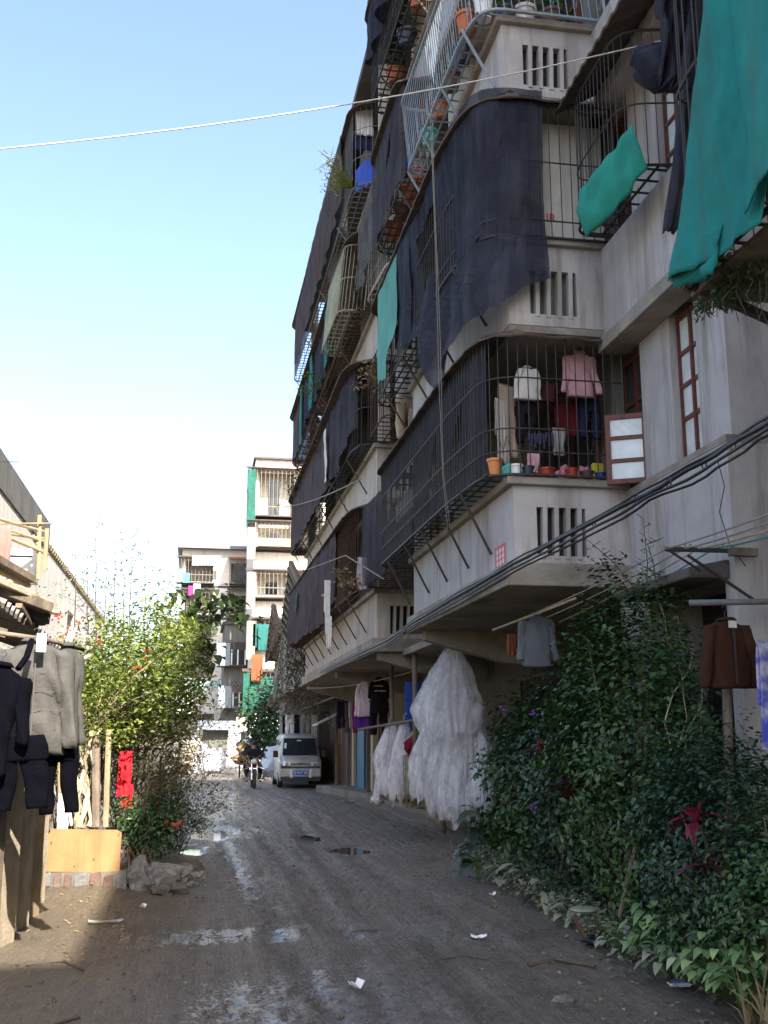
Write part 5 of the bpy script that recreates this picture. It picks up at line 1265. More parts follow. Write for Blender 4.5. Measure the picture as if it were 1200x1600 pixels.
# ================================================================ van
VY = 36.6; VX = 3.62
van = thing('parked_van', 'silver minivan parked nose first beside the shop step', 'van', (VX, VY, 0))
silver = mat('van_paint', (.44, .46, .45), .28, .05, 2., metal=.35, spec=.6, stain=(.25, .22, .18))
def vx(p): return (VX + p[0], VY + p[1], p[2])
mb = MB(Matrix.Translation((VX, VY, 0)))
def vring(y, zb, zt, wb, wt, r=.09):
    pts = [(wb * .96, zb), (wb, zb + .12), (wb, min(zt - .05, .86)), (wb - (wb - wt) * .5, (min(zt, .86) + zt) / 2), (wt, zt - r), (wt - r * .45, zt - r * .25), (wt - r * 1.3, zt)]
    full = pts + [(0, zt + .015)] + [(-a, b) for a, b in reversed(pts)] + [(0, zb)]
    return [Vector((a, y, b)) for a, b in full]
mb.loft([vring(.06, .40, .74, .60, .56), vring(.0, .30, .80, .66, .60), vring(.06, .24, .90, .70, .64), vring(.22, .22, 1.0, .715, .66), vring(.30, .22, 1.05, .715, .665), vring(.72, .22, 1.70, .715, .585), vring(.95, .22, 1.765, .715, .58),
         vring(2.2, .22, 1.79, .715, .58), vring(3.3, .22, 1.75, .715, .58), vring(3.55, .26, 1.66, .70, .57), vring(3.6, .4, 1.2, .66, .58)])
mb.build('body', silver, van, smooth=False, bevel=.02)
vg = mat('van_glass', (.018, .022, .03), .06, .1, 3., spec=.8)
nrm = Vector((0, -.84, .54)); 
mb = MB(); ws = [(-.60, .295, 1.06), (.60, .295, 1.06), (.53, .665, 1.62), (-.53, .665, 1.62)]; mb.prism([vx(Vector(p) + nrm * .012) for p in ws], nrm * .012); wsn = mb.build('windscreen', vg, van)
mb = MB()
for x in (-.3, .25): mb.tube([vx(Vector((x, .30, 1.07)) + nrm * .04), vx(Vector((x + .34, .335, 1.10)) + nrm * .04)], .012, 4)
mb.build('wiper', iron_black, van)
mb = MB(); mb.prism([vx(Vector(p) + nrm * .026) for p in ((-.54, .44, 1.28), (-.46, .44, 1.28), (-.44, .56, 1.46), (-.51, .56, 1.46))], nrm * .003); mb.build('sticker', mat('sticker_pale_blue', (.45, .6, .7), .6, .05), wsn)
mb = MB(); mb.prism([vx(Vector(p) + nrm * .026) for p in ((-.10, .60, 1.525), (.08, .60, 1.525), (.07, .62, 1.555), (-.09, .62, 1.555))], nrm * .003); mb.build('sticker', mat('sticker_green', (.35, .6, .5), .6, .05), wsn)
for s in (-1, 1):
    mb = MB()
    for y0, y1 in ((.78, 1.35), (1.45, 2.35), (2.45, 3.35)):
        mb.prism([vx((s * .668, y0, 1.03)), vx((s * .668, y1, 1.03)), vx((s * .598, y1 - .03, 1.58)), vx((s * .598, y0 + .10, 1.58))], (s * .012, 0, .002))
    mb.build('side_window', vg, van)
    mb = MB(); mb.prism([vx((s * .60, -.012, .72)), vx((s * .34, -.03, .735)), vx((s * .36, -.005, .85)), vx((s * .58, .03, .85))], (0, .05, 0)); hl = mb.build('headlight', mat('lamp_glass', (.55, .57, .58), .1, .05, spec=.8), van, bevel=.012)
    mb = MB(); mb.lathe((0, 0, 0), [(.0, 0), (.055, .0), (.06, .02)], 12); mb.v = [vx((s * .47 + a, -.024 - c * .3, .785 + b)) for a, b, c in mb.v]; mb.build('reflector', mat('reflector', (.75, .75, .75), .15, .02, metal=.8), hl)
    mb = MB(); mb.box(VX + s * .52 - .1, VX + s * .52 + .1, VY - .055, VY, .47, .57); mb.build('fog_lamp', mat('fog_lamp', (.22, .23, .24), .2, .1), van, bevel=.02)
    mb = MB(); mb.prism([vx((s * .72, .42, 1.0)), vx((s * .90, .40, 1.0)), vx((s * .90, .40, 1.22)), vx((s * .74, .42, 1.22))], (0, .07, 0)); mb.build('mirror', iron_black, van, bevel=.02)
    for y in (.62, 2.85):
        def wl_(r, w0, w1, mb): 
            rings = [[Vector(vx((s * wx, y + rr * math.cos(2 * PI * k / 20), .27 + rr * math.sin(2 * PI * k / 20)))) for k in range(20)] for wx, rr in ((w0, r * .82), (w0 + .015, r), (w1 - .015, r), (w1, r * .86))]
            mb.loft(rings)
        mb = MB(); wl_(.265, .56, .725, mb); wh = mb.build('wheel', mat('tyre', (.022, .02, .018), .85, .3, 12., stain=(.1, .085, .065)), van)
        mb = MB(); wl_(.16, .70, .735, mb); mb.build('rim', mat('rim', (.3, .3, .3), .4, .1, metal=.5), wh)
mb = MB(); mb.prism([vx((-.66, -.005, .66)), vx((.66, -.005, .66)), vx((.66, -.005, .705)), vx((-.66, -.005, .705))], (0, -.025, 0)); mb.build('grille_band', mat('grille_navy', (.02, .022, .05), .4, .2), van)
mb = MB(); mb.prism([vx(p) for p in ((-.69, -.07, .36), (.69, -.07, .36), (.69, -.07, .64), (-.69, -.07, .64))], (0, .12, 0)); bmp = mb.build('bumper', silver, van, bevel=.035)
mb = MB()
for s in (-1, 1): mb.prism([vx(p) for p in ((s * .36, -.095, .34), (s * .27, -.095, .34), (s * .30, -.095, .62), (s * .37, -.095, .62))], (0, .03, 0))
mb.build('bumper_guard', mat('guard', (.62, .63, .6), .35, .05, spec=.6), bmp, bevel=.01)
mb = MB(); mb.box(VX - .66, VX + .66, VY - .05, VY + .1, .24, .355); mb.build('lower_apron', mat('apron_navy', (.03, .032, .06), .5, .2), van)
mb = MB(); mb.box(VX - .25, VX + .25, VY - .088, VY - .074, .43, .58); pl = mb.build('number_plate', mat('plate_blue', (.03, .10, .42), .4, .1), van)
text_mesh('plate_lettering', 'E·417 20', mat('plate_white', (.75, .77, .8), .5, .03), .125, (VX, VY - .09, .505), Euler((PI / 2, 0, 0)), pl)
mb = MB(); mb.prism([vx(p) for p in ((-.09, -.012, .835), (0, -.02, .79), (.09, -.012, .835), (.05, -.012, .835), (0, -.02, .812), (-.05, -.012, .835))], (0, -.015, 0)); mb.build('badge', mat('chrome', (.6, .6, .62), .15, .03, metal=.9), van)

# ================================================================ motorcycle with two riders
MX, MY = 2.06, 36.2
moto = thing('motorcycle', 'black and red motorcycle ridden towards the viewer', 'motorcycle', (MX, MY, 0))
chrome = mat('chrome_moto', (.6, .6, .6), .2, .05, metal=.9)
def mp(x, y, z): return Vector((MX + x, MY + y, z))
tyre = mat('tyre', (.022, .02, .018))
for y in (0, 1.22):
    mb = MB(); rr = .29
    mb.loft([[mp(xx, y + r * math.cos(2 * PI * k / 22), rr + r * math.sin(2 * PI * k / 22)) for k in range(22)] for xx, r in ((-.045, rr - .09), (-.045, rr - .03), (0, rr), (.045, rr - .03), (.045, rr - .09), (-.045, rr - .09))], caps=False)
    wh = mb.build('wheel', tyre, moto)
    mb = MB()
    for k in range(8): mb.bar(mp(0, y, rr), mp(0, y + .2 * math.cos(k * PI / 4), rr + .2 * math.sin(k * PI / 4)), .02)
    mb.lathe((0, 0, 0), [(.05, -.05), (.05, .05)], 10); mb.build('rim', chrome, wh)
mb = MB()
for s in (-1, 1): mb.tube([mp(s * .085, 0, .29), mp(s * .09, .22, .92)], .024, 7)
mb.build('fork', chrome, moto)
mb = MB(); mb.grid(lambda u, v: mp((u - .5) * .13, -.32 * math.cos(v * 2.0 - .35), .29 + .32 * math.sin(v * 2.0 - .35 + .6)), 3, 10); mb.build('mudguard', iron_black, moto, solid=.01)
mb = MB(); mb.tube([mp(-.40, .33, 1.0), mp(-.2, .24, 1.03), mp(0, .22, .97), mp(.2, .24, 1.03), mp(.40, .33, 1.0)], .014, 6); mb.build('handlebar', iron_black, moto)
for s in (-1, 1):
    mb = MB(); mb.tube([mp(s * .26, .25, 1.02), mp(s * .36, .2, 1.2)], .008, 5); mb.ball(mp(s * .38, .2, 1.24), .06, 2, 0, (1, .3, .8)); mb.build('mirror', chrome if s < 0 else iron_black, moto)
mb = MB(); mb.ball(mp(0, .1, .88), .105, 3, 0, (1, .9, 1)); hl = mb.build('headlight', chrome, moto, smooth=True)
mb = MB(); mb.ball(mp(0, .03, .88), .088, 2, 0, (1, .5, 1)); mb.build('lens', mat('lamp_glass', (.55, .57, .58)), hl, smooth=True)
mb = MB()
for s in (-1, 1): mb.ball(mp(s * .17, .16, .86), .038, 2, 0, (1, 1, 1))
mb.build('indicator', mat('indicator_orange', (.6, .2, .03), .3, .05), moto)
mb = MB(); mb.loft([ring(MX, MY + .52, z, a, b, 12) for z, a, b in ((.66, .10, .22), (.76, .155, .27), (.86, .15, .26), (.90, .09, .18))]); mb.build('tank', mat('tank_red', (.20, .015, .015), .25, .1, spec=.6), moto, smooth=True)
mb = MB(); mb.box(MX - .13, MX + .13, MY + .75, MY + 1.5, .74, .84); mb.build('seat', dark_pl, moto, bevel=.04)
mb = MB(); mb.box(MX - .14, MX + .14, MY + .35, MY + .85, .3, .62); mb.box(MX - .2, MX + .2, MY + .4, MY + .6, .36, .5); mb.build('engine', iron_grey, moto, bevel=.03)
mb = MB()
for s in (-1, 1): mb.tube([mp(s * .08, .3, .72), mp(s * .36, .22, .62), mp(s * .40, .22, .45), mp(s * .34, .26, .27), mp(s * .08, .32, .3)], .016, 6)
mb.build('crash_bar', chrome, moto)
mb = MB(); mb.bar(mp(-.38, .75, .3), mp(.38, .75, .3), .03); mb.build('footrest', iron_black, moto)

def skinned(name, joints, edges, m, parent=None, root=0, sub=1):
    """one continuous surface grown round a joint skeleton: joints = [(x,y,z,radius)]"""
    me = bpy.data.meshes.new(name); org = WLOC[parent.name] if parent is not None else Vector(joints[root][:3])
    me.from_pydata([tuple(Vector(j[:3]) - org) for j in joints], edges, []); me.update()
    o = bpy.data.objects.new(name, me); C.objects.link(o)
    if parent is not None: o.parent = parent
    else: o.location = org
    WLOC[o.name] = Vector(org)
    mod = o.modifiers.new('skin', 'SKIN'); mod.use_smooth_shade = True
    if not me.skin_vertices:
        bm = bmesh.new(); bm.from_mesh(me); bm.verts.layers.skin.verify(); bm.to_mesh(me); bm.free()
    for i, j in enumerate(joints):
        r = j[3]; me.skin_vertices[0].data[i].radius = (r, r) if not isinstance(r, tuple) else r
        me.skin_vertices[0].data[i].use_root = (i == root)
    s = o.modifiers.new('sub', 'SUBSURF'); s.levels = sub; s.render_levels = sub
    me.materials.append(m); return o
skin_m = mat('skin', (.36, .21, .14), .6, .1, 9.); hair_m = mat('hair_black', (.012, .011, .011), .6, .2, 30.)
jk = fab('jacket_dark', (.018, .024, .03)); tr_m = fab('trousers_dark', (.022, .02, .028))

def rider(label, x, y, zs, lean, arms, jacket, trs, head_dz=0., cap=None, hunch=0.):
    def p(a, b, c, r): return (x + a, y + b, c + zs, r)
    J = [p(0, .10, .86, .13), p(0, .04 - lean * .4, 1.06, .14), p(0, -.02 - lean, 1.26, .135), p(0, -.05 - lean * 1.1, 1.36, .055), p(0, -.08 - lean * 1.2, 1.45, .088), p(0, -.085 - lean * 1.2, 1.54, .08)]
    E_ = [(0, 1), (1, 2), (2, 3), (3, 4), (4, 5)]
    for s in (-1, 1):
        k = len(J)
        hx, hy, hz = arms
        J += [p(s * .18, -.02 - lean, 1.27, .062), p(s * .31, -.08 - lean * .6, 1.10, .048), p(s * hx, hy, hz, .032), p(s * (hx - .01), hy - .07, hz - .005, .036)]
        E_ += [(2, k), (k, k + 1), (k + 1, k + 2), (k + 2, k + 3)]
        for f in range(4):   # fingers wrapped round the grip, thumb on the inner side
            J += [p(s * (hx + .035 - .022 * f), hy - .105, hz + .004, .010), p(s * (hx + .035 - .022 * f), hy - .125, hz - .035, .009)]; q = len(J); E_ += [(k + 3, q - 2), (q - 2, q - 1)]
        J += [p(s * (hx - .055), hy - .085, hz - .02, .011)]; E_ += [(k + 3, len(J) - 1)]
        k = len(J)
        J += [p(s * .10, .06, .84, .095), p(s * .22, -.28, .76, .072), p(s * .22, -.10, .40, .050), p(s * .22, -.12, .34, .038), p(s * .23, -.28, .30, .034)]
        E_ += [(0, k), (k, k + 1), (k + 1, k + 2), (k + 2, k + 3), (k + 3, k + 4)]
    o = skinned('person', J, E_, skin_m); tag(o, label, 'person', 'riders on the motorcycle')
    Jj, Ej = [], []
    tor = [0, 1, 2]; Jj = [J[0][:3] + (.155,), J[1][:3] + (.17,), J[2][:3] + (.165,), J[3][:3] + (.085,)]; Ej = [(0, 1), (1, 2), (2, 3)]
    for s in (0, 1):
        b = 6 + s * (4 + 8 + 1 + 5); k = len(Jj)
        Jj += [J[b][:3] + (.085,), J[b + 1][:3] + (.068,), tuple(Vector(J[b + 1][:3]).lerp(Vector(J[b + 2][:3]), .88)) + (.05,)]; Ej += [(2, k), (k, k + 1), (k + 1, k + 2)]
    skinned('jacket', Jj, Ej, jacket, o)
    Jt = [J[0][:3] + (.14,)]; Et = []
    for s in (0, 1):
        b = 6 + s * 18 + 13; k = len(Jt)
        Jt += [J[b][:3] + (.115,), J[b + 1][:3] + (.088,), J[b + 2][:3] + (.062,)]; Et += [(0, k), (k, k + 1), (k + 1, k + 2)]
    skinned('trousers', Jt, Et, trs, o)
    h = Vector(J[4][:3]); mb = MB()
    mb.ball(h + Vector((0, .025, .06)), .108, 3, .08, (1, 1.05, .95), 2); mb.v = [v for v in mb.v]; mb.build('cap' if cap else 'hair', cap or hair_m, o, smooth=True)
    mb = MB()
    for s in (-1, 1): mb.ball(h + Vector((s * .032, -.092, .02)), .012, 1)
    mb.build('eye', mat('eye_dark', (.02, .015, .012), .3, .1), o)
    mb = MB(); mb.ball(h + Vector((0, -.102, -.012)), .018, 1, 0, (.8, 1, 1.3)); mb.ball(h + Vector((0, -.088, -.052)), .022, 1, 0, (1.2, .4, .3)); mb.build('face', skin_m, o)
    for s in (-1, 1):
        mb = MB(); mb.ball((x + s * .23, y - .27, .285 + zs), .05, 2, 0, (.9, 2.2, .8)); mb.build('shoe', dark_pl, o, smooth=True)
    return o
rider('driver in a dark jacket leaning over the motorcycle handlebars', MX, MY + .78, -.04, .14, (.36, -.36, 1.05), jk, tr_m)
rider('passenger in black with a dark cap behind the motorcycle driver', MX - .02, MY + 1.12, .03, .02, (.24, -.25, 1.0), BK, fab('trousers_maroon', (.05, .012, .02)), cap=BK)

# ================================================================ far apartment blocks
def far_balcony(b, x0, x1, y, zf, zt, net_m=None, side_m=None, awn=None, plant=0, deep=.5, wrap=True, planter=False):
    """caged balcony box on a far facade: floor, awning, side net, front bars, pots"""
    mb = MB(); mb.box(x0, x1, y - deep, y, zf - .08, zf); bl = mb.build('balcony_floor', conc_dark, b)
    mb = MB()
    for x in np.arange(x0 + .03, x1, .22): mb.bar((x, y - deep + .02, zf), (x, y - deep + .02, zt), .025)
    for z in (zf + .45, zt - .03): mb.bar((x0, y - deep + .02, z), (x1, y - deep + .02, z), .04)
    for yy in np.arange(y - deep, y, .2): mb.bar((x0 + .02, yy, zf), (x0 + .02, yy, zt), .025)
    mb.build('cage_bars', mat('bars_far', (.2, .17, .15), .8, .2, 2.), bl)
    mb = MB(); mb.prism([(x0 - .1, y - deep - .12, zt), (x0 - .1, y, zt + .14), (x0 - .1, y, zt + .2), (x0 - .1, y - deep - .12, zt + .06)], (x1 - x0 + .15, 0, 0)); mb.build('awning', awn or sheet_rust, bl)
    if side_m is not None:
        mb = MB(); mb.box(x0 - .03, x0 - .015, y - deep, y, zf - .7, zt); mb.box(x0 - .03, x0 + .42, y - deep - .03, y - deep - .015, zf - .7, zt - .1); mb.build('side_net', side_m, bl)
    if net_m is not None:
        mb = MB(); mb.box(x0 + .3, x1 - .2, y - deep - .03, y - deep - .015, zf, zt - .25); mb.build('front_net', net_m, bl)
    if planter:
        mb = MB(); mb.box(x0 + .5, x1 - .8, y - deep - .25, y - deep - .02, zf, zf + .42); mb.build('planter', mat('planter_pale', (.38, .24, .17), .8, .2, 3.), bl)
    if plant:
        cl = [(rnd.uniform(x0 + .2, x1 - .2), y - deep + .12, zf + rnd.uniform(.15, .8), rnd.uniform(.4, 1)) for _ in range(plant)]
        foliage('foliage', clump_points(cl, 14, .13), .12, leaf_yellow, bl)
FA = thing('apartment_building', 'sunlit cream apartment block closing the lane with stacked cage balconies', 'building', (5, 56, 0))
zrows = [(P(430, y0, Y=55.5).z, P(430, y1, Y=55.5).z) for y0, y1 in ((805, 733), (855, 815), (932, 892), (1010, 968), (1094, 1050))]
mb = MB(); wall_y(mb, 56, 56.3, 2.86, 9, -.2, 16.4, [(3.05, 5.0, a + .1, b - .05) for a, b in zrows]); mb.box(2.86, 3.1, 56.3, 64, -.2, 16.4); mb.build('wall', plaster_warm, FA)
mb = MB(); mb.box(3.1, 9, 56.9, 64, -.2, 16.3); mb.build('inner_wall', mat('inner_pale', (.55, .54, .46), .9, .1, 1.), FA)
mb = MB(); mb.box(2.75, 9.2, 55.8, 64.2, 16.4, 16.5); mb.build('roof', conc_dark, FA)
for i, (a, b) in enumerate(zrows):
    far_balcony(FA, [2.45, 2.5, 2.55, 2.6, 2.5][i], 6.2, 56, a, b, [None, None, None, fab('dull_teal', (.03, .13, .12)), net_green][i], [net_green, mat('net_far', (.24, .2, .18), .9, .2, 2.), mat('net_far', (.24, .2, .18)), mat('net_far', (.24, .2, .18)), net_green][i], None, [16, 6, 3, 0, 0][i], .55, planter=i == 1)  # brown side nets paled, the haze is in the net_far colour
    mb = MB(); mb.box(3.5, 4.3, 56.86, 56.9, a + .2, b - .3); f = mb.build('window', iron_white, FA); mb = MB(); mb.box(3.58, 4.22, 56.84, 56.855, a + .28, b - .38); mb.build('pane', glass_dark, f)
    mb = MB(); mb.box(2.84, 9, 55.96, 55.999, a - .2, a - .09); mb.build('floor_band', conc_dark, FA)
for i, (x, y, m, lab) in enumerate(((412, 975, fab('dull_teal', (.03, .13, .12)), 'teal cloth strip hanging on the cream far block'), (402, 1022, fab('dull_orange', (.22, .085, .04)), 'orange cloth hanging on the cream far block'), (398, 1070, net_green, 'green net strip hanging low on the cream far block'))):
    sheet(lab, P(x, y, Y=55.2), .55, 1.4, m, name='hanging_cloth', cat='cloth', group='cloths hanging on the far blocks', fold=.05)
FB = thing('apartment_building', 'pale washed out apartment block furthest down the lane', 'building', (1, 66, 0))
rows = [(P(330, y0, Y=65.5).z, P(330, y1, Y=65.5).z) for y0, y1 in ((910, 872), (960, 922), (1010, 972), (1062, 1022), (1085, 1065))]
x0, x1 = -1.0, 3.4
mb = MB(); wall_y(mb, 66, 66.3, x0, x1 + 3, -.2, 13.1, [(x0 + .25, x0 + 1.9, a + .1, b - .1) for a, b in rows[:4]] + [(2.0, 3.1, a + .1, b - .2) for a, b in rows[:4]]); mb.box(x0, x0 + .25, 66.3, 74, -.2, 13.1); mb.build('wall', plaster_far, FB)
mb = MB(); mb.box(x0 + .25, x1 + 3, 66.9, 74, -.2, 13); mb.build('inner_wall', mat('inner_far', (.36, .34, .31), .9, .15, 1.), FB)
mb = MB(); mb.box(x0 - .3, x1 + 3, 65.4, 74, 13.1, 13.3); mb.build('roof', mat('roof_blue_grey', (.2, .23, .26), .7, .2), FB)
for i, (a, b) in enumerate(rows[:4]):
    far_balcony(FB, x0 - (.3 if i < 2 else .9 * (i == 2) + .2), x0 + 2.0, 66, a, b, None, [None, None, net_purple, None][i], None, 4, .6)
    far_balcony(FB, 1.9, 3.2, 66, a, b, [net_grey, None, None, net_purple][i], None, [terracotta, None, None, None][i], 2, .5)
    mb = MB(); mb.box(x0, x1 + 3, 65.95, 65.999, a - .25, a - .12); mb.build('floor_band', conc_dark, FB)
for i, (x, y, m, lab) in enumerate(((306, 868, W, 'white shirt on the top line of the pale far block'), (317, 868, LP, 'lilac shirt on the top line of the pale far block'), (329, 868, W, 'white vest on the top line of the pale far block'), (340, 868, fab('lilac', (.4, .3, .5)), 'deep lilac shirt on the top line of the pale far block'), (300, 915, fab('magenta', (.45, .05, .2)), 'magenta cloth on the second line of the pale far block'), (308, 912, W, 'white cloth on the second line of the pale far block'), (291, 895, fab('azure', (.1, .35, .5)), 'azure cloth below the top line of the pale far block'))):
    sheet(lab, P(x, y, Y=65.1), .42, .62, m, name='laundry', cat='laundry', group='laundry on the pale far block')
FC = thing('apartment_building', 'narrow grey block with a dark boxed window between the two far blocks', 'building', (2.6, 60, 0))
a = P(352, 975, Y=60); b = P(394, 1140, Y=60)
mb = MB(); mb.box(a.x, a.x + 2.0, 60, 65.2, -.2, a.z); mb.build('wall', mat('plaster_greyblock', (.15, .145, .135), .9, .15, 2., stain=(.08, .075, .065), streak=True), FC)  # plaster darkened too, shade of the lower far end is in its colour
for (px0, py0, px1, py1, sm) in ((340, 1003, 384, 1042, sheet_light), (342, 1070, 386, 1108, sheet_rust)):
    q0 = P(px0, py0, Y=59.4); q1 = P(px1, py1, Y=59.4)
    mb = MB(); mb.box(q0.x, q1.x, 59.35, 60, q1.z, q0.z); f = mb.build('window_box', sm if sm is sheet_rust else iron_black, FC)
    mb = MB(); mb.box(q0.x - .02, q0.x + .7, 59.3, 59.345, q1.z + .05, q0.z - .05); mb.build('shutter', mat('shutter_blue_grey', (.2, .24, .28), .6, .15), f)
    mb = MB(); mb.box(q0.x + .8, q1.x - .1, 59.33, 59.346, q1.z + .15, q0.z - .45); mb.build('pane', glass_dark, f)
    mb = MB()
    for x in (q0.x + .75, (q0.x + q1.x) / 2 + .3, q1.x - .08): mb.box(x, x + .07, 59.29, 59.329, q1.z + .1, q0.z - .42)
    mb.build('frame', iron_white, f)
mb = MB(); mb.box(a.x - .15, a.x + 2.1, 59.8, 65.3, a.z, a.z + .12); mb.build('roof', conc_dark, FC)
# awning and low shed at the end of the lane
q0 = P(318, 1135, Y=55); q1 = P(366, 1175, Y=55)
sh = thing('shed', 'low grey shed with a pale tin roof at the end of the lane', 'shed', (q0.x, 55, 0))
mb = MB(); mb.box(q0.x, q1.x, 55, 57.5, -.1, q0.z - .1); mb.build('wall', mat('shed_wall', (.10, .098, .09), .9, .2, 3.), sh)  # wall colour darkened for the shade at the lane end
mb = MB(); mb.prism([(q0.x - .3, 54.4, q0.z - .18), (q0.x - .3, 57.8, q0.z + .25), (q0.x - .3, 57.8, q0.z + .33), (q0.x - .3, 54.4, q0.z - .1)], (q1.x - q0.x + .5, 0, 0)); mb.build('roof', mat('shed_roof', (.2, .22, .25), .7, .2, 4.), sh)
mb = MB(); mb.box(q0.x + .3, q1.x - .3, 54.97, 54.999, .3, q0.z - .6); mb.build('shutter', mat('shed_shutter', (.13, .14, .12), .8, .2, 4.), sh)
q0 = P(286, 1062, Y=62); q1 = P(345, 1120, Y=62)
aw = thing('striped_awning', 'faded green and white awning with red cloth below at the far block', 'awning', (q0.x, 62, q1.z)); mb = MB()
mb.grid(lambda u, v: Vector((q0.x + (q1.x - q0.x) * u, 63 - 1.6 * v, q0.z - .55 * v + .05 * math.sin(u * 30) * v)), 24, 5); mb.build('canopy', mat('awning_green_white', (.55, .6, .55), .8, .1, 6., col2=(.2, .4, .3)), aw, solid=.03)
mb = MB()
for u in (0, .5, 1): mb = MB(); mb.bar((q0.x + (q1.x - q0.x) * u, 61.45, q0.z - .6), (q0.x + (q1.x - q0.x) * u, 62.6, q1.z), .06); mb.build('post', iron_white, aw)
mb = MB(); mb.box(-1.19, 1.2, 63.2, 65, -.1, P(330, 1115, Y=63).z); tag(mb.build('low_wall', mat('low_wall_shade_tone', (.085, .08, .07), .9, .3, 1.5)), 'low building wall darkened for shade under the striped awning', 'wall')  # shadow behind the sacks is put into this wall's colour
mb = MB(); mb.box(-14, -1.2, 60, 62, -.1, 3.4); tag(mb.build('low_wall', conc_dark), 'dark low wall behind the trees on the left', 'wall')  # dark concrete chosen so the wall reads as shadowed
# vine-grown side building with two slatted roof racks
SB = thing('side_building', 'grey moss streaked side building behind the van with slatted roof racks', 'building', (4.4, 32, 0))
mb = MB(); mb.box(3.2, 9, 30.2, 44, 3.15, 5.6); mb.box(3.45, 9, 41.5, 44, -.1, 3.149); mb.build('wall', moss, SB)
for quad, ys_ in ((((427, 946), (438, 990), (432, 1034), (416, 1033)), (33, 33, 36.5, 36.5)), (((454, 880), (470, 915), (460, 1015), (440, 988)), (30, 29.2, 31.5, 33.5))):
    pts = [P(a, b, Y=yy) for (a, b), yy in zip(quad, ys_)]
    mb = MB(); n = (pts[1] - pts[0]).cross(pts[3] - pts[0]).normalized(); mb.prism(pts, n * .05); rk = mb.build('roof_rack', mat('rack_brown', (.06, .043, .03), .85, .3), SB)
    mb = MB()
    for k in range(9):
        t = (k + .5) / 9; a = pts[0].lerp(pts[3], t) - n * .06; b = pts[1].lerp(pts[2], t) - n * .06; mb.bar(a, b, .07, .05); 
    mb.bar(pts[0], pts[1], .12, .16); mb.bar(pts[0], pts[3], .10, .12)
    mb.build('slats', old_wood, rk)
cl = []
for i in range(150):
    q = P(rnd.uniform(428, 505), rnd.uniform(985, 1120), Y=30.05); cl.append((q.x, 29.9 + rnd.uniform(-.5, .1), q.z, rnd.uniform(.3, 1)))
cv = thing('creeper', 'dry brown creeper hanging over the side building wall', 'creeper', (4, 30, 2.5))
foliage('foliage', clump_points(cl, 22, .16), .10, mat('leaf_drybrown', (.09, .075, .045), .85, .3, 1.2, leafy=1, col2=(.22, .19, .13), transl=.15), cv, aspect=.5)
mb = MB()
for i in range(40):
    q = P(rnd.uniform(428, 500), rnd.uniform(985, 1010), Y=29.9); p = q; pts = [q]
    for k in range(5): p = p + Vector((rnd.uniform(-.25, .25), rnd.uniform(-.1, .1), -rnd.uniform(.15, .5))); pts.append(p)
    mb.tube(pts, .014, 3)
mb.build('stem', bark, cv)
# lean-to behind the van: dark roof, posts, door
LT = thing('lean_to', 'dark lean to shed with a lattice door beside the van', 'shed', (4.9, 33, 0))
mb = MB(); mb.prism([(3.9, 29, 2.75), (4.0, 41.0, 2.65), (5.6, 41.0, 3.1), (5.6, 29, 3.1)], (0, 0, .06)); mb.build('roof', sheet_rust, LT)
mb = MB(); wall_x(mb, 4.95, 5.1, 28.6, 41.4, -.1, 2.9, [(36.2, 38.6, .2, 2.0)]); mb.box(4.55, 4.95, 39.6, 39.8, -.1, 2.6); mb.build('wall', mat('shop_wall', (.10, .085, .07)), LT)
mb = MB(); mb.box(5.0, 5.05, 36.2, 38.6, .2, 2.0); dl = mb.build('door', brown_door, LT)
for y0, y1, m_, nm_ in ((31.0, 32.3, blue_door, 'door'), (33.0, 33.4, cream_post, 'doorpost'), (29.0, 30.2, red_brown, 'door'), (34.2, 34.9, red_brown, 'door')):
    mb = MB(); mb.box(4.88, 4.949, y0, y1, .2, 2.35 if m_ is not cream_post else 2.8); mb.build(nm_, m_, LT)
mb = MB()
for k in range(4): mb.box(4.965, 4.999, 36.3 + k * .72, 36.42 + k * .72, .25, 1.95)
for k in range(5): mb.box(4.972, 4.999, 36.2, 38.6, .3 + k * .38, .36 + k * .38)
mb.build('lattice', mat('lattice_brown', (.2, .09, .04), .7, .2), dl)
mb = MB(); mb.prism([(3.95, 34.6, 2.05), (3.95, 36.2, 2.02), (4.9, 36.2, 2.5), (4.9, 34.6, 2.5)], (0, 0, .05)); mb.build('door_canopy', sheet_light, LT)
for y in (29.2, 33, 35.8): mb = MB(); mb.bar((4.72, y, .0), (4.72, y, 2.8), .09); mb.build('post', old_wood, LT)
# washing over the van roof
wire('laundry_line', 'line behind the van with hanging trousers', [P(438, 1118, Y=39.5), P(500, 1114, Y=39.5)], .014, rope_m, 'rope')
for i, (x, m, lab, tr) in enumerate(((446, BK, 'narrow black cloth at the left of the line behind the van', 0), (453, W, 'white trousers on the line behind the van', 1), (464, BK, 'black trousers cloth in the middle of the line behind the van', 0), (478, GY, 'grey trousers on the line behind the van', 1), (491, CR, 'cream cloth at the right of the line behind the van', 0))):
    tp = P(x, 1116, Y=39.5)
    if tr: trousers(lab, tp, .36, 1.0, m, group='washing behind the van')
    else: sheet(lab, tp, .2, .9, m, name='cloth', cat='cloth', group='washing behind the van')
# dark tree beside the van
shrub('bushy_tree', 'dark green bushy tree between the van and the far blocks', 'tree', (3.1, 46, 2.2), (1.1, 1.2, 1.7), 120, 34, .2, leaf_dark, .3, 31, 8, .4, base=(3.1, 46, 0))
mb = MB()
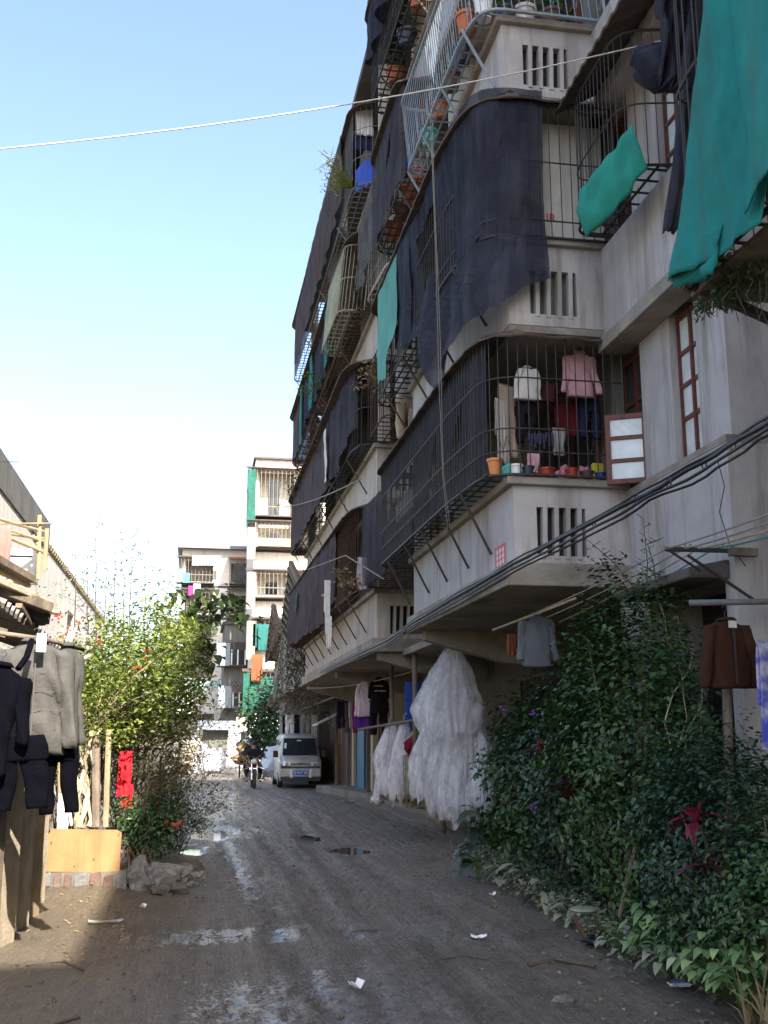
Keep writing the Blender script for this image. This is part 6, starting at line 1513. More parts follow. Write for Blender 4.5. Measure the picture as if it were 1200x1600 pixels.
# rubbish sacks, paper bales, plastic curtains and a loaded tricycle at the end of the lane
k = 0
for (x, y, r, m, nm, lab) in ((262, 1185, .55, 'w', 0, 'white sack at the left end of the rubbish heap'), (277, 1180, .6, 'w', 0, 'bulging white sack second in the rubbish heap'), (292, 1186, .45, 'c', 0, 'cream sack low in the rubbish heap'), (304, 1172, .6, 'w', 0, 'tall white sack near the heap middle'), (312, 1188, .42, 'g', 0, 'grey sack at the front of the heap'), (322, 1180, .45, 'w', 0, 'white sack by the plastic curtains'),
                              (255, 1192, .4, 'w', 0, 'small white sack behind the thin sapling'), (286, 1170, .5, 'c', 0, 'cream sack on top of the heap'), (298, 1194, .35, 'w', 0, 'low white sack in the heap front'), (334, 1190, .35, 'g', 0, 'grey sack right of the heap')):
    q = P(x, y, Y=54 - (k % 3) * .5); mb = MB(); mb.ball((q.x, q.y, max(r * .6, q.z)), r, 3, .3, (1.1, .9, .9), k)
    if q.z > r: mb.ball((q.x, q.y, r * .5), r * .9, 2, .3, (1.2, .9, .9), k + 20)
    tag(mb.build('rubbish_sack', {'w': mat('sack_white', (.36, .36, .37), .6, .25, 3.), 'c': mat('sack_cream', (.3, .26, .2), .7, .25, 3.), 'g': mat('sack_grey', (.15, .15, .155), .7, .25, 3.)}[m]), lab, 'sack', 'sacks of the rubbish heap'); k += 1
for i, x in enumerate((322, 333, 345, 357, 368)):
    q = P(x, 1168, Y=52.5 - .1 * i); film_bundle(['grey plastic curtain furthest left by the shed', 'second plastic curtain by the shed', 'middle plastic curtain by the shed', 'fourth plastic curtain by the shed', 'plastic curtain next to the long white sheet'][i], q, .15, .62, 31 + i * 2.1, .25, .15)
sheet('long white sheet hanging in front of the shed', P(367, 1125, Y=51), .5, 2.2, mat('sheet_offwhite', (.4, .4, .4), .9, .1, 3.), name='sheet', cat='sheet', taper=1.5)
sheet('cream towel hanging right of the long white sheet', P(378, 1120, Y=51), .5, .7, CR, name='towel', cat='towel')
q = P(315, 1199, Z=0); mb = MB(); mb.prism([(q.x - 1.6, q.y - 1.5, .03), (q.x + 1.3, q.y - 1.7, .02), (q.x + .6, q.y + 1.2, .05), (q.x - 2.0, q.y + 1.0, .06)], (0, 0, .03)); tag(mb.build('cardboard', pale_board), 'flat tan cardboard lying on the far lane', 'cardboard')
# tricycle cart
tx, ty = 2.45, 45.5
tc = thing('cargo_tricycle', 'loaded cargo tricycle behind the motorcycle', 'tricycle', (tx, ty, 0))
mb = MB(); mb.box(tx - .5, tx + .5, ty, ty + 1.4, .55, .62); mb.box(tx - .5, tx - .46, ty, ty + 1.4, .62, .95); mb.box(tx + .46, tx + .5, ty, ty + 1.4, .62, .95); mb.build('cargo_bed', old_wood, tc)
for px_, py_ in ((-.45, .7), (.45, .7), (0, -1.0)):
    mb = MB(); mb.loft([[Vector((tx + px_ + xx, ty + py_ + r * math.cos(2 * PI * k / 18), .31 + r * math.sin(2 * PI * k / 18))) for k in range(18)] for xx, r in ((-.025, .26), (0, .31), (.025, .26), (-.025, .26))], caps=False); mb.build('wheel', tyre, tc)
mb = MB(); mb.tube([(tx, ty - 1, .31), (tx, ty - .8, .95), (tx, ty - .3, .5), (tx, ty + .1, .55)], .025, 5); mb.tube([(tx - .3, ty - .7, .98), (tx, ty - .8, .95), (tx + .3, ty - .7, .98)], .018, 5); mb.build('frame', iron_green, tc)
for i, (dx, z, r, m, lab) in enumerate(((-.3, .8, .24, mat('bag_tan', (.2, .12, .07), .6, .2, 6.), 'tan orange bag loaded low on the tricycle'), (.15, .85, .3, CR, 'cream bag loaded on the tricycle'), (-.1, 1.2, .28, fab('ochre', (.3, .2, .09)), 'ochre bundle in the middle of the tricycle load'), (.1, 1.5, .22, white_pl, 'white bag on top of the tricycle load'), (-.25, 1.38, .15, fab('bag_slate_blue', (.08, .1, .2)), 'blue bag on top of the tricycle load'))):
    mb = MB(); mb.ball((tx + dx - .2, ty + .5 + .1 * i, z), r, 3, .25, (1.1, 1, .8), i + 3); tag(mb.build('bag', m), lab, 'bag', 'bags loaded on the tricycle')
mb = MB(); mb.ball((tx - .1, ty - .02, .62), .16, 2, .2, (1, .5, 1), 2); tag(mb.build('bag', net_green), 'small green bag hanging from the tricycle', 'bag')
# white sacks leaning behind the van
for i, (x, y, lab) in enumerate(((426, 1192, 'pale blue sack leaning between motorcycle and van'), (418, 1203, 'cream box like sack below the pale blue sack'))):
    q = P(x, y, Y=40 + i); mb = MB(); mb.ball((q.x, q.y, max(.3, q.z)), .45 - .12 * i, 3, .2, (.9, .9, 1.2 - .4 * i), i); tag(mb.build('sack', [mat('sack_pale_blue', (.5, .55, .65), .6, .1, 5.), CR][i]), lab, 'sack')
# ================================================================ left side
LB = thing('low_building', 'two storey white washed building with a grey concrete eave on the left', 'building', (-3.2, 20, 0))
white_wall = mat('whitewash', (.84, .81, .76), .9, .1, 1.5, .2, 40, stain=(.6, .56, .48), streak=True)
eave = mat('eave_concrete', (.20, .195, .185), .9, .2, 2.5, .3, 40, stain=(.07, .07, .07), streak=True)
mb = MB(); wall_x(mb, -3.6, -3.35, 10, 15.9, -.1, 5.3, [(14.2, 15.6, 3.2, 4.6)]); wall_x(mb, -3.6, -3.0, 15.9, 36, -.1, 5.3, [(26, 27.3, 3.3, 4.6)]); mb.box(-8, -3.6, 35.7, 36, -.1, 5.2); mb.box(-8, -3.6, 10, 10.2, -.1, 5.3); mb.build('wall', white_wall, LB)
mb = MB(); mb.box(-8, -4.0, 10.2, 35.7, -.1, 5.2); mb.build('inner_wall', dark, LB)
for y0, y1, z0, z1 in ((14.2, 15.6, 3.2, 4.6), (26, 27.3, 3.3, 4.6)): window_x(-3.5, y0, y1, z0, z1, 2, (.6,), old_wood, glass_dark, LB)
mb = MB(); mb.prism([(-2.98, 9.5, 5.30), (-2.98, 9.5, 5.86), (-3.1, 9.5, 5.86), (-3.1, 9.5, 5.40), (-3.95, 9.5, 5.40), (-3.95, 9.5, 5.30)], (0, 12.5, 0)); mb.build('eave', eave, LB)
mb = MB(); mb.prism([(-3.0, 22, 5.28), (-3.0, 22, 5.42), (-5.5, 22, 6.4), (-5.5, 22, 6.2)], (0, 14.2, 0))
for k in range(46): mb.tube([(-2.96, 22.1 + k * .305, 5.40), (-5.45, 22.1 + k * .305, 6.4)], .06, 5)
mb.build('tiled_roof', mat('roof_tile_mossy', (.15, .12, .08), .9, .35, 6., .3, 30, stain=(.12, .13, .05)), LB)
mb = MB(); mb.box(-3.36, -3.05, 10, 15.88, 3.05, 3.2); mb.build('ledge', eave, LB)
# bamboo poles racked under the eave
GBp = 'bamboo poles racked beneath the eave'
for i, (a, b, lab) in enumerate((((2, 812), (72, 832), 'top bamboo pole of the rack under the eave'), ((0, 818), (82, 818), 'thin level pole sticking out beyond the rack'), ((0, 824), (74, 848), 'second bamboo pole sloping under the top one'), ((0, 832), (70, 842), 'third bamboo pole in the rack'), ((4, 836), (75, 866), 'lowest sloping bamboo pole of the rack'))):
    q0 = P(*a, Y=14.0); q1 = P(*b, Y=14.6); mb = MB(); mb.tube([q0 - (q1 - q0) * .6, q0, q1], .022 if i != 1 else .012, 6); tag(mb.build('bamboo_pole', bamboo), lab, 'pole', GBp)
for i, (a, b, lab) in enumerate((((62, 805), (60, 905), 'upright bamboo post at the rack'), ((74, 826), (69, 892), 'second upright bamboo post with dark side'), ((50, 835), (58, 850), 'short upright stub of the rack'))):
    mb = MB(); mb.tube([P(*a, Y=14.5), P(*b, Y=14.5)], .03, 6); tag(mb.build('bamboo_post', bamboo), lab, 'post')
sheet('faded pink cloth hanging at the left edge under the eave', P(2, 820, Y=12.6), .24, .45, fab('faded_red', (.5, .17, .15)), name='cloth', cat='cloth')
mb = MB(); q = P(28, 870, Y=14.9); mb.box(q.x - .16, q.x + .25, q.y, q.y + .25, q.z - .35, q.z + .12); bx = tag(mb.build('white_box', white_pl, bevel=.015), 'white wall box below the bamboo rack', 'box')
mb = MB(); mb.box(q.x - .1, q.x + .19, q.y - .012, q.y - .001, q.z + .0, q.z + .02); mb.build('slot', dark, bx)
wire('roof_wire', 'thin wire poking out above the left eave', [P(-10, 721, Y=14), P(30, 722, Y=14.2)], .006, cable_m, 'wire')
# shack with tiled roof and stacked beams
SH = thing('shack', 'dark wooden shack with a toothed tile roof behind the hanging jackets', 'shack', (-2.2, 9.6, 0))
mb = MB(); r0, r1 = P(0, 946, Y=8.9), P(122, 1042, Y=13.2)
for k in range(26):
    t = k / 25; p = r0.lerp(r1, t)
    mb.prism([p + Vector((0, -.06, 0)), p + Vector((0, .06, 0)), p + Vector((0, .06, .035)), p + Vector((0, -.06, .035))], Vector((-1.9, 0, .62)))
    mb.tube([p + Vector((.03, .09, .02)), p + Vector((-1.9, .09, .65))], .045, 6)
mb.build('tile_roof', mat('tile_grey', (.19, .175, .16), .9, .3, 7., .4, 30, stain=(.09, .08, .06)), SH)
mb = MB()
for y, z in ((9.0, 2.45), (11.0, 2.3), (13.0, 2.15)): mb = MB(); mb.bar((-1.72, y, 0), (-1.72, y, z), .09); mb.bar((-1.5, y, z - .02), (-3.3, y, z + .5), .07); mb.build('post', old_wood, SH)
mb = MB(); mb.box(-3.3, -3.22, 8.4, 14, 0, 2.9); mb.box(-3.22, -1.9, 13.9, 14, 0, 2.1); mb.build('back_wall', mat('shack_wall', (.07, .055, .045), .9, .3, 4.), SH)
GBm = 'weathered beams stacked on the shack roof'
for i, (a, b, w_, m, lab) in enumerate((((-10, 872), (48, 905), .09, old_wood, 'upper dark beam above the shack roof'), ((-10, 888), (45, 915), .05, bamboo, 'pale lath under the upper beam'), ((-10, 918), (75, 950), .12, old_wood, 'long grey beam across the shack roof'), ((20, 918), (80, 945), .07, pale_board, 'sunlit pale board above the long beam'), ((-10, 935), (70, 968), .13, mat('beam_dark', (.06, .05, .045), .85, .3, 8.), 'thick dark beam at the roof edge'), ((-10, 955), (66, 972), .09, mat('beam_dark', (.06, .05, .045)), 'lowest dark beam over the tile teeth'), ((40, 965), (60, 1000), .06, old_wood, 'slanting prop between beams and jackets'))):
    q0 = P(*a, Y=9.3 + .1 * i); q1 = P(*b, Y=9.9 + .1 * i); mb = MB(); mb.bar(q0 - (q1 - q0) * .5, q1, w_, w_ * .8); tag(mb.build('beam', m, bevel=.008), lab, 'beam', GBm)
for i, (a, b, lab) in enumerate((((70, 955), (90, 958), 'broken stub end at the beam stack'), ((85, 1030), (115, 1040), 'pale lath end beside the grey jacket collar'), ((98, 1034), (140, 1028), 'curved pale branch reaching into the shrub'), ((100, 1040), (130, 1055), 'second pale lath end beside the jacket shoulder'))):
    mb = MB(); q0 = P(*a, Y=10.6); q1 = P(*b, Y=10.8); mb.tube([q0, q0.lerp(q1, .5) + Vector((0, 0, -.02 if i == 2 else 0)), q1 + Vector((0, 0, .02 if i == 2 else 0))], .022, 6); tag(mb.build('lath', bark_pale), lab, 'lath')
# jackets; the black one stands for a shadow cast on the grey one
JT = mat('fabric_jet_shadow', (.002, .002, .004), .95, .14, 5., .35, 45, spec=.05)  # jet cloth, darkened further to carry the shadow on the grey jacket
jm = mat('jacket_grey', (.066, .062, .057), .75, .12, 6., .3, 30, spec=.3)
wire('hanging_rail', 'dark pole from which the left jackets hang', [P(-30, 985, Y=8.65), P(75, 1000, Y=8.8), P(130, 1015, Y=9.8)], .02, old_wood, 'pole')
jk1 = shirt('grey padded jacket hung facing the sunny lane with a white tag', P(56, 1003, Y=8.62), .66, .86, jm, yaw=.12, sleeve=.86, name='jacket', cat='jacket', puff=.085, splay=.03, flare=1.05)
mb = MB(placed(P(58, 1003, Y=8.62), .12))
mb.box(-.006, .006, -.094, -.075, -.82, -.09)
mb.build('zip', mat('seam_dark', (.08, .075, .07), .9, .1), jk1)
mb = MB(placed(P(58, 1003, Y=8.62), .12)); mb.box(.0, .07, -.19, -.185, -.09, .05); mb.build('white_tag', paper, jk1)
mb = MB(placed(P(56, 1003, Y=8.62), .12))
for z in (-.24, -.38, -.52, -.66): mb.loft([ring(0, 0, z, .33 * .715, .085 * .87, 40), ring(0, 0, z - .005, .33 * .715, .085 * .87, 40)], caps=False)
mb.build('quilting', mat('seam_dark', (.08, .075, .07), .9, .1), jk1)
jk2 = shirt('second grey jacket hanging behind the padded one', P(105, 1010, Y=9.2), .34, .86, mat('jacket_grey2', (.052, .05, .047), .8, .12, 6., .3, 30), yaw=.5, sleeve=.86, name='jacket', cat='jacket', puff=.08, splay=.02)
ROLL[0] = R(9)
shirt('black jacket shape standing in for the shadow on the grey padded one', P(2, 1040, Y=8.15), .54, .76, JT, yaw=.1, sleeve=.62, name='jacket', cat='jacket', puff=.07, splay=.2)
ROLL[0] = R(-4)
trousers('black trousers hanging below the jacket shaped shadow', P(30, 1150, Y=8.25), .42, .52, JT, name='trousers')
trousers('black trousers hanging below the grey padded jacket', P(90, 1150, Y=8.75), .30, .58, JT)
ROLL[0] = 0.
mb = MB(); mb.tube(poly_sm([P(50, 1000, Y=8.4), P(42, 1025, Y=8.3), P(28, 1045, Y=8.2)], 3), .025, 5); tag(mb.build('strap_shadow', JT), 'black band standing in for a cast shadow above the jackets', 'strap_shadow')  # solid band drawn in place of a shadow across the jackets
# pale board fence
FN = thing('board_fence', 'fence of pale upright boards along the left of the lane', 'fence', (-1.56, 10.5, 0))
y = 7.9
bi = 0
while y < 11.2:
    w_ = rnd.uniform(.55, .85); ht = 1.38 + .2 * math.sin(bi * 2.1) - .04 * bi + (.12 if bi % 3 == 0 else 0)
    mb = MB(); x = -1.56 + .02 * (bi % 2) + rnd.uniform(-.012, .012)
    mb.xf = Matrix.Translation((x, y, 0)) @ Matrix.Rotation(R(-rnd.uniform(12, 19)), 4, 'Z'); mb.prism([(0, 0, -.02), (0, w_ + .06, -.02), (0, w_ + .06, ht - rnd.uniform(0, .06)), (0, w_ * .55, ht + rnd.uniform(-.02, .03)), (0, .01, ht - rnd.uniform(0, .08))], (-.02, 0, 0))
    o = mb.build('board', [old_wood, pale_board, pale_board, bamboo][bi % 4] if bi < 4 else pale_board, FN); y += w_; bi += 1
mb = MB()
for z in (.35, 1.0): mb.box(-1.72, -1.68, 7.9, 11.9, z, z + .07)
mb.build('rail', old_wood, FN)
mb = MB(); mb.bar(P(62, 1235, X=-1.5), P(72, 1380, X=-1.5), .05, .03); mb.build('batten', pale_board, FN)
for i, (a, b, lab) in enumerate((((38, 1230), (66, 1300), 'thin stick leaning against the pale fence'), ((88, 1255), (62, 1340), 'crossed stick leaning the other way on the fence'))):
    mb = MB(); mb.tube([P(*a, X=-1.50), P(*b, X=-1.46)], .012, 5); tag(mb.build('leaning_stick', twig_m), lab, 'stick')
mb = MB(); q0 = P(-5, 1190, X=-1.5); mb.box(-1.53, -1.49, q0.y - .3, q0.y + .15, q0.z - .22, q0.z); tag(mb.build('green_rag', net_green), 'green rag over the fence top at the left edge', 'rag')
# plywood planter with brick foot and rocks
q0 = P(70, 1362, Y=12.3); q1 = P(190, 1297, Y=12.3)
mb = MB(); mb.prism([(q0.x, 12.3, q0.z), (q1.x, 12.3, q0.z - .02), (q1.x + .0, 12.33, q1.z - .03), (q1.x - .05, 12.33, q1.z), (q0.x + .04, 12.33, q1.z + .02), (q0.x, 12.32, q1.z - .06)], (0, .025, 0)); pw = tag(mb.build('plywood_board', plywood), 'orange brown plywood board propped on old bricks', 'board')
mb = MB()
for x_, z_ in ((.05, .3), (.5, .12), (.75, .38), (.3, .05)): mb.ball((q0.x + x_, 12.298, q0.z + z_), .008, 1)
mb.build('nail', iron_rust, pw)
bk_ = thing('brick_kerb', 'low kerb of old bricks under the plywood board', 'kerb', ((q0.x + q1.x) / 2, 12.3, 0)); mb = MB(); mt_ = MB(); ms_ = MB(); x = q0.x - .05
mt_.box(q0.x - .06, q1.x + .05, 12.27, 12.42, -.02, q0.z - .01)
k = 0
while x < q1.x + .02:
    w_ = rnd.uniform(.07, .17)
    (mb if k % 3 else ms_).prism([(x, 12.23 + rnd.uniform(-.02, .03), 0), (x + w_ - .014, 12.23 + rnd.uniform(-.02, .03), 0), (x + w_ - .02 - rnd.uniform(0, .01), 12.26, rnd.uniform(.18, .235)), (x + rnd.uniform(0, .015), 12.26, rnd.uniform(.17, .235))], (0, .12, 0)); k += 1
    x += w_
mb.build('brick', brick, bk_, bevel=.015); ms_.build('kerb_stone', stone, bk_, bevel=.02); mt_.build('mortar', mat('mortar', (.14, .125, .105), .9, .2, 9., .3, 40), bk_)
GRk = 'rocks round the potted bush'
for i, (x, y, r, sc_, m, lab) in enumerate(((225, 1385, .20, (1.15, .9, 1.0), stone, 'big blue grey rock beside the brick kerb'), (262, 1392, .15, (1.2, .9, .8), mat('stone_dark', (.10, .09, .08), .85, .25, 6., .5, 30), 'dark brown rock in front of the pale one'), (252, 1375, .18, (1.4, 1, .9), mat('stone_pale', (.24, .228, .21), .85, .25, 6., .7, 30), 'pale rounded rock behind the dark one'),
                                            (285, 1365, .16, (1.3, 1, .7), stone, 'flat rock at the lane side of the bush'), (310, 1368, .07, (1.1, 1, .8), mat('stone_pale', (.36, .34, .31)), 'small pale stone at the lane edge'), (298, 1380, .06, (1.2, 1, .8), stone, 'small grey stone below the flat rock'), (322, 1378, .04, (1, 1, .8), stone, 'pebble furthest out on the lane by the rocks'), (205, 1378, .12, (1.1, .8, 1), mat('stone_pale', (.36, .34, .31)), 'narrow pale stone against the brick kerb'))):
    q = P(x, y, Z=.02); rock(lab, (q.x, q.y, ground_h(q.x, q.y) - .03), r, sc_, m, i + 5, group=GRk, nzv=.42)
mb = MB(); q = P(255, 1360, Z=.03); mb.ball((q.x - .1, q.y + .5, -.02), .5, 3, .12, (1.2, 1.5, .42), 3); tag(mb.build('earth_mound', mud), 'low earth mound under the potted bush', 'mound', kind='structure')
# bush, sapling, red cloth
shrub('low_bush', 'dark green bush growing between rocks at the left lane edge', 'bush', (-.48, 13.2, .62), (.48, .5, .36), 120, 34, .055, leaf_dark, .10, 51, 16, .3, base=(-.5, 13.1, .1), stem_m=bark, asp=.42)
mb = MB()
for i in range(7): mb.ball(P(278 + rnd.uniform(-22, 8), 1290 + rnd.uniform(-6, 8), Y=12.9), .028, 2, .2)
tag(mb.build('red_flowers', red_fl), 'few orange red blossoms on the dark bush', 'flowers')
mb = MB(); q = P(262, 1290, Y=13.0); mb.ball(q, .07, 2, .2, (1.2, 1, .8)); 
rd = sheet('bright red cloth hanging among the twigs of the tree', P(197, 1172, Y=13.6), .16, .55, RD, name='red_cloth', cat='cloth', fold=.02, back=.25, taper=1.0)
sheet('small red tail of cloth below the bright red one', P(200, 1225, Y=13.65), .12, .28, RD, name='red_cloth', cat='cloth', fold=.03)
def twiggy(name, label, cat, base, n, hgt, spread, m, seed, r0=.014, leafm=None, leafn=0, leaf=.05, group=None, lean=(0, 0), clumpsig=.08):
    r_ = random.Random(seed); base = Vector(base); t = thing(name, label, cat, base, group); mb = MB(); tipsl = []
    def br(p, d, L, r, lv):
        pts = [p]; q = p
        for i in range(4):
            d = (d + Vector((r_.gauss(0, .16), r_.gauss(0, .16), r_.gauss(.03, .1)))).normalized(); q = q + d * L / 4; pts.append(q)
            if lv < 3 and i >= 1 and r_.random() < .85:
                dd = (d + Vector((r_.gauss(0, .7), r_.gauss(0, .7), r_.gauss(.1, .4)))).normalized(); br(q, dd, L * r_.uniform(.4, .65), r * .55, lv + 1)
        mb.tube(pts, [r * (1 - .18 * i) for i in range(5)], 4 if lv else 6); tipsl.append(pts[-1]); tipsl.append(pts[-2])
    for k in range(n):
        a = r_.uniform(0, 2 * PI); d = Vector((math.cos(a) * spread + lean[0], math.sin(a) * spread + lean[1], 1)).normalized()
        br(base + Vector((r_.gauss(0, .1), r_.gauss(0, .1), -.03)), d, hgt * r_.uniform(.7, 1.1), r0, 0)
    mb.build('branch', m, t)
    if leafm is not None:
        pts = clump_points([tuple(p) + (r_.uniform(.4, 1),) for p in tipsl], leafn, clumpsig); foliage('foliage', pts, leaf, leafm, t, aspect=.45)
    return t, tipsl
# the big sunlit flowering tree: braided trunk, limbs, crown
TR = thing('flowering_tree', 'sunlit yellow green tree with braided trunk and scattered red blossoms on the left', 'tree', (-1.35, 13.1, 0)); mb = MB()
for k in range(9):
    a0 = k * .7; x0 = P(128 + 2.6 * k, 1290, Y=13.0); pts = []
    for i in range(14):
        t = i / 13; yy = 1292 - 150 * t; xx = 118 + 3.4 * k + (6 + 6 * rnd.random()) * math.sin(t * (5 + k % 3 * 1.7) + a0 * 1.9) * (1 - .3 * t) + (k - 4) * 2.2 * t * t
        q = P(xx, yy, Y=13.0 + .12 * math.cos(t * 6 + a0)); pts.append(q)
    mb.tube(pts, [.030 - .014 * i / 13 for i in range(14)], 6)
mb.build('trunk', bark_pale, TR)
top = P(150, 1140, Y=13.1)
crown_px = []
def crown(n, xr, yr, Yr, dens, w=(.5, 1.2)):
    out = []
    while len(out) < n:
        x = rnd.uniform(*xr); y_ = rnd.uniform(*yr)
        if rnd.random() > dens(x, y_): continue
        q = P(x, y_, Y=rnd.uniform(*Yr)); out.append((q.x, q.y, q.z, rnd.uniform(*w)))
    return out
def dens_main(x, y):
    d = ((x - 188) / 118) ** 2 + ((y - 1062) / 90) ** 2
    d *= 1 + 1.3 * nz(x * .022, y * .022, 4)
    return 1 if d < .75 else (.45 if d < 1.1 else .05 if d < 1.5 else 0)
cm = crown(390, (75, 318), (925, 1185), (13.0, 16.5), dens_main)
foliage('crown', clump_points(cm, 40, .15), .072, leaf_yellow, TR, aspect=.45)
cm2 = crown(120, (120, 300), (980, 1170), (14.0, 16.8), lambda x, y: 1 if ((x - 225) / 85) ** 2 + ((y - 1080) / 80) ** 2 < 1 + .5 * nz(x * .03, y * .03) else 0)
foliage('inner_crown', clump_points(cm2, 36, .15), .07, leaf_mid, TR, aspect=.5)
cm4 = crown(46, (78, 260), (885, 990), (13.2, 15.5), lambda x, y: .25 + .75 * max(0, nz(x * .04, y * .04, 2)) * 2, (.2, .55))
foliage('crown', clump_points(cm4, 22, .13), .055, leaf_yellow, TR, aspect=.4)
cm3 = crown(60, (85, 200), (1060, 1160), (12.75, 13.1), lambda x, y: 1)
foliage('crown', clump_points(cm3, 26, .10), .055, leaf_yellow, TR, aspect=.45)
lb = MB()
for i in range(30):
    e = Vector(rnd.choice(cm)[:3]); m_ = top.lerp(e, .5) + Vector((rnd.gauss(0, .08), rnd.gauss(0, .1), .08)); lb.tube([top + Vector((rnd.gauss(0, .06), 0, 0)), top.lerp(m_, .5) + Vector((0, 0, .05)), m_, m_.lerp(e, .6), e], [.014, .011, .008, .005, .002], 5)
lb.build('limb', bark, TR)
fb = MB()
for i in range(13):
    x, y_ = rnd.choice([(95, 970), (120, 975), (140, 1010), (235, 1020), (250, 1030), (160, 1110), (105, 990), (150, 1000), (215, 1040)])
    p = P(x + rnd.uniform(-10, 10), y_ + rnd.uniform(-8, 8), Y=rnd.uniform(12.9, 13.6))
    for k in range(3): fb.ball(p + Vector((rnd.gauss(0, .025), rnd.gauss(0, .02), rnd.gauss(0, .025))), .016, 1, .2)
fb.build('blossom', red_fl, TR)
# feathery shoots rising into the white sky
GF_ = 'feathery shoots rising above the flowering tree'
for i, (x, y0, y1, lab) in enumerate(((153, 1000, 825, 'tallest feathery shoot against the sky'), (140, 990, 870, 'feathery shoot just left of the tallest'), (180, 1000, 850, 'feathery shoot right of the tallest'), (205, 1000, 842, 'feathery shoot with a bare tip'), (228, 1010, 855, 'feathery shoot second from the right'), (246, 1010, 890, 'shortest feathery shoot at the right'), (120, 980, 860, 'faint feathery shoot at the left'), (196, 1010, 890, 'low feathery shoot in the middle'), (165, 1000, 880, 'low feathery shoot beside the tallest'))):
    b = P(x - 3, y0, Y=15 + .25 * i); tp = P(x + rnd.uniform(-4, 4), y1, Y=15.1 + .25 * i); t = thing('feathery_shoot', lab, 'shoot', b, GF_); mb = MB()
    pts = [b.lerp(tp, k / 9) + Vector((.03 * nz(k * .6, i), 0, 0)) for k in range(10)]; mb.tube(pts, [.010 - .0008 * k for k in range(10)], 4); lv = []
    for k in range(2, 10):
        for s in (-1, 1):
            for rep in range(rnd.choice((0, 1, 1, 2))):
                e = pts[k] + Vector((s * rnd.uniform(.08, .3) * (1.2 - k * .08), rnd.uniform(-.15, .15), rnd.uniform(.02, .2))); mb.tube([pts[k], e], .0035, 3)
                lv += [pts[k].lerp(e, f) + Vector((rnd.gauss(0, .02), rnd.gauss(0, .02), rnd.gauss(0, .02))) for f in (.35, .6, .8, 1)]
    mb.build('stem', twig_m, t); foliage('foliage', np.array([tuple(p) for p in lv]), .042, leaf_dry, t, aspect=.5)
# broad leaved vine hanging in from the tree against the far blocks
VN = thing('broad_leaved_vine', 'vine with large dark leaves hanging before the far blocks', 'vine', P(300, 1000, Y=18)); mb = MB(); st_ = MB()
for (x, y, n) in ((330, 945, 26), (345, 940, 16), (322, 975, 26), (315, 1000, 20), (325, 1025, 20), (318, 955, 10), (365, 945, 14), (372, 955, 16), (300, 960, 14), (292, 985, 14), (290, 1030, 14), (275, 1010, 14), (280, 925, 8), (360, 935, 10), (385, 955, 8)):
    c = P(x, y, Y=18)
    for k in range(n):
        o = c + Vector((rnd.gauss(0, .13), rnd.gauss(0, .25), rnd.gauss(0, .13))); broad_leaf(mb, o, Vector((rnd.gauss(0, 1), rnd.gauss(0, 1), rnd.uniform(-.9, .3))), rnd.uniform(.12, .2), rnd.uniform(.11, .17), .4)
mb.build('foliage', leaf_vine, VN, smooth=True)
for (a, b) in (((240, 1010), (330, 945)), ((330, 945), (385, 955)), ((330, 945), (318, 1030)), ((260, 1000), (292, 1030)), ((300, 960), (280, 925))):
    st_.tube(sag(P(*a, Y=18), P(*b, Y=18), -.08, 6), .010, 4)
st_.build('stem', twig_m, VN)
# dry brush, bamboo posts and sapling
twiggy('dry_bush', 'dry pale brush in the sun behind the red cloth', 'brush', (-.75, 15.5, 0), 34, 1.5, .55, bark_pale, 71, .012, leaf_dry, 3, .05)
twiggy('dry_bush', 'tangle of dry twigs further back toward the white sacks', 'brush', (-.45, 19.5, 0), 26, 1.5, .4, bark_pale, 72, .012, leaf_dry, 2, .05)
twiggy('dry_bush', 'leafy brush right behind the braided trunk', 'brush', (-1.5, 15.0, 0), 24, 1.9, .35, bark, 73, .014, leaf_mid, 5, .06)
twiggy('thin_bush', 'wispy green bush leaning over the lane puddle', 'bush', (-.25, 15.6, .02), 14, .75, .5, twig_m, 74, .007, leaf_mid, 5, .045)
twiggy('thin_bush', 'wispy bush with pink leaves at the sunny lane edge', 'bush', (-.6, 18.5, .02), 16, 1.0, .4, twig_m, 75, .008, leaf_yellow, 5, .05)
sp = thing('sapling', 'thin yellowish sapling with bare forked branches', 'sapling', P(275, 1240, Y=20)); mb = MB()
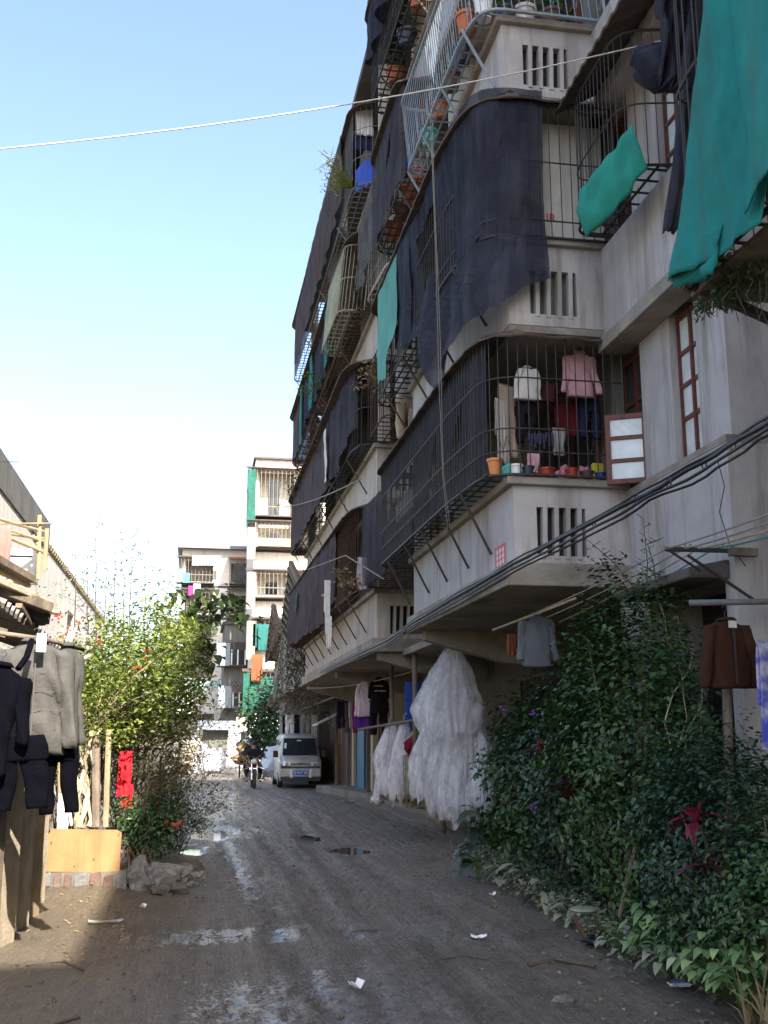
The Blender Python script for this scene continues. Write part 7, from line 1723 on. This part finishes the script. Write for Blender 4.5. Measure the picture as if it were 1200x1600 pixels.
for path in ([(272, 1240), (276, 1200), (282, 1160), (288, 1110), (292, 1085)], [(288, 1130), (300, 1120), (318, 1112)], [(286, 1140), (296, 1130), (305, 1100)], [(284, 1150), (278, 1130), (274, 1110)], [(290, 1105), (310, 1098), (330, 1100)], [(288, 1120), (296, 1108), (312, 1104)]):
    q = poly_sm([P(a, b, Y=20) for a, b in path], 3); mb.tube(q, [.03 - .02 * i / len(q) if path[0][1] > 1200 else .012 for i in range(len(q))], 5)
mb.build('branch', bark_pale, sp)
foliage('foliage', clump_points([tuple(P(x, y, Y=20)) + (.5,) for x, y in ((318, 1112), (330, 1100), (305, 1100), (340, 1110), (300, 1110))], 8, .12), .06, leaf_yellow, sp)
for i, (a, b, r, m, lab) in enumerate((((170, 1140), (165, 1292), .035, bamboo, 'stout bamboo post beside the braided trunk'), ((150, 1150), (150, 1292), .05, old_wood, 'dark square post behind the braided trunk'), ((107, 1250), (112, 1290), .02, white_pl, 'short white plastic tube leaning by the trunk'), ((140, 1260), (141, 1292), .02, mat('pipe_grey', (.3, .33, .36), .6, .1), 'grey pipe stub beside the bamboo post'), ((92, 1180), (94, 1300), .022, bamboo, 'thin bamboo stake at the end of the fence'))):
    mb = MB(); mb.tube([P(*a, Y=12.8 + .1 * i), P(*b, Y=12.8 + .1 * i)], r, 7); tag(mb.build('garden_post', m), lab, 'post', 'posts around the braided trunk')
mb = MB(); q = P(100, 1240, Y=12.9); mb.grid(lambda u, v: q + Vector((.12 * (u - .5) + .02 * nz(v * 4, u * 3), .04 * nz(u * 4, v * 4), -.4 * v)), 8, 12); tag(mb.build('white_bag', white_pl, smooth=True, solid=.01), 'white and pink plastic bag hanging by the fence end', 'bag')
# low wattle fence of dark laths behind the twigs
wf = thing('lath_fence', 'dark lath fence showing between the tree stems', 'fence', (-1.0, 14.4, 0)); mb = MB()
for k in range(14): mb.bar((-1.75 + k * .105, 14.4, 0), (-1.75 + k * .105 + rnd.uniform(-.02, .02), 14.4, 1.5 + rnd.uniform(-.2, .25)), .028)
for z in (.3, .7, 1.1, 1.45): mb.bar((-1.8, 14.37, z), (-.35, 14.37, z + .03), .03)
mb.build('lath', mat('beam_dark', (.06, .05, .045)), wf)
